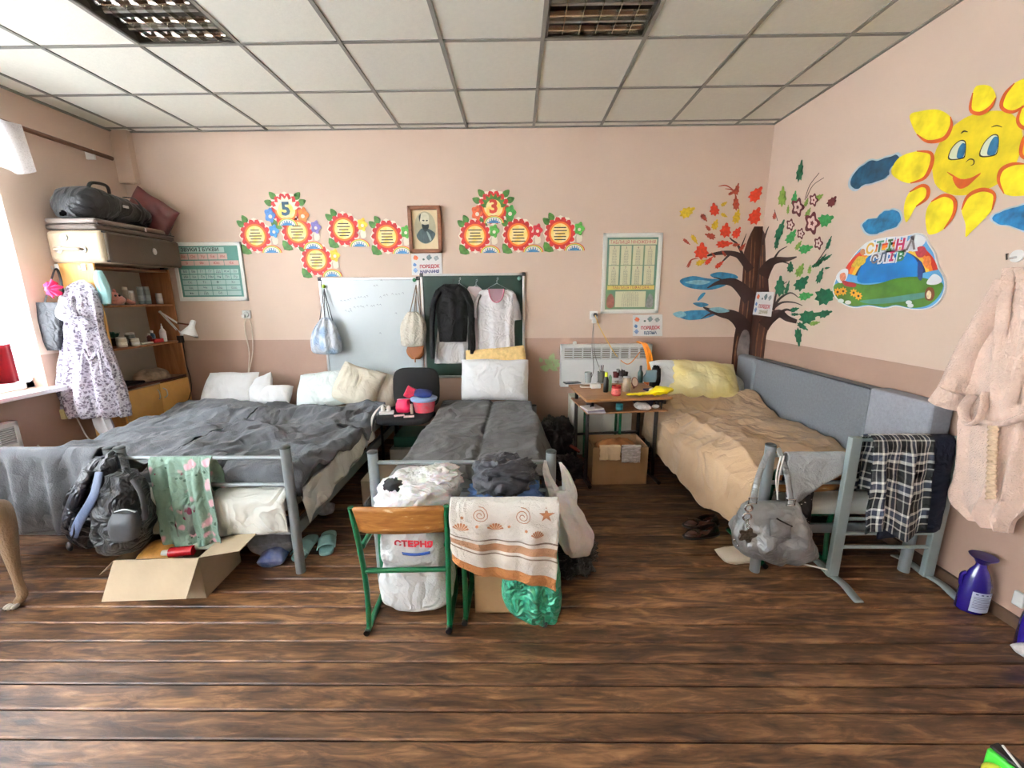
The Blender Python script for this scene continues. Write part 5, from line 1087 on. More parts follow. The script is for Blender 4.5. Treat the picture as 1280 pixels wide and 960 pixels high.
x, y = on(762, 489); t = thing('green_tube', 'pale green tube standing left of the red candle jar', 'tube', (x, y, .743)); MB().lathe([(.013, 0), (.016, .02), (.014, .12), (.002, .14)], (x, y, .743), 12, 1, .7).done('body', mat('mint_tube', (150,196,160), .4), t); MB().lathe([(.012, -.0), (.014, .022)], (x, y, .743), 12, 1, .75).done('cap', mat('tube_red', (200,60,50), .4), t)
x, y = on(751, 478)
t = thing('pen_cup', 'dark mesh pen cup at the middle of the desk', 'cup', (x, y, .743)); MB().lathe([(.03, 0), (.034, .10), (.032, .10), (.028, .005)], (x, y, .743), 16).done('cup', mat('grey_glass', (96,96,90), .3), t)
for k, c in enumerate(((200,200,190), (30,30,30), (90,60,50))): MB().tube([(x+.008*k-.008, y, .76), (x+.02*k-.02, y+.008*k, .90)], .004, 6).done('pen', mat('pen_%d' % k, c, .4), t)
x, y = on(735, 478); t = thing('drinking_glass', 'clear greyish glass left of the pen cup', 'glass', (x, y, .743)); MB().lathe([(.028, 0), (.033, .095), (.031, .095), (.026, .006)], (x, y, .743), 16).done('body', mat('glass_grey', (190,196,192), .1, alpha=.55), t)
x, y = on(775, 478)
t = thing('mug_tree', 'small silver and brown metal mug tree in the middle of the desk', 'stand', (x, y, .743))
MB().lathe([(.045, 0), (.05, .01), (.012, .02), (.01, .10)], (x, y, .743), 16).done('base', alu, t)
for a in range(4): MB().lathe([(.024, 0), (.03, .05), (.028, .05), (.022, .004)], (x+.04*math.cos(a*1.6), y+.03*math.sin(a*1.6), .79+.02*(a % 2)), 12).done('mug', mat('mug_%d' % (a % 3), [(60,50,46), (180,180,176), (120,60,60)][a % 3], .25, .3), t)
MB().tube([(x, y, .84), (x-.012, y, .97)], .006, 8).done('stem', white, t)
x, y = on(793, 486)
t = thing('hand_mirror', 'small round hand mirror leaning beside the beige tin', 'mirror', (x, y, .743)); rm = Matrix.Rotation(1.15, 3, 'X'); MB().lathe([(.001, -.004), (.036, -.004), (.038, 0), (.036, .004), (.001, .004)], (x, y, .80), 20, .75, 1.2, M=rm).done('frame', mat('mirror_frame', (120,60,56), .4), t); MB().lathe([(.030, .0045), (.001, .005)], (x, y-.0, .80), 20, .75, 1.2, M=rm).done('mirror_glass', mat('mirror_face', (206,180,170), .2), t); MB().tube([(x, y+.012, .757), (x, y+.02, .745)], .008, 8).done('handle', mat('mirror_frame'), t)
x, y = on(800, 478); t = thing('spray_bottle', 'dark green bottle at the back right of the desk', 'bottle', (x, y, .743)); MB().lathe([(.022, 0), (.024, .01), (.024, .09), (.01, .12)], (x, y, .743), 14).done('body', mat('deep_green_bottle', (24,60,50), .3), t); MB().lathe([(.011, .12), (.011, .15), (.008, .155)], (x, y, .743), 12).done('cap', blackp, t)
x, y = on(812, 477); t = thing('pouch', 'blue-grey clear pouch at the back right of the desk', 'pouch', (x, y, .743)); MB().loft([(x, y, .744, .055, .03, 0), (x, y, .79, .06, .028, 0), (x+.01, y, .83, .05, .014, 0), (x+.012, y, .85, .045, .004, 0)], 24, 4, nz=.006, ns=20, sq=3).done('body', mat('clear_blue_pouch', (120,150,160), .25, coat=.5), t)
x, y = on(812, 488); recenter(MB().box((x, y, .75), (.09, .06, .014), rz=.3).done('notebook', mat('navy_notebook', (40,40,90), .5), None, bevel=.003, tags=('small navy notebook behind the yellow bag on the desk', 'notebook')))
x, y = on(813, 486, .76); recenter(MB().sphere((x, y-.03, .758), .016, 10, (1.5, 1, .9)).done('soap', mat('soap', (236,220,200), .5), tags=('small pale soap on the desk behind the yellow bag', 'soap')))
yb = mat('yellow_plastic_bag', (236,216,10), .3, var=.12, vs=10, bump=.5, bs=30, coat=.3)
b = MB()
P0 = V(dpt(.0, -.21)+(.744,)); P1 = V(dpt(.39, -.19)+(.744,))
def ybf(u, v):
    a = 2*PI*u; s_ = math.sin(PI*min(max(v, .01), .99))**.4; c = P0.lerp(P1, v)
    r = (.035+.045*sstep(.45, .8, v)); rz = .010+.022*sstep(.45, .7, v)
    n_ = 1+.35*noise.noise(V((math.cos(a)*2, math.sin(a)*2, v*9)))
    return c+V((0, r*math.cos(a)*s_*n_, max(0, rz+rz*math.sin(a)*s_*n_+.006*wr(v*9, a, 2))))
b.grid(ybf, 28, 40, True); recenter(b.done('plastic_bag', yb, None, ang=2, tags=('crumpled bright yellow plastic bag at the front right of the desk', 'bag')))
# on the desk's lower shelf
x, y = dpt(-.26, -.22)
for k, (c, lb) in enumerate((((190,186,190), 'lowest pale booklet at the left of the shelf under the desktop'), ((150,140,160), 'middle lilac booklet of the pile under the desktop'), ((214,210,206), 'topmost whitish booklet of the pile under the desktop'))):
    recenter(MB().box((x-.01*k, y, .638+.012*k), (.14, .13, .010), rz=DR+.1*k).done('booklet', mat('booklet_%d' % k, c, .6, var=.15, vs=40), None, smooth=False, tags=(lb, 'book', 'booklets under the desktop')))
x, y = dpt(-.05, -.2); bottle('teal cup on the shelf under the desktop', x, y, .631, .028, .05, (40,120,120), (60,150,150), 1, name='cup', catg='cup')
x, y = dpt(.14, -.2); pillow('cloth', 'small crumpled white cloth on the shelf under the desktop', (x, y, .652), .12, .10, .034, m=mat('white_rag', (214,208,204), .8, var=.2, vs=40), seed=31, catg='cloth'); x, y = dpt(.25, -.2)
recenter(MB().sphere((x, y, .648), .02, 10, (1.6, 1, .8)).done('soap', white, tags=('white soap bar at the right of the shelf under the desktop', 'soap')))
recenter(MB().bx(x-.13, x-.0, y+.05, y+.2, .631, .69).done('box', mat('navy_box', (22,26,60), .6), None, bevel=.004, tags=('dark navy box at the back of the shelf under the desktop', 'box')))
# cabinet and chair frame under the desk
cbn = thing('small_cabinet', 'low grey-white two-door cabinet standing under the desk against the wall', 'cabinet', (.62, -.22, 0))
cwm = mat('greywhite_board', (196,194,182), .6, var=.05)
MB().bx(.36, .92, -.36, -.02, .02, .55).done('body', cwm, cbn, smooth=False, bevel=.004)
for a, c in ((.365, .638), (.642, .915)): MB().bx(a, c, -.376, -.36, .04, .54).done('door', cwm, cbn, smooth=False, bevel=.003)
def school_chair(label, cx, cy, rz, wood_=True, h=.65, seat=.45, w=.40, tube_m=greent, group='green-framed school chairs', tops=None):
    """local: back of the chair towards -y"""
    t = thing('school_chair', label, 'chair', (cx, cy, 0), rz, group)
    hw = w/2-.012
    for x in (-hw, hw):
        MB().tube([(x, -.13, .014), (x, .24, .014)], .0135, 12).done('foot_bar', tube_m, t)
        MB().tube([(x, -.10, .014), (x, -.085, .2), (x*1.04, -.10, .42), (x*1.08, -.14, h)], .0125, 12, 6).done('back_leg', tube_m, t)
        MB().tube([(x, .14, .014), (x, .16, seat-.02)], .0125, 12).done('leg', tube_m, t)
        MB().tube([(x, -.09, seat-.02), (x, .2, seat-.02)], .0125, 12).done('seat_rail', tube_m, t)
        MB().box((x*1.06, -.125, h-.075), (.012, .03, .06)).done('bracket', tube_m, t, smooth=False, bevel=.003)
        for y in (-.132, .242): MB().tube([(x, y-.006, .014), (x, y+.006, .014)], .0145, 10).done('rubber_foot', blackp, t)
    MB().tube([(-hw, -.088, .305), (hw, -.088, .305)], .012, 12).done('crossbar', tube_m, t)
    ply = wood('worn_plywood', [(.2,'6e4118'), (.45,'96602a'), (.62,'ac7638'), (.70,'d8c4a0')], rough=.5, sx=3, sy=22, bump=.1, knots=False)
    def bk(u, v, o=0):
        x = (2*u-1)*(w/2+.005); z = h-.135+.14*v; e = 1-.12*abs(2*u-1)**6
        return V((x, -.115-.02*(1-(2*u-1)**2)-(z-h+.1)*.25-o, h-.065+(z-h+.065)*e))
    b = MB(); b.grid(lambda u, v: bk(u, v, 0), 16, 6); b.done('backrest', ply, t, solid=.012, bevel=.002)
    b = MB(); b.grid(lambda u, v: V(((2*u-1)*(w/2-.005), -.005+.27*v, seat-.004-.008*math.sin(PI*u)*math.sin(PI*v)-.015*max(0, v-.85)/.15)), 12, 12); b.done('seat', ply, t, solid=.012)
    return t
school_chair('green-framed school chair with worn plywood back and a white sack under it', -.675, -2.36, .03)
school_chair('green-framed school chair hidden under the shell-pattern towel', -.225, -2.31, -.02)
school_chair('green-framed school chair tucked at the right bed foot behind the silver handbag', 1.42, -1.88, .06, h=.60, group='green-framed school chairs')
gf_ = thing('stool_frame', 'green metal frame under the desk before the low cabinet', 'frame', (.62, -.50, 0))
for x in (.47, .76):
    MB().tube([(x, -.56, .012), (x, -.56, .60)], .012, 10).done('leg', greent, gf_); MB().tube([(x, -.40, .012), (x, -.40, .60)], .012, 10).done('leg', greent, gf_); MB().tube([(x, -.58, .6), (x, -.38, .6)], .012, 10).done('side_bar', greent, gf_)
for z in (.50, .60): MB().tube([(.47, -.56, z), (.76, -.56, z)], .012, 10).done('crossbar', greent, gf_)
# black padded chair between the beds
bc = thing('office_chair', 'black padded chair between the beds, its seat heaped with toiletries', 'chair', (-1.12, -.52, 0))
blk = mat('black_upholstery', (13,13,14), .85, var=.12, vs=20, bump=.2, bs=120)
def sq(b, cx, cy, cz, a, c, h, n=30, e=4):
    rg = []
    for k, (s_, z) in enumerate(((.93, 0), (1, .18), (1, .8), (.93, 1), (.5, 1.03), (.01, 1.03))):
        rg.append([b.av((cx+a*s_*math.copysign(abs(math.cos(2*PI*i/n))**(2/e), math.cos(2*PI*i/n)), cy+c*s_*math.copysign(abs(math.sin(2*PI*i/n))**(2/e), math.sin(2*PI*i/n)), cz+h*z)) for i in range(n)])
    for k in range(5):
        for i in range(n): b.af([rg[k][i], rg[k][(i+1) % n], rg[k+1][(i+1) % n], rg[k+1][i]])
    b.af(rg[0][::-1]); b.af(rg[-1])
b = MB(); sq(b, -1.14, -.62, .47, .235, .22, .06); b.done('seat', blk, bc, ang=1)
b = MB(); sq(b, 0, 0, 0, .215, .19, .05)
for i, p in enumerate(b.v): b.v[i] = V((-1.10+p.x, -.335-p.z*1-.03*(1-(p.x/.215)**2)+(p.y)*.12, .69+p.y))
b.done('backrest', blk, bc, ang=1)
b = MB()
for x in (-1.24, -.98): b.tube([(x, -.30, .62), (x, -.26, .5), (x, -.34, .45), (x, -.7, .45)], .012, 10, 5)
b.done('back_bracket', blackp, bc)
for x in (-1.31, -.94):
    for y in (-.8, -.40): MB().tube([(x, y, 0), (x*.995, y, .46)], .012, 10).done('leg', blackp, bc)
# things on that chair
bk_ = thing('toiletry_basket', 'clear basket of pink toiletries with a blue cloth on top', 'basket', (-.98, -.60, .532))
MB().lathe([(.085, 0), (.10, .10), (.112, .105), (.108, .11), (.094, .10), (.08, .006)], (-.98, -.60, .534), 24).done('basket', mat('pinkish_clear', (190,110,120), .2, coat=.5, var=.5, vs=25, col2=(220,60,80)), bk_)
MB().lathe([(.112, .10), (.118, .118), (.105, .125)], (-.98, -.60, .534), 24).done('rim', mat('pale_blue_plastic', (150,176,210), .3), bk_)
for k in range(6): MB().sphere((-.98+.05*math.cos(k), -.60+.05*math.sin(k), .62), .03, 8, (1, .8, .7)).done('item', mat('item_%d' % (k % 3), [(210,60,90), (230,200,190), (60,50,60)][k % 3], .4), bk_)
pillow('cloth', 'folded navy cloth on top of the toiletry basket', (-.985, -.59, .69), .17, .13, .05, rz=.2, m=mat('navy_cloth', (34,48,104), .8, var=.25, vs=20), seed=41, catg='cloth')
t = thing('cosmetic_bag', 'bright pink cosmetic bag on the black chair', 'bag', (-1.16, -.62, .532))
MB().loft([(-1.16, -.62, .534, .06, .04, 0), (-1.16, -.62, .57, .068, .046, 0), (-1.16, -.615, .62, .055, .035, 0), (-1.155, -.61, .645, .05, .02, 0)], 28, 5, nz=.006, ns=16, sq=2.6).done('body', mat('hot_pink', (220,30,84), .5, var=.12, vs=20), t); MB().tube([(-1.21, -.62, .64), (-1.155, -.625, .652), (-1.10, -.615, .645)], .004, 6, 4).done('zip', alu, t)
recenter(MB().box((-1.10, -.50, .665), (.14, .04, .10), rz=.3, ry=.5).done('book', mat('pink_red_box', (206,50,80), .5, var=.3, vs=30), None, bevel=.004, tags=('pink box tilted behind the cosmetic bag', 'box')))
t = thing('extension_socket', 'white power strip with plugs at the left of the black chair seat', 'power strip', (-1.30, -.66, .532)); MB().box((-1.285, -.70, .548), (.12, .05, .028), rz=.15).done('strip', white, t, bevel=.005)
for dx in (-.03, .02): MB().lathe([(.018, 0), (.018, .03), (.008, .05)], (-1.285+dx, -.70, .561), 12).done('plug', white, t)
for k in range(2): MB().tube([(-1.285+.02*k, -.70, .60), (-1.30, -.76, .63), (-1.345-.01*k, -.86, .56), (-1.36, -.9, .44), (-1.37-.03*k, -1.0, .34)], .004, 6, 6).done('cable', white, t)
for k, (x, y, rz, c, lb) in enumerate(((-1.16, -.76, .4, (214,180,180), 'pink and white packet at the front of the black chair seat, left'), (-1.07, -.79, .2, (224,200,196), 'pale packet at the front of the black chair seat, right'), (-1.07, -.69, 1.2, (190,176,160), 'slim beige tube standing between the pink bag and basket'))):
    if k < 2: recenter(MB().box((x, y, .539), (.085, .035, .010), rz=rz).done('packet', mat('packet_%d' % k, c, .4, var=.25, vs=60), None, bevel=.002, tags=(lb, 'packet')))
    else: recenter(MB().lathe([(.012, 0), (.013, .05), (.011, .052), (.011, .085), (.001, .087)], (x, y, .534), 12).done('lipstick', mat('beige_tube', c, .3), tags=(lb, 'tube')))
recenter(MB().bx(-1.27, -.96, -.62, -.30, .20, .30).done('storage_box', mat('green_box', (16,70,56), .6), None, bevel=.006, tags=('dark green box under the black chair, above the grey one', 'box')))
recenter(MB().bx(-1.30, -.93, -.66, -.28, .0, .195).done('storage_box', mat('grey_box', (166,164,158), .6), None, bevel=.006, tags=('grey box standing on the floor under the black chair', 'box')))
# ============================================================ hanging and lying soft things
def R2(ul, ur, v, y, d, f=0): a = PY(ul, v, y); b = PY(ur, v, y); return ((a.x+b.x)/2, y, (a.z+b.z)/2, abs(b.x-a.x)/2, d, f)
def R3(ul, ur, v, x, d, f=0): a = PX(ul, v, x); b = PX(ur, v, x); return ((a.y+b.y)/2, -x, (a.z+b.z)/2, abs(b.y-a.y)/2, d, f)
def swap(b):
    for i, p in enumerate(b.v): b.v[i] = V((-p.y, p.x, p.z))
    for f in b.f: f.reverse()
    for q in b.uv: q.reverse()
    return b
def hook(y, u, v): p = PY(u, v, y); return p
# --- on the side of the shelf unit
YS = -.775
def uvmat(name, fn, rough=.8, **k):
    k.setdefault('crease', .35); k.setdefault('cs', 7)
    m = mat(name, (200,200,200), rough, var=0, **k); N, L, b = nodes(m); fn(N, L, b); return m
def blotch(N, L, b, base, spots, scale=30, th=(.28, .34), coord='Object', stretch=(1,1,1)):
    tc = N.new('ShaderNodeTexCoord'); mp = N.new('ShaderNodeMapping'); mp.inputs['Scale'].default_value = stretch; L.new(tc.outputs[coord], mp.inputs[0]); col = None
    nz_ = N.new('ShaderNodeTexNoise'); nz_.inputs['Scale'].default_value = scale*.4; L.new(mp.outputs[0], nz_.inputs['Vector'])
    base_c = N.new('ShaderNodeRGB'); base_c.outputs[0].default_value = lin(base); last = base_c.outputs[0]
    for i, (c, sc_, t0, t1) in enumerate(spots):
        vo = N.new('ShaderNodeTexVoronoi'); vo.inputs['Scale'].default_value = sc_; ad = N.new('ShaderNodeVectorMath'); ad.operation = 'ADD'; ad.inputs[1].default_value = (i*3.3, i*1.7, i*2.1)
        s_ = N.new('ShaderNodeVectorMath'); s_.operation = 'SCALE'; s_.inputs['Scale'].default_value = .06; L.new(nz_.outputs['Color'], s_.inputs[0]); a3 = N.new('ShaderNodeVectorMath'); a3.operation = 'ADD'
        L.new(mp.outputs[0], ad.inputs[0]); L.new(ad.outputs[0], a3.inputs[0]); L.new(s_.outputs[0], a3.inputs[1]); L.new(a3.outputs[0], vo.inputs['Vector'])
        mr = N.new('ShaderNodeMapRange'); mr.inputs[1].default_value = t0; mr.inputs[2].default_value = t1; mr.inputs[3].default_value = 1; mr.inputs[4].default_value = 0; L.new(vo.outputs['Distance'], mr.inputs[0])
        mx = N.new('ShaderNodeMix'); mx.data_type = 'RGBA'; L.new(mr.outputs[0], mx.inputs['Factor']); L.new(last, mx.inputs['A']); mx.inputs['B'].default_value = lin(c); last = mx.outputs['Result']
    L.new(last, b.inputs['Base Color'])
leo = uvmat('grey_print_cloth', lambda N, L, b: blotch(N, L, b, (204,200,210), [((124,116,130), 46, .36, .46), ((206,202,210), 46.0, .14, .24), ((150,142,156), 80, .28, .38)]), bump=.2, bs=20)
tote = thing('tote_bag', 'dark grey tote bag hung on the side of the shelf unit', 'bag', tuple(PY(62, 435, -.84)))
MB().loft([R2(44, 80, 378, -.95, .02), R2(45, 80, 400, -.95, .03), R2(48, 78, 425, -.95, .032), R2(54, 76, 438, -.95, .012)], 32, 6, nz=.006, sq=3).done('body', mat('slate_nylon', (26,28,33), .6, crease=0.4, cs=8, var=.1, bump=.2, bs=20), tote)
MB().tube([PY(56, 378, -.95), PY(64, 350, -.88), PY(70, 336, -.80), PY(76, 350, -.88), PY(80, 378, -.95)], .009, 8, 8, flat=.4).done('strap', blackp, tote)
pf_ = thing('hair_scrunchie', 'bright pink flower scrunchie hung over the tote bag strap', 'scrunchie', tuple(PY(66, 372, -.90)))
b = MB(); c = PY(66, 361, -.96)
def ruf(u, v): a = 2*PI*u; r = .012+.048*v; return c+V((r*math.cos(a)*(1+.2*math.sin(7*a)*v), -.035*(1-v)+.014*math.sin(9*a)*v, r*math.sin(a)*(1+.2*math.sin(6*a)*v)))
b.grid(ruf, 72, 8, True); b.done('petals', mat('scrunchie_pink', (232,28,92), .6, var=.2, vs=30), pf_, ang=3, solid=.003); MB().sphere(c+V((0, -.03, 0)), .02, 10).done('centre', mat('scrunchie_core', (240,70,120), .6), pf_)
for (u, v) in ((70, 334), (104, 334)):
    p = PY(u, v, YS); hk_ = thing('wall_hook', 'white hook stuck on the shelf side above the %s' % ('tote bag' if u == 70 else 'grey patterned dress'), 'hook', (p.x, YS, p.z)); MB().box((p.x, YS+.005, p.z), (.035, .006, .05)).done('plate', white, hk_, bevel=.004); MB().tube([(p.x, YS, p.z-.01), (p.x, YS-.03, p.z-.015), (p.x, YS-.032, p.z+.008)], .005, 8).done('prong', alu, hk_)
dr_ = thing('hanging_dress', 'long grey and white patterned dress hung on the shelf side', 'dress', tuple(PY(120, 525, -.93)))
MB().loft([R2(98, 106, 350, -.82, .015), R2(82, 118, 362, -.87, .05, .008), R2(74, 124, 385, -.89, .07, .012), R2(76, 128, 405, -.89, .06, .014), R2(78, 134, 430, -.90, .06, .018), R2(76, 148, 465, -.91, .07, .024), R2(74, 158, 500, -.92, .075, .03), R2(84, 163, 520, -.92, .07, .03)], 90, 6, k=11, seed=3, nz=.01, ns=8).done('dress_body', leo, dr_, ang=3)
MB().loft([R2(74, 92, 372, -.95, .03), R2(72, 98, 392, -.97, .05, .004), R2(80, 112, 400, -.97, .04, .004), R2(90, 116, 405, -.96, .02)], 32, 5, nz=.012, ns=14).done('sleeve', leo, dr_, ang=3)
MB().tube([PY(100, 480, -1.0), PY(104, 438, -.985), PY(112, 450, -.98), PY(122, 440, -.98), PY(128, 470, -.99)], .010, 8, 8, flat=.5).done('tie_belt', leo, dr_)
MB().loft([R2(112, 128, 500, -.93, .03, .006), R2(118, 140, 530, -.93, .03, .008), R2(128, 146, 545, -.93, .02, .004)], 30, 5, k=5, seed=5).done('lining_hem', mat('white_lining', (232,232,236), .8, bump=.2), dr_)
recenter(MB().loft([R2(120, 126, 338, -.82, .02), R2(119, 132, 350, -.83, .03, .006), R2(124, 138, 365, -.83, .03, .006), R2(126, 138, 380, -.83, .02, .004)], 28, 5, k=4, nz=.006).done('face_towel', mat('pale_turquoise', (160,206,206), .85, var=.1, bump=.3, bs=40), None, ang=3, tags=('pale turquoise towel hanging at the shelf opening beside the dress', 'towel')))
# --- hung on the whiteboard
def drawbag(label, uc, vtop, rows, y, m, cord_m, apex, name='drawstring_bag', cords=((-10, 0), (10, 0), (2, 0)), nzv=.008):
    t = thing(name, label, 'bag', tuple(PY(uc, rows[-1][2], y)))
    MB().loft([R2(a, c, v, y, d, f) for a, c, v, d, f in rows], 48, 6, k=8, seed=uc % 7, nz=nzv, ns=12).done('body', m, t, ang=3)
    ap = PY(apex[0], apex[1], -.045)
    for du, dv in cords:
        p = PY(uc+du, vtop+dv, y); mid = (ap+p)/2+V((0, 0, -.01)); MB().tube([ap, mid, p], .004, 6, 4).done('cord', cord_m, t)
    return t
bw = uvmat('blue_white_nylon', lambda N, L, b: blotch(N, L, b, (206,214,222), [((150,176,206), 9, .25, .6)]), rough=.4, bump=.3, bs=16)
drawbag('pale blue and white drawstring bag hung at the left edge of the whiteboard', 409, 400, [(402, 412, 397, .02, .004), (396, 418, 405, .05, .012), (390, 424, 420, .08, .012), (389, 427, 434, .085, .01), (392, 424, 441, .05, .006), (402, 414, 443, .01, 0)], -.11, bw, mat('dark_cord', (70,72,78), .8), (405, 361), cords=((-14, 30), (14, 26), (-3, 0), (3, 0)))
drawbag('cream canvas drawstring bag hung at the right corner of the whiteboard', 516, 392, [(510, 522, 390, .02, .004), (504, 530, 398, .05, .006), (501, 533, 410, .065, .006), (501, 532, 424, .065, .005), (503, 530, 432, .04, .003), (512, 522, 433, .01, 0)], -.10, mat('cream_canvas', (206,200,184), .9, crease=0.3, cs=10, var=.06, bump=.2, bs=60), mat('brown_cord', (120,96,72), .8), (520, 356), cords=((-13, 38), (4, 0), (-4, 0), (14, 30)))
t = thing('leather_pouch', 'small brown leather pouch hanging below the cream canvas bag', 'pouch', tuple(PY(519, 448, -.09)))
MB().loft([R2(510, 529, 432, -.06, .012), R2(508, 530, 438, -.06, .022), R2(510, 529, 444, -.06, .02), R2(515, 525, 449, -.06, .006)], 28, 5, sq=3).done('body', mat('tan_leather', (164,100,56), .45, var=.12, bump=.1, bs=40), t)
MB().loft([R2(509, 530, 431, -.085, .004), R2(511, 528, 440, -.085, .004), R2(517, 522, 447, -.085, .003)], 24, 4, sq=3).done('flap', mat('tan_leather_flap', (150,90,50), .45), t); MB().tube([PY(519, 447, -.085), PY(519, 453, -.085)], .006, 8).done('toggle', mat('tan_leather'), t); MB().tube([PY(512, 433, -.06), PY(517, 395, -.045), PY(521, 360, -.05)], .004, 6, 4).done('strap', mat('brown_cord'), t)
# --- clothes on the chalkboard
def hanger(t, u, v, w_, y, m=None):
    p = PY(u, v, y); m = m or alu
    MB().tube([p+V((0, .01, .015)), p+V((.012, 0, .022)), p+V((.014, 0, .008)), p+V((0, 0, -.004)), p+V((0, 0, -.03)), p+V((-w_, 0, -.10)), p+V((w_, 0, -.10)), p+V((0, 0, -.03))], .0032, 6, 1).done('hanger', m, t)
def sleeve(b, pts, w0, w1, y, flat=.5, n=24, seed=0):
    P = [PY(u, v, y+dy) for u, v, dy in pts]; b.tube(P, lambda t_: lerp(w0, w1, t_)*(1+.08*math.sin(t_*17+seed)), n, 8, flat=flat)
jk = thing('hanging_jacket', 'black long-sleeved jacket on a hanger before the chalkboard', 'jacket', tuple(PY(566, 430, -.10)))
blackc = mat('black_knit', (8,8,9), .9, crease=0.4, cs=6, var=.2, vs=20, bump=.3, bs=60)
b = MB(); b.loft([R2(555, 572, 355, -.10, .02), R2(546, 582, 362, -.10, .04, .003), R2(543, 586, 370, -.10, .05, .006), R2(546, 585, 395, -.10, .05, .008), R2(548, 584, 415, -.10, .045, .008), R2(549, 583, 427, -.10, .04, .01)], 64, 6, k=6, seed=2, nz=.006, ns=10); b.done('body', blackc, jk, ang=3)
b = MB(); sleeve(b, [(549, 364, 0), (542, 380, -.02), (540, 410, -.03), (541, 448, -.03)], .06, .042, -.10); b.done('sleeve', blackc, jk)
b = MB(); sleeve(b, [(580, 364, 0), (588, 380, -.02), (590, 412, -.03), (591, 442, -.03)], .06, .042, -.10); b.done('sleeve', blackc, jk)
MB().tube([PY(556, 357, -.13), PY(564, 361, -.135), PY(573, 357, -.13)], .012, 8, 5).done('collar', blackc, jk); hanger(jk, 566, 352, .14, -.09, blackp)
ws = thing('hanging_shirt', 'white shirt under the black jacket, its hem showing below', 'shirt', tuple(PY(565, 455, -.06)))
wc_ = mat('white_cotton', (224,222,222), .85, crease=0.4, cs=7, var=.04, bump=.2, bs=14)
MB().loft([R2(560, 570, 362, -.055, .012), R2(550, 596, 372, -.055, .02, .003), R2(548, 586, 400, -.055, .025, .006), R2(545, 585, 435, -.055, .028, .008), R2(543, 584, 454, -.055, .028, .01)], 56, 6, k=7, seed=4).done('body', wc_, ws, ang=3); hanger(ws, 574, 350, .10, -.045)
ws2 = thing('hanging_shirt', 'white garment with a grey sleeve between the jacket and the tee', 'shirt', tuple(PY(600, 445, -.045)))
MB().loft([R2(586, 596, 358, -.045, .010), R2(584, 604, 366, -.045, .015, .002), R2(590, 606, 400, -.045, .016, .003), R2(590, 606, 445, -.045, .016, .004)], 40, 5, k=5, seed=6).done('body', mat('pinkish_cotton', (214,196,198), .85), ws2, ang=3); hanger(ws2, 595, 352, .09, -.045)
ts = thing('hanging_tshirt', 'white short-sleeved T-shirt with pink collar on a hanger', 'shirt', tuple(PY(620, 446, -.09)))
b = MB(); b.loft([R2(604, 636, 362, -.085, .016), R2(598, 643, 367, -.085, .03, .003), R2(597, 644, 385, -.085, .035, .006), R2(598, 643, 415, -.085, .035, .01), R2(597, 644, 446, -.085, .035, .012)], 64, 6, k=7, seed=8, nz=.004, ns=9); b.done('body', wc_, ts, ang=3)
grs = mat('grey_sleeve', (142,134,130), .85, bump=.2, bs=14)
b = MB(); sleeve(b, [(600, 368, 0), (595, 380, -.01), (594, 397, -.015)], .035, .045, -.085); b.done('sleeve', grs, ts)
b = MB(); sleeve(b, [(640, 368, 0), (645, 382, -.01), (647, 400, -.015)], .03, .036, -.085); b.done('sleeve', grs, ts)
b = MB(); P = [PY(611+9.5*(1-math.cos(PI*i/12)), 361+17*math.sin(PI*i/12), -.122) for i in range(13)]; b.poly(P[::-1]); b.done('neck_opening', mat('neck_inside', (150,118,126), .9), ts, smooth=False)
MB().tube(P, .006, 8).done('pink_collar', mat('pink_rib', (186,110,128), .85), ts); hanger(ts, 621, 350, .13, -.10)
# ============================================================ left bed foot
def mirror_fix(o): return o
bpk = thing('backpack', 'dark grey backpack hung on the bed post beside the navy jacket', 'backpack', tuple(PY(155, 690, -2.17)))
bpm = mat('dark_grey_nylon', (24,26,28), .5, crease=0.6, cs=9, var=.15, vs=7, bump=.3, bs=12, sheen=.1)
MB().loft([R2(138, 165, 590, -2.16, .05, .004), R2(130, 176, 612, -2.19, .09, .006), R2(126, 183, 640, -2.20, .11, .008), R2(128, 184, 665, -2.20, .11, .006), R2(136, 180, 682, -2.19, .08, .004), R2(150, 172, 688, -2.18, .03)], 72, 8, k=5, seed=1, nz=.022, ns=9, sq=2.4).done('body', bpm, bpk, ang=2)
MB().tube([PY(140, 600, -2.2), PY(136, 572, -2.12), PY(146, 563, -2.05), PY(154, 575, -2.1), PY(160, 600, -2.2)], .016, 8, 8, flat=.35).done('shoulder_strap', bpm, bpk)
MB().tube([PY(166, 600, -2.2), PY(178, 620, -2.26), PY(182, 650, -2.3)], .012, 8, 6, flat=.4).done('side_strap', blackp, bpk)
MB().loft([R2(142, 170, 640, -2.31, .02), R2(138, 174, 655, -2.31, .035), R2(142, 172, 672, -2.30, .03)], 28, 5, sq=3, nz=.006).done('front_pocket', mat('mid_grey_nylon', (66,69,72), .5, bump=.3, bs=16), bpk)
MB().tube([PY(143, 640, -2.345), PY(156, 637, -2.35), PY(169, 640, -2.345)], .003, 6, 5).done('zip', alu, bpk)
nj = thing('hanging_jacket', 'dark navy jacket hung on the bed post, left of the grey backpack', 'jacket', tuple(PY(110, 685, -2.17)))
nvm = mat('navy_black_shell', (14,17,27), .4, crease=0.7, cs=9, var=.25, vs=9, bump=.35, bs=12, coat=.15)
MB().loft([R2(120, 142, 572, -2.12, .03, .004), R2(106, 142, 590, -2.17, .06, .008), R2(94, 140, 615, -2.19, .07, .012), R2(88, 136, 640, -2.20, .075, .014), R2(90, 134, 662, -2.19, .07, .012), R2(104, 132, 680, -2.18, .04, .006)], 64, 6, k=7, seed=12, nz=.014, ns=8).done('body', nvm, nj, ang=3)
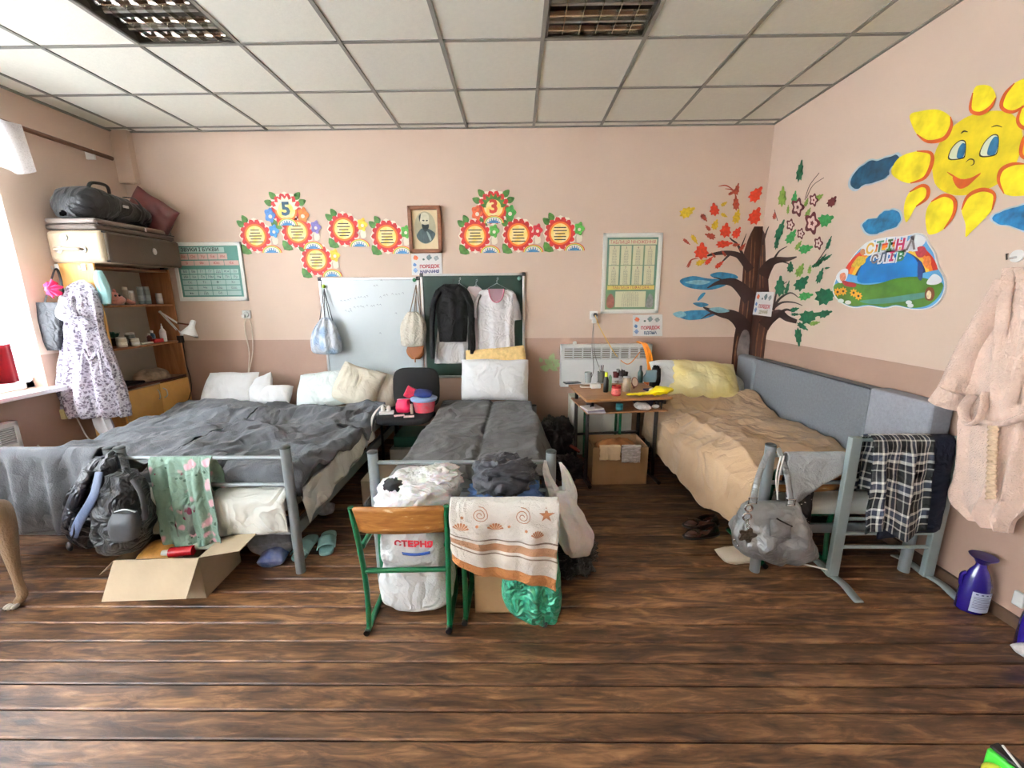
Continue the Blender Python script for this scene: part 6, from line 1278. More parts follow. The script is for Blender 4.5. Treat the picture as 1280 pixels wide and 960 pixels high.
MB().tube([PY(112, 588, -2.2), PY(98, 615, -2.25), PY(86, 645, -2.26), PY(83, 662, -2.25)], lambda q: lerp(.045, .035, q), 20, 8, flat=.55).done('sleeve', nvm, nj)
MB().tube([PY(124, 590, -2.24), PY(117, 620, -2.285), PY(100, 650, -2.29), PY(92, 668, -2.27)], lambda q: lerp(.02, .028, q), 16, 8, flat=.35).done('blue_lining', mat('blue_grey_lining', (84,98,124), .5, bump=.3), nj, label='pale blue-grey lining')
MB().tube([PY(94, 655, -2.29), PY(92, 668, -2.29), PY(88, 676, -2.29)], .004, 6).done('cord', blackp, nj); MB().sphere(PY(87, 683, -2.29), .018, 10, (.9, .5, 1.5)).done('cord_toggle', blackp, nj)
flor = uvmat('floral_cloth', lambda N, L, b: blotch(N, L, b, (122,150,134), [((206,160,170), 13, .22, .34), ((120,40,70), 13, .05, .10), ((66,92,76), 22, .14, .2)]), bump=.2, bs=20)
b = drape(-2.12, -1.79, -2.05, .70, .27, .45, folds=3.2, amp=.026, r=.02, seed=5, skew=.10, spread=.13, hem=lambda u: -.05*u-.03*math.sin(u*5))
t = thing('floral_garment', 'green floral garment draped over the foot rail above the cardboard box', 'garment', (-1.95, -2.07, .27)); b.done('cloth', flor, t, ang=3, solid=.005)
MB().loft([R2(222, 252, 630, -2.10, .02, .004), R2(220, 250, 650, -2.10, .03, .006), R2(222, 246, 668, -2.10, .025, .004)], 30, 4, k=4, nz=.006).done('hem', uvmat('floral_dark', lambda N, L, b: blotch(N, L, b, (120,134,126), [((110,36,64), 18, .3, .4)])), t, ang=3)
FA = 2.5
# cardboard box with flaps
def open_box(name, label, x0, x1, y0, y1, h, m, flaps, rz=0, hm=None):
    t = thing(name, label, 'box', ((x0+x1)/2, (y0+y1)/2, 0), rz); a, c = (x1-x0)/2, (y1-y0)/2; th = .005
    MB().bx(-a, a, -c, c, 0, th).done('bottom', m, t, smooth=False)
    for q in ((-a, a, -c, -c+th), (-a, a, c-th, c), (-a, -a+th, -c, c), (a-th, a, -c, c)): MB().bx(*q, .0, h).done('side', m, t, smooth=False)
    for side, L_, ang in flaps:   # ang: from straight up, positive outwards
        s_, k_ = math.sin(ang), math.cos(ang); b = MB()
        if side == 'f': P = [(-a, -c, h), (a, -c, h), (a-.01, -c-L_*s_, h+L_*k_), (-a+.01, -c-L_*s_, h+L_*k_)]; n = (0, .004, 0)
        if side == 'b': P = [(-a, c, h), (a, c, h), (a-.01, c+L_*s_, h+L_*k_), (-a+.01, c+L_*s_, h+L_*k_)]; n = (0, .004, 0)
        if side == 'l': P = [(-a, -c, h), (-a, c, h), (-a-L_*s_, c-.01, h+L_*k_), (-a-L_*s_, -c+.01, h+L_*k_)]; n = (.004, 0, 0)
        if side == 'r': P = [(a, -c, h), (a, c, h), (a+L_*s_, c-.01, h+L_*k_), (a+L_*s_, -c+.01, h+L_*k_)]; n = (.004, 0, 0)
        if abs(s_) > .8: n = (0, 0, .004)
        b.prism(P, n).done('flap', m, t, smooth=False)
    return t
open_box('cardboard_box', 'open cardboard box with spread flaps below the floral garment', -2.21, -1.79, -2.27, -1.97, .235, card, [('f', .185, FA), ('r', .20, 1.45), ('l', .13, 2.3), ('b', .10, .3)], rz=.05)
x_, y_ = -2.0, -2.12
pillow('food_bag', 'yellow-brown plastic bag of food inside the spread-flap cardboard box', (-2.09, -2.13, .165), .20, .2, .12, rz=.3, m=mat('amber_bag', (196,140,70), .3, var=.4, vs=18, coat=.4, bump=.4, bs=30), seed=51, catg='bag')
t = thing('sauce_bottle', 'red bottle with a white cap lying in the spread-flap cardboard box', 'bottle', (-1.98, -2.15, .19)); MB().tube([(-2.01, -2.17, .205), (-1.90, -2.15, .205)], .026, 16).done('body', mat('sauce_red', (176,24,34), .25, coat=.4), t); MB().tube([(-2.045, -2.178, .205), (-2.01, -2.17, .205)], .016, 14).done('cap', white, t)
recenter(MB().box((-1.88, -2.08, .215), (.16, .11, .035), rz=.1, rx=.15).done('packet', mat('pale_green_packet', (188,204,186), .3, var=.2, vs=30, coat=.3), None, bevel=.012, tags=('pale green packet at the right in the spread-flap cardboard box', 'packet')))
pillow('dark_bag', 'dark green bag at the back of the spread-flap cardboard box', (-1.93, -2.015, .18), .16, .07, .10, m=mat('dark_green_bag', (50,60,40), .5, var=.4, vs=20), seed=52, catg='bag')
pillow('cloth_bundle', 'grey checked cloth bundle under the bed behind the spread-flap box', (-1.63, -1.86, .12), .26, .24, .20, rz=.2, m=mat('grey_check', (118,124,132), .8, var=.25, vs=40, bump=.3, bs=20), seed=53, catg='cloth', wr_=.025)
pillow('plastic_bag', 'blue and white plastic bag on the floor right of the spread-flap box', (-1.60, -1.97, .035), .16, .10, .07, rz=.1, m=mat('blue_white_film', (170,184,208), .3, var=.3, vs=14, coat=.4, col2=(60,90,170)), seed=54, catg='bag', wr_=.02)
pillow('crumpled_paper', 'crumpled pale paper on the floor under the right side of the second bed', (-1.55, -1.40, .03), .14, .10, .05, rz=.3, m=mat('pale_paper', (196,200,204), .7, var=.2, vs=30), seed=55, catg='paper', wr_=.02)
recenter(MB().bx(-1.32, -1.12, -1.30, -1.0, 0, .20).done('storage_box', mat('beige_box', (176,160,140), .7), None, bevel=.006, tags=('beige box on the floor between the second and the middle bed', 'box')))
mint = mat('mint_rubber', (146,192,188), .55, var=.05, bump=.1, bs=60)
def slipper(label, p, rz, s=1):
    t = thing('slipper', label, 'slipper', (p.x, p.y, 0), rz)
    b = MB()
    OUT_ = [(0, -.13), (.038, -.115), (.043, -.05), (.036, 0), (.048, .06), (.046, .105), (.02, .13), (-.02, .128), (-.042, .10), (-.044, .05), (-.034, 0), (-.040, -.05), (-.036, -.11)]
    P = cat([V((x, y, 0)) for x, y in OUT_], 4, True)
    b.prism([p_+V((0, 0, .002)) for p_ in P], (0, 0, .022)); b.done('sole', mint, t, bevel=.005)
    b = MB(); b.grid(lambda u, v: V((.05*math.cos(PI*(1-u)), -.085+.10*v+.0+.0*(u), .022+.042*math.sin(PI*u)*(.75+.25*v))), 16, 6); b.done('strap', mint, t, solid=.006, ang=3)
slipper('mint slipper on the floor right of the bed post', PZ(409, 677, .02), .35); slipper('mint slipper half hidden behind the bed post', PZ(381, 683, .02), .12)
# ============================================================ dog at the left edge
dog = thing('dog', 'tan dog at the left edge of the photo, only a hind leg in view', 'dog', (-2.95, -2.36, 0))
def skin(name, J, E_, m, parent, sub=2, root=None, local=False, label=None):
    me = bpy.data.meshes.new(name); K = list(J); off = V(parent['_o']) if parent and '_o' in parent else V((0,0,0))
    me.from_pydata([tuple(V(J[k][0])-off) for k in K], [(K.index(a), K.index(c)) for a, c in E_], [])
    o = bpy.data.objects.new(name, me); S.collection.objects.link(o); o.parent = parent
    md = o.modifiers.new('skin', 'SKIN'); me.materials.append(m)
    if not me.skin_vertices: me.attributes.new('skin', 'FLOAT', 'POINT')
    for i, k in enumerate(K):
        sv = me.skin_vertices[0].data[i]; r = J[k][1]; sv.radius = r if isinstance(r, tuple) else (r, r); sv.use_root = (k == (root or K[0]))
    md.use_smooth_shade = True
    sb = o.modifiers.new('sub', 'SUBSURF'); sb.levels = sub; sb.render_levels = sub
    dg = bpy.context.evaluated_depsgraph_get(); me2 = bpy.data.meshes.new_from_object(o.evaluated_get(dg)); bpy.data.objects.remove(o)
    for p in me2.polygons: p.use_smooth = True
    me2.materials.clear(); me2.materials.append(m)
    o = bpy.data.objects.new(name, me2); S.collection.objects.link(o); o.parent = parent
    if label: o['label'] = label
    return o
fur = mat('tan_fur', (150,124,96), .9, var=.25, vs=9, bump=.6, bs=160, stretch=(1, 1, .4), sheen=.2)
try:
    knee = PY(4, 640, -2.30); hock = PY(14, 694, -2.26); fet = PY(22, 725, -2.265); paw = PY(25, 743, -2.29)
    def leg_(pre, hip, kn, hk, ft, pw): return {pre+'hip': (hip, .085), pre+'kn': (kn, .058), pre+'hk': (hk, .030), pre+'ft': (ft, .021), pre+'pw': (pw, .026)}
    J = {'pel': ((-3.03, -2.36, .50), .12), 'bel': ((-3.22, -2.40, .50), .115), 'che': ((-3.42, -2.44, .47), .14), 'nek': ((-3.56, -2.50, .60), .085), 'hd': ((-3.63, -2.58, .70), .075), 'muz': ((-3.64, -2.69, .67), .042), 'nos': ((-3.64, -2.75, .655), .026),
         'rh': ((-2.97, -2.33, .44), .095), 'rk': (tuple(knee+V((-.01, 0, .03))), .058), 'rho': (tuple(hock), .032), 'rf': (tuple(fet), .019), 'rp': ((paw.x, paw.y+.01, .028), .024), 'rt': ((paw.x+.01, paw.y-.035, .018), .018),
         'lh': ((-3.06, -2.50, .42), .09), 'lk': ((-3.10, -2.53, .28), .05), 'lho': ((-2.98, -2.54, .16), .028), 'lf': ((-3.02, -2.55, .05), .02), 'lt': ((-3.06, -2.57, .02), .02),
         'rs': ((-3.44, -2.36, .34), .06), 're': ((-3.42, -2.35, .20), .034), 'rw': ((-3.44, -2.36, .05), .022), 'rq': ((-3.47, -2.38, .02), .022), 'ls': ((-3.46, -2.54, .34), .06), 'le': ((-3.44, -2.55, .20), .034), 'lw': ((-3.46, -2.56, .05), .022), 'lq': ((-3.49, -2.58, .02), .022),
         't1': ((-2.99, -2.44, .53), .035), 't2': ((-2.95, -2.54, .45), .024), 't3': ((-2.98, -2.60, .34), .014)}
    E_ = [('pel', 'bel'), ('bel', 'che'), ('che', 'nek'), ('nek', 'hd'), ('hd', 'muz'), ('muz', 'nos'), ('pel', 'rh'), ('rh', 'rk'), ('rk', 'rho'), ('rho', 'rf'), ('rf', 'rp'), ('rp', 'rt'), ('pel', 'lh'), ('lh', 'lk'), ('lk', 'lho'), ('lho', 'lf'), ('lf', 'lt'), ('che', 'rs'), ('rs', 're'), ('re', 'rw'), ('rw', 'rq'), ('che', 'ls'), ('ls', 'le'), ('le', 'lw'), ('lw', 'lq'), ('pel', 't1'), ('t1', 't2'), ('t2', 't3')]
    skin('body', J, E_, fur, dog)
except Exception as e: print('DOGERR', e)
for k in range(3): p = V((paw.x-.018+.02*k, paw.y-.05+.004*abs(k-1), .013)); MB().sphere(p, .013, 10, (.8, 1.5, .9)).done('toe', mat('white_fur', (206,198,186), .9, bump=.3, bs=120), dog); MB().sphere(p+V((0, -.02, -.002)), .004, 8, (.7, 1.6, .7)).done('claw', mat('claw', (60,50,44), .4), dog)
for sx_ in (-.05, .045): b = MB(); b.prism([(-3.63+sx_-.02, -2.56, .76), (-3.63+sx_+.025, -2.56, .755), (-3.63+sx_*1.5, -2.60, .69)], (0, .012, .004)); b.done('ear', fur, dog, smooth=False, bevel=.004)
for sx_ in (-.03, .03): MB().sphere((-3.635+sx_, -2.645, .715), .009, 8).done('eye', blackp, dog)
MB().sphere((-3.64, -2.775, .66), .014, 8).done('nose', blackp, dog)
# ============================================================ heaps on the two school chairs
sack = thing('woven_sack', 'full white woven sack with red and blue print standing under the first chair', 'sack', (-.665, -2.25, 0))
skm = mat('woven_white', (214,216,216), .6, crease=0.4, cs=6, var=.05, vs=12, bump=.35, bs=120)
MB().loft([(-.67, -2.27, .022, .14, .10, 0), (-.67, -2.27, .05, .175, .13, .004), (-.67, -2.26, .14, .185, .135, .004), (-.665, -2.26, .24, .165, .12, .010), (-.665, -2.27, .30, .17, .13, .006), (-.67, -2.29, .40, .155, .10, .006), (-.67, -2.30, .434, .12, .06, 0)], 56, 6, k=6, seed=3, nz=.010, ns=9, sq=2.5).done('body', skm, sack, ang=2)
rp = PY(527, 676, -2.381)
text('СТЕРНЯ', .042, (-.645, -2.3975, .402), V((1, -.05, 0)), ZA, mat('print_red', (190,30,50), .5), sack, sx=1.1, bold=.002)
b = MB(); b.grid(lambda u, v: V((-.645+(u-.5)*.15, -2.402+.004*abs(u-.5), .368-.014*v-.01*math.sin(PI*u))), 10, 2); b.done('printed_swoosh', mat('print_blue', (40,80,160), .5), sack, solid=.001)
wfilm = mat('white_plastic_film', (226,228,228), .35, crease=.4, cs=7, var=.05, vs=9, bump=.7, bs=18, coat=.25, subs=.15)
def crumple(b, c, rx, ry, rz_, seed, nu=96, nv=52, am=.16, fr=3.2, bottom=None, sq_=.75):
    def fn(u, v):
        a = 2*PI*u; ph = PI*(v-.5); cx_ = math.copysign(abs(math.cos(ph))**sq_, math.cos(ph)); z = math.copysign(abs(math.sin(ph))**sq_, math.sin(ph))
        d = V((math.cos(a)*cx_, math.sin(a)*cx_, z)); k_ = 1+am*(wr(d.x*1.0+seed, d.y+d.z*1.3, seed, fr)-.5)+am*.8*noise.noise(d*fr*.8+V((seed, 0, 0)))+am*.5*(wr(d.z*2+seed, d.x-d.y, seed+2, fr*2)-.5)+am*.12*(wr(d.x+d.z, d.y+seed, seed+5, fr*3.5)-.5)
        p = V(c)+V((d.x*rx*k_, d.y*ry*k_, d.z*rz_*k_))
        if bottom is not None: p.z = max(p.z, bottom)
        return p
    b.grid(fn, nu, nv, True); return b
wbg = thing('plastic_bag', 'white carrier bag stuffed with clothes on the first school chair', 'bag', (-.64, -2.24, .445))
crumple(MB(), (-.655, -2.24, .545), .20, .15, .135, 4, am=.11, fr=1.8, bottom=.447).done('body', wfilm, wbg, ang=3)
crumple(MB(), (-.55, -2.20, .645), .11, .10, .05, 8, am=.2, fr=2).done('bag_top', wfilm, wbg, ang=3)
crumple(MB(), (-.745, -2.30, .65), .05, .045, .03, 6, 28, 16, am=.2).done('dark_hole', mat('hole_shade_dark', (30,32,34), .9), wbg, ang=3)  # dark-coloured lump standing in for the shade in the bag's open hole
hp = thing('trousers', 'crumpled charcoal trousers heaped on the second school chair', 'clothes', (-.22, -2.20, .50))
crumple(MB(), (-.225, -2.20, .65), .15, .125, .10, 14, am=.20, fr=1.7, bottom=.585).done('cloth', mat('charcoal_nylon', (34,34,40), .6, crease=.22, cs=7, var=.2, vs=7, bump=.15, bs=18, sheen=.2), hp, ang=3)
hp2 = thing('jeans', 'blue jeans folded under the charcoal trousers', 'clothes', (-.22, -2.20, .445))
crumple(MB(), (-.22, -2.19, .525), .185, .14, .09, 17, am=.16, fr=2, bottom=.447).done('cloth', uvmat('denim', lambda N, L, b: blotch(N, L, b, (78,112,164), [((48,72,116), 7, .3, .6), ((140,166,200), 16, .1, .25)]), bump=.3, bs=90), hp2, ang=3)
# shell towel over the second chair's back
def tfn(N, L, b):
    tc = N.new('ShaderNodeTexCoord'); sp = N.new('ShaderNodeSeparateXYZ'); L.new(tc.outputs['UV'], sp.inputs[0])
    cr = ramp(N, [(0, (176,116,66)), (.085, (228,222,212)), (.20, (130,112,92)), (.212, (228,222,212)), (.235, (176,132,98)), (.30, (228,222,212)), (.325, (120,104,88)), (.338, (230,226,218))], 'CONSTANT'); L.new(sp.outputs['Y'], cr.inputs[0]); L.new(cr.outputs[0], b.inputs['Base Color'])
twm = uvmat('shell_towel', tfn, rough=.95, bump=.7, bs=220)
tw_ = thing('towel', 'white towel with brown shells and stripes over the second school chair', 'towel', (-.21, -2.45, .29))
TD = drape(-.455, .015, -2.455, .660, .30, .52, folds=1.7, amp=.022, r=.052, seed=7, skew=.0, hem=lambda u: .17*(1-u)**1.2-.022*math.sin(6*u)-.01, nu=60, nv=50, taper=.12)
TD.done('cloth', twm, tw_, ang=3, solid=.007)
tb = mat('shell_brown', (166,110,72), .95, var=.2, vs=60)
def on_towel(u, v, pts, sc_=1):
    b = MB(); e = .01
    o = TD.fn(u, v); du = (TD.fn(u+e, v)-TD.fn(u-e, v))/(2*e); dv = (TD.fn(u, v+e)-TD.fn(u, v-e))/(2*e)
    for P in pts:
        Q = []
        for (x, y) in P:
            p = TD.fn(u+x*sc_/du.length, v+y*sc_/dv.length); nn = du.cross(dv).normalized(); nn = -nn if nn.y > 0 else nn; Q.append(p+nn*.0055)
        b.poly(Q)
    return b
def shell():
    P = []
    for k in range(7): a0 = PI*(.1+.8*k/7); a1 = PI*(.1+.8*(k+.72)/7); P.append([(.006*math.cos(a0), .004), (.034*math.cos(a0), .034*math.sin(a0)), (.037*math.cos((a0+a1)/2), .037*math.sin((a0+a1)/2)), (.034*math.cos(a1), .034*math.sin(a1)), (.006*math.cos(a1), .004)])
    return P
def spiral():
    P = []
    for k in range(26):
        a0, a1 = k*.55, (k+1)*.55; r0, r1 = .006+.0017*k*.95, .006+.0017*(k+1)*.95; w_ = .0045
        P.append([(r0*math.cos(a0)*.75, r0*math.sin(a0)*.75), ((r0+w_)*math.cos(a0)*.75, (r0+w_)*math.sin(a0)*.75), ((r1+w_)*math.cos(a1)*.75, (r1+w_)*math.sin(a1)*.75), (r1*math.cos(a1)*.75, r1*math.sin(a1)*.75)])
    return P
star = [[((.036 if i % 2 == 0 else .013)*math.cos(PI*i/5+.3), (.036 if i % 2 == 0 else .013)*math.sin(PI*i/5+.3)) for i in range(10)]]
dot = [[(.007*math.cos(PI*i/4), .007*math.sin(PI*i/4)) for i in range(8)]]
Lf = .660-.30
for u, v, P in ((.10, .40, shell()), (.42, .42, shell()), (.80, .38, shell()), (.28, .55, spiral()), (.66, .54, spiral()), (.89, .55, star), (.25, .46, dot), (.55, .46, dot), (.70, .43, dot), (.12, .53, dot)):
    on_towel(u, v, P).done('printed_shell', tb, tw_, smooth=False, kind='stuff')
# bags hung on the middle bed's right post and chair
wb2 = thing('carrier_bag', 'white carrier bag hung on the right post of the middle bed', 'bag', tuple(PY(712, 690, -2.16)))
MB().loft([R2(688, 712, 612, -2.17, .03, .006), R2(687, 722, 632, -2.18, .06, .010), R2(692, 735, 652, -2.18, .08, .012), R2(696, 743, 672, -2.18, .085, .010), R2(703, 739, 688, -2.17, .06, .006), R2(714, 728, 694, -2.16, .02)], 56, 6, k=6, seed=9, nz=.014, ns=9).done('body', wfilm, wb2, ang=3)
MB().loft([R2(680, 683, 576, -2.14, .006), R2(679, 688, 592, -2.155, .012, .004), R2(684, 700, 612, -2.165, .022, .006), R2(688, 712, 628, -2.17, .03, .006)], 36, 6, k=4, seed=2, nz=.006, ns=14).done('handle', wfilm, wb2, ang=3)
MB().loft([R2(698, 702, 578, -2.14, .006), R2(701, 712, 592, -2.15, .012, .004), R2(702, 720, 610, -2.165, .022, .006), R2(700, 722, 630, -2.17, .03, .006)], 36, 6, k=4, seed=6, nz=.006, ns=14).done('handle', wfilm, wb2, ang=3)
gbm = mat('green_plastic_film', (60,160,124), .28, crease=0.8, cs=9, var=.15, vs=10, bump=.6, bs=16, coat=.4, subs=.1)
gb2 = thing('carrier_bag', 'green plastic bag hanging behind the shell towel down to the floor', 'bag', tuple(PY(668, 780, -2.36)))
MB().loft([R2(676, 692, 625, -2.37, .02, .004), R2(664, 694, 655, -2.38, .03, .008), R2(648, 697, 690, -2.39, .045, .012), R2(630, 700, 712, -2.40, .07, .014), R2(627, 701, 735, -2.40, .085, .014), R2(634, 702, 755, -2.40, .08, .012), R2(656, 698, 772, -2.40, .045, .008), R2(676, 690, 779, -2.39, .015)], 64, 6, k=7, seed=5, nz=.012, ns=9).done('body', gbm, gb2, ang=3)
crumple(MB(), tuple(PY(647, 722, -2.44)), .05, .03, .055, 3, 40, 22, am=.3).done('bulge', gbm, gb2, ang=3)
recenter(crumple(MB(), (.14, -2.02, .10), .13, .13, .10, 23, am=.25, bottom=.001).done('black_bag', mat('black_film', (22,24,28), .35, crease=0.7, cs=9, var=.2, bump=.6, bs=18, coat=.3), None, ang=3, tags=('glossy black bag on the floor under the white carrier bag', 'bag')))
open_box('cardboard_box', 'brown cardboard box under the second school chair, behind the green bag', -.375, -.08, -2.36, -2.12, .21, cardd, [('b', .04, .1)])
MB
recenter(MB().bx(-.35, -.10, -2.34, -2.14, .22, .27).done('folded_paper_bag', mat('cream_paper', (200,190,170), .8), None, bevel=.01, tags=('cream folded bag on top of the brown box under the second chair', 'bag')))
# ============================================================ around the desk
open_box('cardboard_box', 'cardboard box with two cloths over its rim, under the desk', .445, .895, -.955, -.64, .32, cardd, [], rz=.02)
def hangcloth(name, label, x0, x1, y, zt, zb, m, seed, catg='cloth'):
    b = drape(x0, x1, y, zt, zb, zt-.06, folds=1.6, amp=.008, r=.012, seed=seed, nu=24, nv=24); o = b.done(name, m, None, ang=3, solid=.005, tags=(label, catg)); return recenter(o)
hangcloth('cloth', 'beige cloth hung over the front rim of the box under the desk', .50, .665, -.968, .345, .235, mat('beige_cloth', (196,168,134), .9, bump=.4, bs=40), 2)
hangcloth('cloth', 'striped grey cloth hung over the front rim of the box under the desk', .675, .825, -.968, .345, .215, mat('striped_cloth', (168,156,150), .9, var=.4, vs=30, stretch=(1, 1, 4), bump=.3, bs=40), 3)
pillow('clothes', 'orange-brown clothes inside the box under the desk', (.67, -.79, .25), .34, .22, .14, m=mat('rust_clothes', (150,96,50), .9, var=.4, vs=14), seed=61, catg='clothes', wr_=.02)
recenter(crumple(MB(), (.20, -.42, .20), .15, .18, .20, 31, am=.22, bottom=.001).done('backpack', mat('black_pack', (24,22,24), .7, var=.3, bump=.4, bs=20), None, ang=3, tags=('black backpack on the floor between the middle bed and the desk', 'backpack')))
recenter(crumple(MB(), (.25, -.82, .09), .13, .14, .09, 35, am=.22, bottom=.001).done('bag', mat('dark_plum_bag', (40,30,32), .6, var=.3, bump=.4, bs=20), None, ang=3, tags=('dark plum bag on the floor left of the box under the desk', 'bag')))
recenter(MB().box((.33, -.78, .245), (.10, .03, .018), rz=-.5, ry=.45).done('shoe_brush', mat('red_brown_plastic', (120,50,36), .5), None, bevel=.004, tags=('reddish brown stick lying on the dark bag left of the desk box', 'brush')))
# orange cord over the heater, socket and its wires
oc = thing('cable_bundle', 'bundle of orange cable hung over the corner of the wall heater', 'cable', tuple(PY(810, 490, -.12)))
orm = mat('orange_cord', (236,140,20), .4, var=.15, vs=20)
random.seed(9)
for k in range(6):
    d = .010*(k-2.5); MB().tube([PY(796+k, 427+k*.6, -.06), PY(803+k, 430, -.115), PY(808+k*1.4, 446, -.125-.01*(k % 3)), PY(810+k*.9, 462, -.12), PY(807+k*.5, 474, -.12)], .006, 8, 8).done('cord_loop', orm, oc)
MB().box(tuple(PY(808, 478, -.125)), (.05, .03, .09), ry=.2).done('plug_block', mat('orange_block', (230,110,30), .4), oc, bevel=.008)
MB().tube([PY(800, 440, -.1), PY(786, 455, -.11), PY(774, 449, -.11)], .004, 6, 6).done('cord_tail', orm, oc)
ad_ = thing('black_strap_bag', 'black bag leaning between the desk and the yellow pillow', 'bag', (1.13, -.30, .55)); crumple(MB(), (1.14, -.30, .70), .045, .06, .16, 3, 30, 20, am=.2).done('body', mat('black_pack'), ad_, ang=3)
def socket(label, u, v, y=-.0):
    p = PY(u, v, y); t = thing('wall_socket', label, 'socket', (p.x, 0, p.z-.04))
    MB().bx(p.x-.04, p.x+.04, -.016, -.001, p.z-.04, p.z+.04).done('plate', white, t, bevel=.005); MB().lathe([(.001, 0), (.028, 0), (.024, -.010), (.001, -.008)], (p.x, -.016, p.z), 18, M=Matrix.Rotation(-PI/2, 3, 'X')).done('socket_face', mat('socket_inner', (206,206,200), .4), t)
    return t, p
t, p = socket('white double socket low on the wall, left of the whiteboard', 309, 393)
MB().bx(p.x-.03, p.x+.0, -.05, -.016, p.z-.03, p.z+.0).done('plug', white, t, bevel=.005)
for k, du in enumerate((-4, 7)): MB().tube([PY(309+du*.3, 398, -.03), PY(309+du*.8, 410, -.02), PY(313+du*.4, 440, -.02), PY(310, 470, -.03)], .005, 6, 8).done('cable', mat('cream_cable', (224,214,196), .5), t)
t, p = socket('white socket with black plug on the wall above the heater', 742, 394)
MB().lathe([(.018, 0), (.02, .03), (.012, .045)], (p.x+.01, -.016, p.z+.005), 14, M=Matrix.Rotation(PI/2, 3, 'X')).done('plug', blackp, t); MB().bx(p.x-.02, p.x+.02, -.06, -.016, p.z-.075, p.z-.03).done('plug', white, t, bevel=.006)
MB().tube([PY(744, 394, -.06), PY(750, 410, -.08), PY(766, 438, -.10), PY(772, 446, -.11)], .004, 6, 8).done('cable', mat('yellow_cable', (230,190,90), .5), t)
for e in ((740, 430, 742, 462), (743, 440, 752, 470)): MB().tube([PY(742, 404, -.05), PY(e[0], e[1], -.10), PY(e[2], e[3], -.14), PY(e[2]-6, 478, -.3)], .003, 6, 8).done('cable', mat('grey_cable', (120,116,110), .5), t)
# ============================================================ right side
cr_ = thing('metal_stand', 'grey-green metal frame stand with wavy feet, clothes hung on its top bar', 'stand', (1.81, -2.11, 0))
for x in (1.545, 2.055):
    MB().bar((x, -2.11, .02), (x, -2.11, .815), .055, .030, up=(0,1,0)).done('post', silverm, cr_, smooth=False, bevel=.004)
    b = MB()
    def ff(u, v, x=x): y = -2.30+.38*v; return V((x+(u-.5)*.045, y, .012+.016*(1-math.cos(2*PI*(v-.02)*2))*.5+.012*math.exp(-((v-.5)/.2)**2)))
    b.grid(ff, 2, 24); b.done('foot', silverm, cr_, solid=.006)
for z in (.36, .275, .195, .80): MB().tube([(1.55, -2.11, z), (2.05, -2.11, z)], .010, 10).done('crossbar', silverm, cr_)
def plaidf(N, L, b):
    tc = N.new('ShaderNodeTexCoord'); sp = N.new('ShaderNodeSeparateXYZ'); L.new(tc.outputs['UV'], sp.inputs[0]); outs = []
    for ax, n_ in (('X', 4.2), ('Y', 6.0)):
        m_ = N.new('ShaderNodeMath'); m_.operation = 'MULTIPLY'; m_.inputs[1].default_value = n_; L.new(sp.outputs[ax], m_.inputs[0]); fr = N.new('ShaderNodeMath'); fr.operation = 'FRACT'; L.new(m_.outputs[0], fr.inputs[0])
        cr = ramp(N, [(0, (20,24,26)), (.26, (190,190,180)), (.31, (14,18,30)), (.50, (225,225,215)), (.60, (60,70,90)), (.80, (235,235,228)), (.88, (30,34,30))], 'CONSTANT'); L.new(fr.outputs[0], cr.inputs[0]); outs.append(cr.outputs[0])
    mx = N.new('ShaderNodeMix'); mx.data_type = 'RGBA'; mx.inputs['Factor'].default_value = .5; L.new(outs[0], mx.inputs['A']); L.new(outs[1], mx.inputs['B']); L.new(mx.outputs['Result'], b.inputs['Base Color'])
plaid = uvmat('plaid_flannel', plaidf, rough=.9, bump=.2, bs=40)
b = drape(1.585, 1.875, -2.135, .835, .385, .55, folds=2.0, amp=.03, r=.042, seed=3, skew=.06, hem=lambda u: .03*math.sin(u*7)-.02, nu=48, nv=48, taper=-.1); t = thing('plaid_shirt', 'grey, white and navy plaid shirt over the top bar of the metal stand', 'shirt', (1.73, -2.2, .385)); b.done('cloth', plaid, t, ang=3, solid=.006)
b = drape(1.70, 2.02, -2.105, .822, .33, .50, folds=1.5, amp=.014, r=.030, seed=8, skew=.02, hem=lambda u: -.03+.05*u, nu=40, nv=40); t = thing('navy_trousers', 'dark navy trousers over the metal stand, right of the plaid shirt', 'trousers', (1.87, -2.13, .33)); b.done('cloth', mat('navy_wool', (16,22,44), .95, crease=0.4, cs=7, var=.2, vs=12, bump=.3, bs=90), t, ang=3, solid=.008)
recenter(MB().box(tuple(PY(1123, 664, -2.19)), (.035, .004, .016), ry=.2).done('fabric_tag', white, tags=('small white tag at the hem of the navy trousers', 'tag')))
b = drape(1.235, 1.535, -2.072, .718, .655, .60, folds=1.3, amp=.010, r=.02, seed=4, nu=48, nv=24, hem=lambda u: -.19*(u/.22 if u < .22 else max(0, 1-(u-.22)/.8))+.0*u)
t = thing('grey_towel', 'pale grey towel hanging in a point over the bed foot rail beside the handbag', 'towel', (1.41, -2.05, .5)); b.done('cloth', mat('pale_grey_terry', (160,164,164), .95, crease=0.3, cs=8, var=.12, vs=9, bump=.5, bs=160), t, ang=3, solid=.006)
b = drape(1.255, 1.395, -2.062, .64, .33, .55, folds=1.2, amp=.010, r=.014, seed=6, nu=24, nv=24, skew=.02); t = thing('dotted_cloth', 'black cloth with white dots hanging behind the silver handbag', 'cloth', (1.28, -2.05, .3)); b.done('cloth', uvmat('dotted_black', lambda N, L, b_: blotch(N, L, b_, (16,16,18), [((210,210,206), 52, .16, .2)])), t, ang=3, solid=.004)
hbm = mat('silver_leather', (140,142,142), .32, .45, crease=.26, cs=9, var=.14, vs=10, bump=.35, bs=22, coat=.2)
hd = thing('handbag', 'silver-grey handbag with chain charm hung on the right bed\'s foot post', 'handbag', tuple(PY(962, 698, -2.15)))
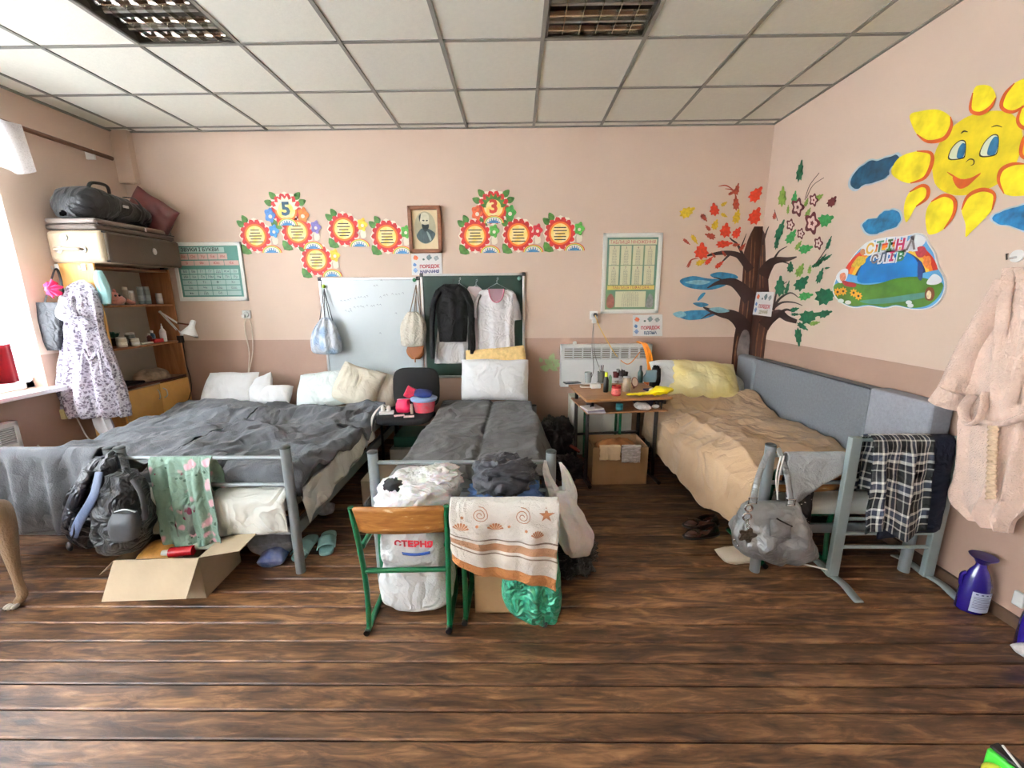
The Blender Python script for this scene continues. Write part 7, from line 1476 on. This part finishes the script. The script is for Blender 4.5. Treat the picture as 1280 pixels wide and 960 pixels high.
MB().loft([R2(936, 997, 627, -2.13, .015, .002), R2(930, 1001, 636, -2.14, .05, .006), R2(918, 1008, 655, -2.15, .085, .010), R2(914, 1015, 672, -2.15, .10, .010), R2(924, 1018, 688, -2.15, .095, .006), R2(950, 1010, 698, -2.15, .05, .002)], 96, 10, k=6, seed=4, nz=.020, ns=13, sq=2.6).done('body', hbm, hd, ang=2)
for k, P in enumerate(([(941, 628, -2.20), (948, 596, -2.13), (960, 566, -2.06), (968, 560, -2.04)], [(989, 630, -2.20), (985, 600, -2.13), (980, 578, -2.08), (972, 560, -2.04)])):
    MB().tube([PY(u, v, y) for u, v, y in P], .014, 10, 8, flat=.4).done('handle', hbm, hd)
    p = PY(P[0][0], P[0][1]-2, -2.205); MB().tube([p+V((-.02, 0, -.016)), p+V((.02, 0, -.016)), p+V((.02, 0, .016)), p+V((-.02, 0, .016))], .004, 8, closed=True).done('ring', chrome, hd)
for u, v, r in ((936, 635, .017), (934, 646, .02)): p = PY(u, v, -2.235); MB().tube([p+V((r*math.cos(a*PI/8), 0, r*math.sin(a*PI/8))) for a in range(16)], .005, 8, closed=True).done('ring', chrome, hd)
for k in range(5): p = PY(934+.6*k, 651+2.6*k, -2.245); MB().tube([p+V((.007*math.cos(a*PI/4), .003*(k % 2), .009*math.sin(a*PI/4))) for a in range(8)], .0022, 6, closed=True).done('chain_link', chrome, hd)
p = PY(934, 669, -2.245); b = MB()
b.poly([p+V((.040*math.cos(a)*(1+.25*math.cos(5*a)), 0, .035*math.sin(a)*(1+.25*math.cos(5*a)))) for a in [PI*i/15 for i in range(30)]]); b.done('charm', mat('charm_metal', (120,116,110), .3, .9, var=.4, vs=90), hd, smooth=False, solid=.005)
MB().tube([PY(971, 648, -2.245), PY(978, 652, -2.25), PY(990, 658, -2.245)], .004, 6, 5).done('pocket_zip', mat('dark_zip', (50,50,50), .4, .6), hd)
b = MB()
def flp(u, v): p = PY(962+26*u, 648+22*v+3*u, -2.242); return p+V((0, -.010*math.sin(PI*u)*math.sin(PI*v)-.004*wr(u*3, v*3, 2), 0))
b.grid(flp, 14, 14); b.done('front_pocket', hbm, hd, ang=3, solid=.004)
for u, v in ((918, 675), (922, 682), (1008, 686), (1013, 684)): MB().sphere(PY(u, v, -2.225), .006, 8).done('stud', chrome, hd)
for k in range(2): MB().tube([PY(976+4*k, 570, -2.10), PY(970+3*k, 600, -2.09), PY(974-2*k, 640, -2.08), PY(975, 700, -2.06), PY(990, 702, -2.10), PY(1034, 712, -2.14)], .004, 6, 8).done('white_cable' if 0 else 'cable', white, thing('charging_cable', ('white cable hanging inside the right bed foot, left strand' if k else 'white cable hanging inside the right bed foot, right strand'), 'cable', tuple(PY(975, 700, -2.06))))
pillow('sun_hat', 'cream fabric hat on the floor beside the right bed\'s foot post', (1.16, -1.94, .035), .30, .14, .06, rz=.1, m=mat('cream_felt', (206,192,170), .9, var=.08), seed=71, catg='hat')
def shoe(label, x, y, rz, m, sole, group=None):
    t = thing('shoe', label, 'shoe', (x, y, 0), rz, group)
    MB().loft([(0, 0, .001, .04, .125, 0), (0, 0, .012, .043, .13, 0)], 28, 3, sq=2.4).done('sole', sole, t)
    b = MB()
    def fn(u, v):
        a = 2*PI*u; y_ = math.sin(a)*.122; x_ = math.cos(a)*(.038-.006*math.sin(a)); h = .014+v*(.036+.030*max(0, -math.sin(a)))
        k_ = 1-.35*v*v*(1 if math.sin(a) > 0 else .5); return V((x_*k_, y_*(1-.25*v*v)-(0.03*v*v if y_ > 0 else 0), h))
    b.grid(fn, 28, 8, True); b.done('upper', m, t, ang=3, solid=.004)
    MB().sphere((0, .05, .03), .034, 14, (1, 1.7, .75)).done('toe_cap', m, t)
    return t
brl = mat('dark_brown_leather', (60,34,24), .25, coat=.5, var=.15)
shoe('dark brown shoe under the edge of the right bed, nearer the camera', 1.02, -1.70, 1.75, brl, blackp); shoe('dark brown shoe under the right bed, behind its pair', 1.07, -1.58, 1.65, brl, blackp)
# bathrobe on the wall hook
hk2 = pr(1272, 320, 0); t = thing('wall_hook', 'white round wall hook that holds the bathrobe', 'hook', tuple(hk2))
MB().lathe([(.001, 0), (.028, 0), (.028, .006), (.001, .008)], hk2, 18, M=Matrix.Rotation(-PI/2, 3, 'Y')).done('plate', white, t); MB().tube([hk2+V((-.005, 0, -.005)), hk2+V((-.045, 0, -.012)), hk2+V((-.05, 0, .012))], .006, 8).done('prong', chrome, t)
rbm = mat('blush_terry', (234,206,188), .98, crease=0.35, cs=3, var=.09, vs=12, bump=.9, bs=140, sheen=.3)
rb = thing('bathrobe', 'blush pink terry bathrobe hanging on the right wall', 'bathrobe', tuple(PX(1232, 650, 2.08)))
swap(MB().loft([R3(1266, 1277, 334, 2.09, .03), R3(1254, 1285, 350, 2.08, .05, .004), R3(1236, 1296, 385, 2.07, .065, .008), R3(1222, 1306, 430, 2.06, .07, .012), R3(1208, 1312, 475, 2.06, .075, .014), R3(1205, 1306, 515, 2.06, .07, .012), R3(1200, 1298, 560, 2.06, .075, .018), R3(1196, 1288, 610, 2.06, .08, .022), R3(1192, 1270, 636, 2.06, .075, .022), R3(1215, 1264, 656, 2.06, .06, .018)], 96, 7, k=8, seed=6, nz=.008, ns=9)).done('robe_body', rbm, rb, ang=3)
MB().tube([PX(1258, 352, 2.03), PX(1236, 395, 2.0), PX(1212, 440, 1.99), PX(1196, 478, 1.98), PX(1186, 500, 1.98)], lambda q: lerp(.05, .075, q), 28, 8, flat=.6).done('sleeve', rbm, rb)
MB().tube([PX(1198, 488, 1.985), PX(1184, 506, 1.975)], .086, 28, flat=.66).done('cuff', rbm, rb)
MB().tube([PX(1232, 490, 1.975), PX(1226, 520, 1.955), PX(1212, 530, 1.96), PX(1204, 512, 1.97), PX(1216, 494, 1.965)], .022, 12, 8, flat=.4).done('belt_loop', rbm, rb)
MB().tube([PX(1232, 528, 1.975), PX(1252, 530, 1.965), PX(1280, 520, 1.97), PX(1300, 508, 1.99)], .026, 12, 8, flat=.45).done('belt', rbm, rb)
ribs = mat('ribbed_terry', (220,190,158), .98, bump=.9, bs=60, var=.12, vs=60, stretch=(1, 1, 3))
b = MB()
def rbn(u, v): p = PX(1236+12*u-3*v, 532+92*v, 1.955); return p+V((-.006*math.sin(PI*u)-.004*math.sin(v*90), 0, 0))
b.grid(rbn, 6, 90); b.done('ribbed_facing', ribs, rb, ang=3, solid=.006)
MB().tube([PX(1262, 336, 2.05), PX(1256, 372, 2.0), PX(1250, 430, 1.985), PX(1246, 500, 1.98)], .022, 12, 8, flat=.4).done('collar', rbm, rb)
MB().tube([PX(1276, 336, 2.05), PX(1284, 372, 2.0), PX(1282, 430, 1.985), PX(1262, 505, 1.975)], .022, 12, 8, flat=.4).done('collar', rbm, rb)
# cleaning bottles
def cleaner(label, x, y, rz=0, group=None, lab=True):
    t = thing('cleaner_bottle', label, 'bottle', (x, y, 0), rz, group); vio = mat('violet_plastic', (38,26,112), .22, var=.04, coat=.5)
    MB().lathe([(.001, .002), (.052, .002), (.058, .010), (.058, .12), (.054, .16), (.036, .215), (.022, .24), (.018, .262)], (0, 0, 0), 32, 1, .72).done('body', vio, t)
    MB().lathe([(.019, .258), (.024, .262), (.030, .276), (.048, .290), (.050, .296), (.001, .299)], (0, 0, 0), 28).done('cap', mat('violet_cap', (30,20,88), .3), t)
    MB().tube([(-.046, 0, .20), (-.060, 0, .185), (-.060, 0, .15), (-.055, 0, .13)], .008, 8, 5).done('side_grip', vio, t)
    if lab:
        b = MB(); b.grid(lambda u, v: V((.0595*math.sin(-.75+1.5*u+.25), -.72*.0600*math.cos(-.75+1.5*u+.25), .018+.105*v)), 10, 2); b.done('paper_label', mat('label_pale', (196,204,222), .5, var=.02), t)
        for k in range(8): b = MB(); b.grid(lambda u, v, k=k: V((.0602*math.sin(-.62+1.22*u*(1 if k % 3 else .8)+.25), -.72*.0607*math.cos(-.62+1.22*u*(1 if k % 3 else .8)+.25), .040+.008*k+.0025*v)), 8, 1); b.done('printed_line', mat('label_ink', (96,104,140), .5), t, smooth=False)
        for k in range(4): b = MB(); b.grid(lambda u, v, k=k: V((.0602*math.sin(-.55+.33*k+.16*u+.25), -.72*.0607*math.cos(-.55+.33*k+.16*u+.25), .110+.006*v)), 3, 1); b.done('printed_icon', mat('label_icon', (60,70,110), .5), t, smooth=False)
    return t
cleaner('violet cleaning bottle with a white label on the floor by the right wall', 2.055, -2.335, -.35)
cleaner('second violet bottle cut by the right edge of the photo', 2.075, -2.555, .3)
pillow('rag', 'whitish rag on the floor by the second violet bottle', (2.03, -2.60, .02), .10, .08, .035, m=mat('white_rag'), seed=72, catg='rag')
t = thing('wall_socket', 'white socket low on the right wall near the second violet bottle', 'socket', (XR, -2.42, .12)); p = pr(1274, 746, 0); MB().bx(XR-.02, XR-.001, p.y-.03, p.y+.01, p.z-.04, p.z+.03).done('plate', white, t, bevel=.005)
# toy at the lower right
ty = thing('toy', 'green and yellow plastic toy at the lower right corner', 'toy', tuple(PZ(1262, 975, 0)))
q = PZ(1262, 985, 0); x, y = q.x, q.y
gt = mat('toy_green', (70,196,60), .35, coat=.3); MB().box((x, y, .045), (.045, .12, .085), rz=.2).done('body', gt, ty, bevel=.008); MB().box((x+.004, y+.01, .093), (.036, .10, .010), rz=.2).done('top_plate', blackp, ty, bevel=.003)
MB().tube([(x-.012, y-.03, .1), (x+.012, y+.05, .1)], .004, 6).done('white_line', white, ty)
MB().sphere((x-.04, y+.0, .035), .036, 16, (1, 1.2, .95)).done('yellow_dome', mat('toy_yellow', (236,232,80), .35, coat=.3), ty)
# ============================================================ tidy
for o in bpy.data.objects:
    for k in ('_o', '_l'):
        if k in o: del o[k]
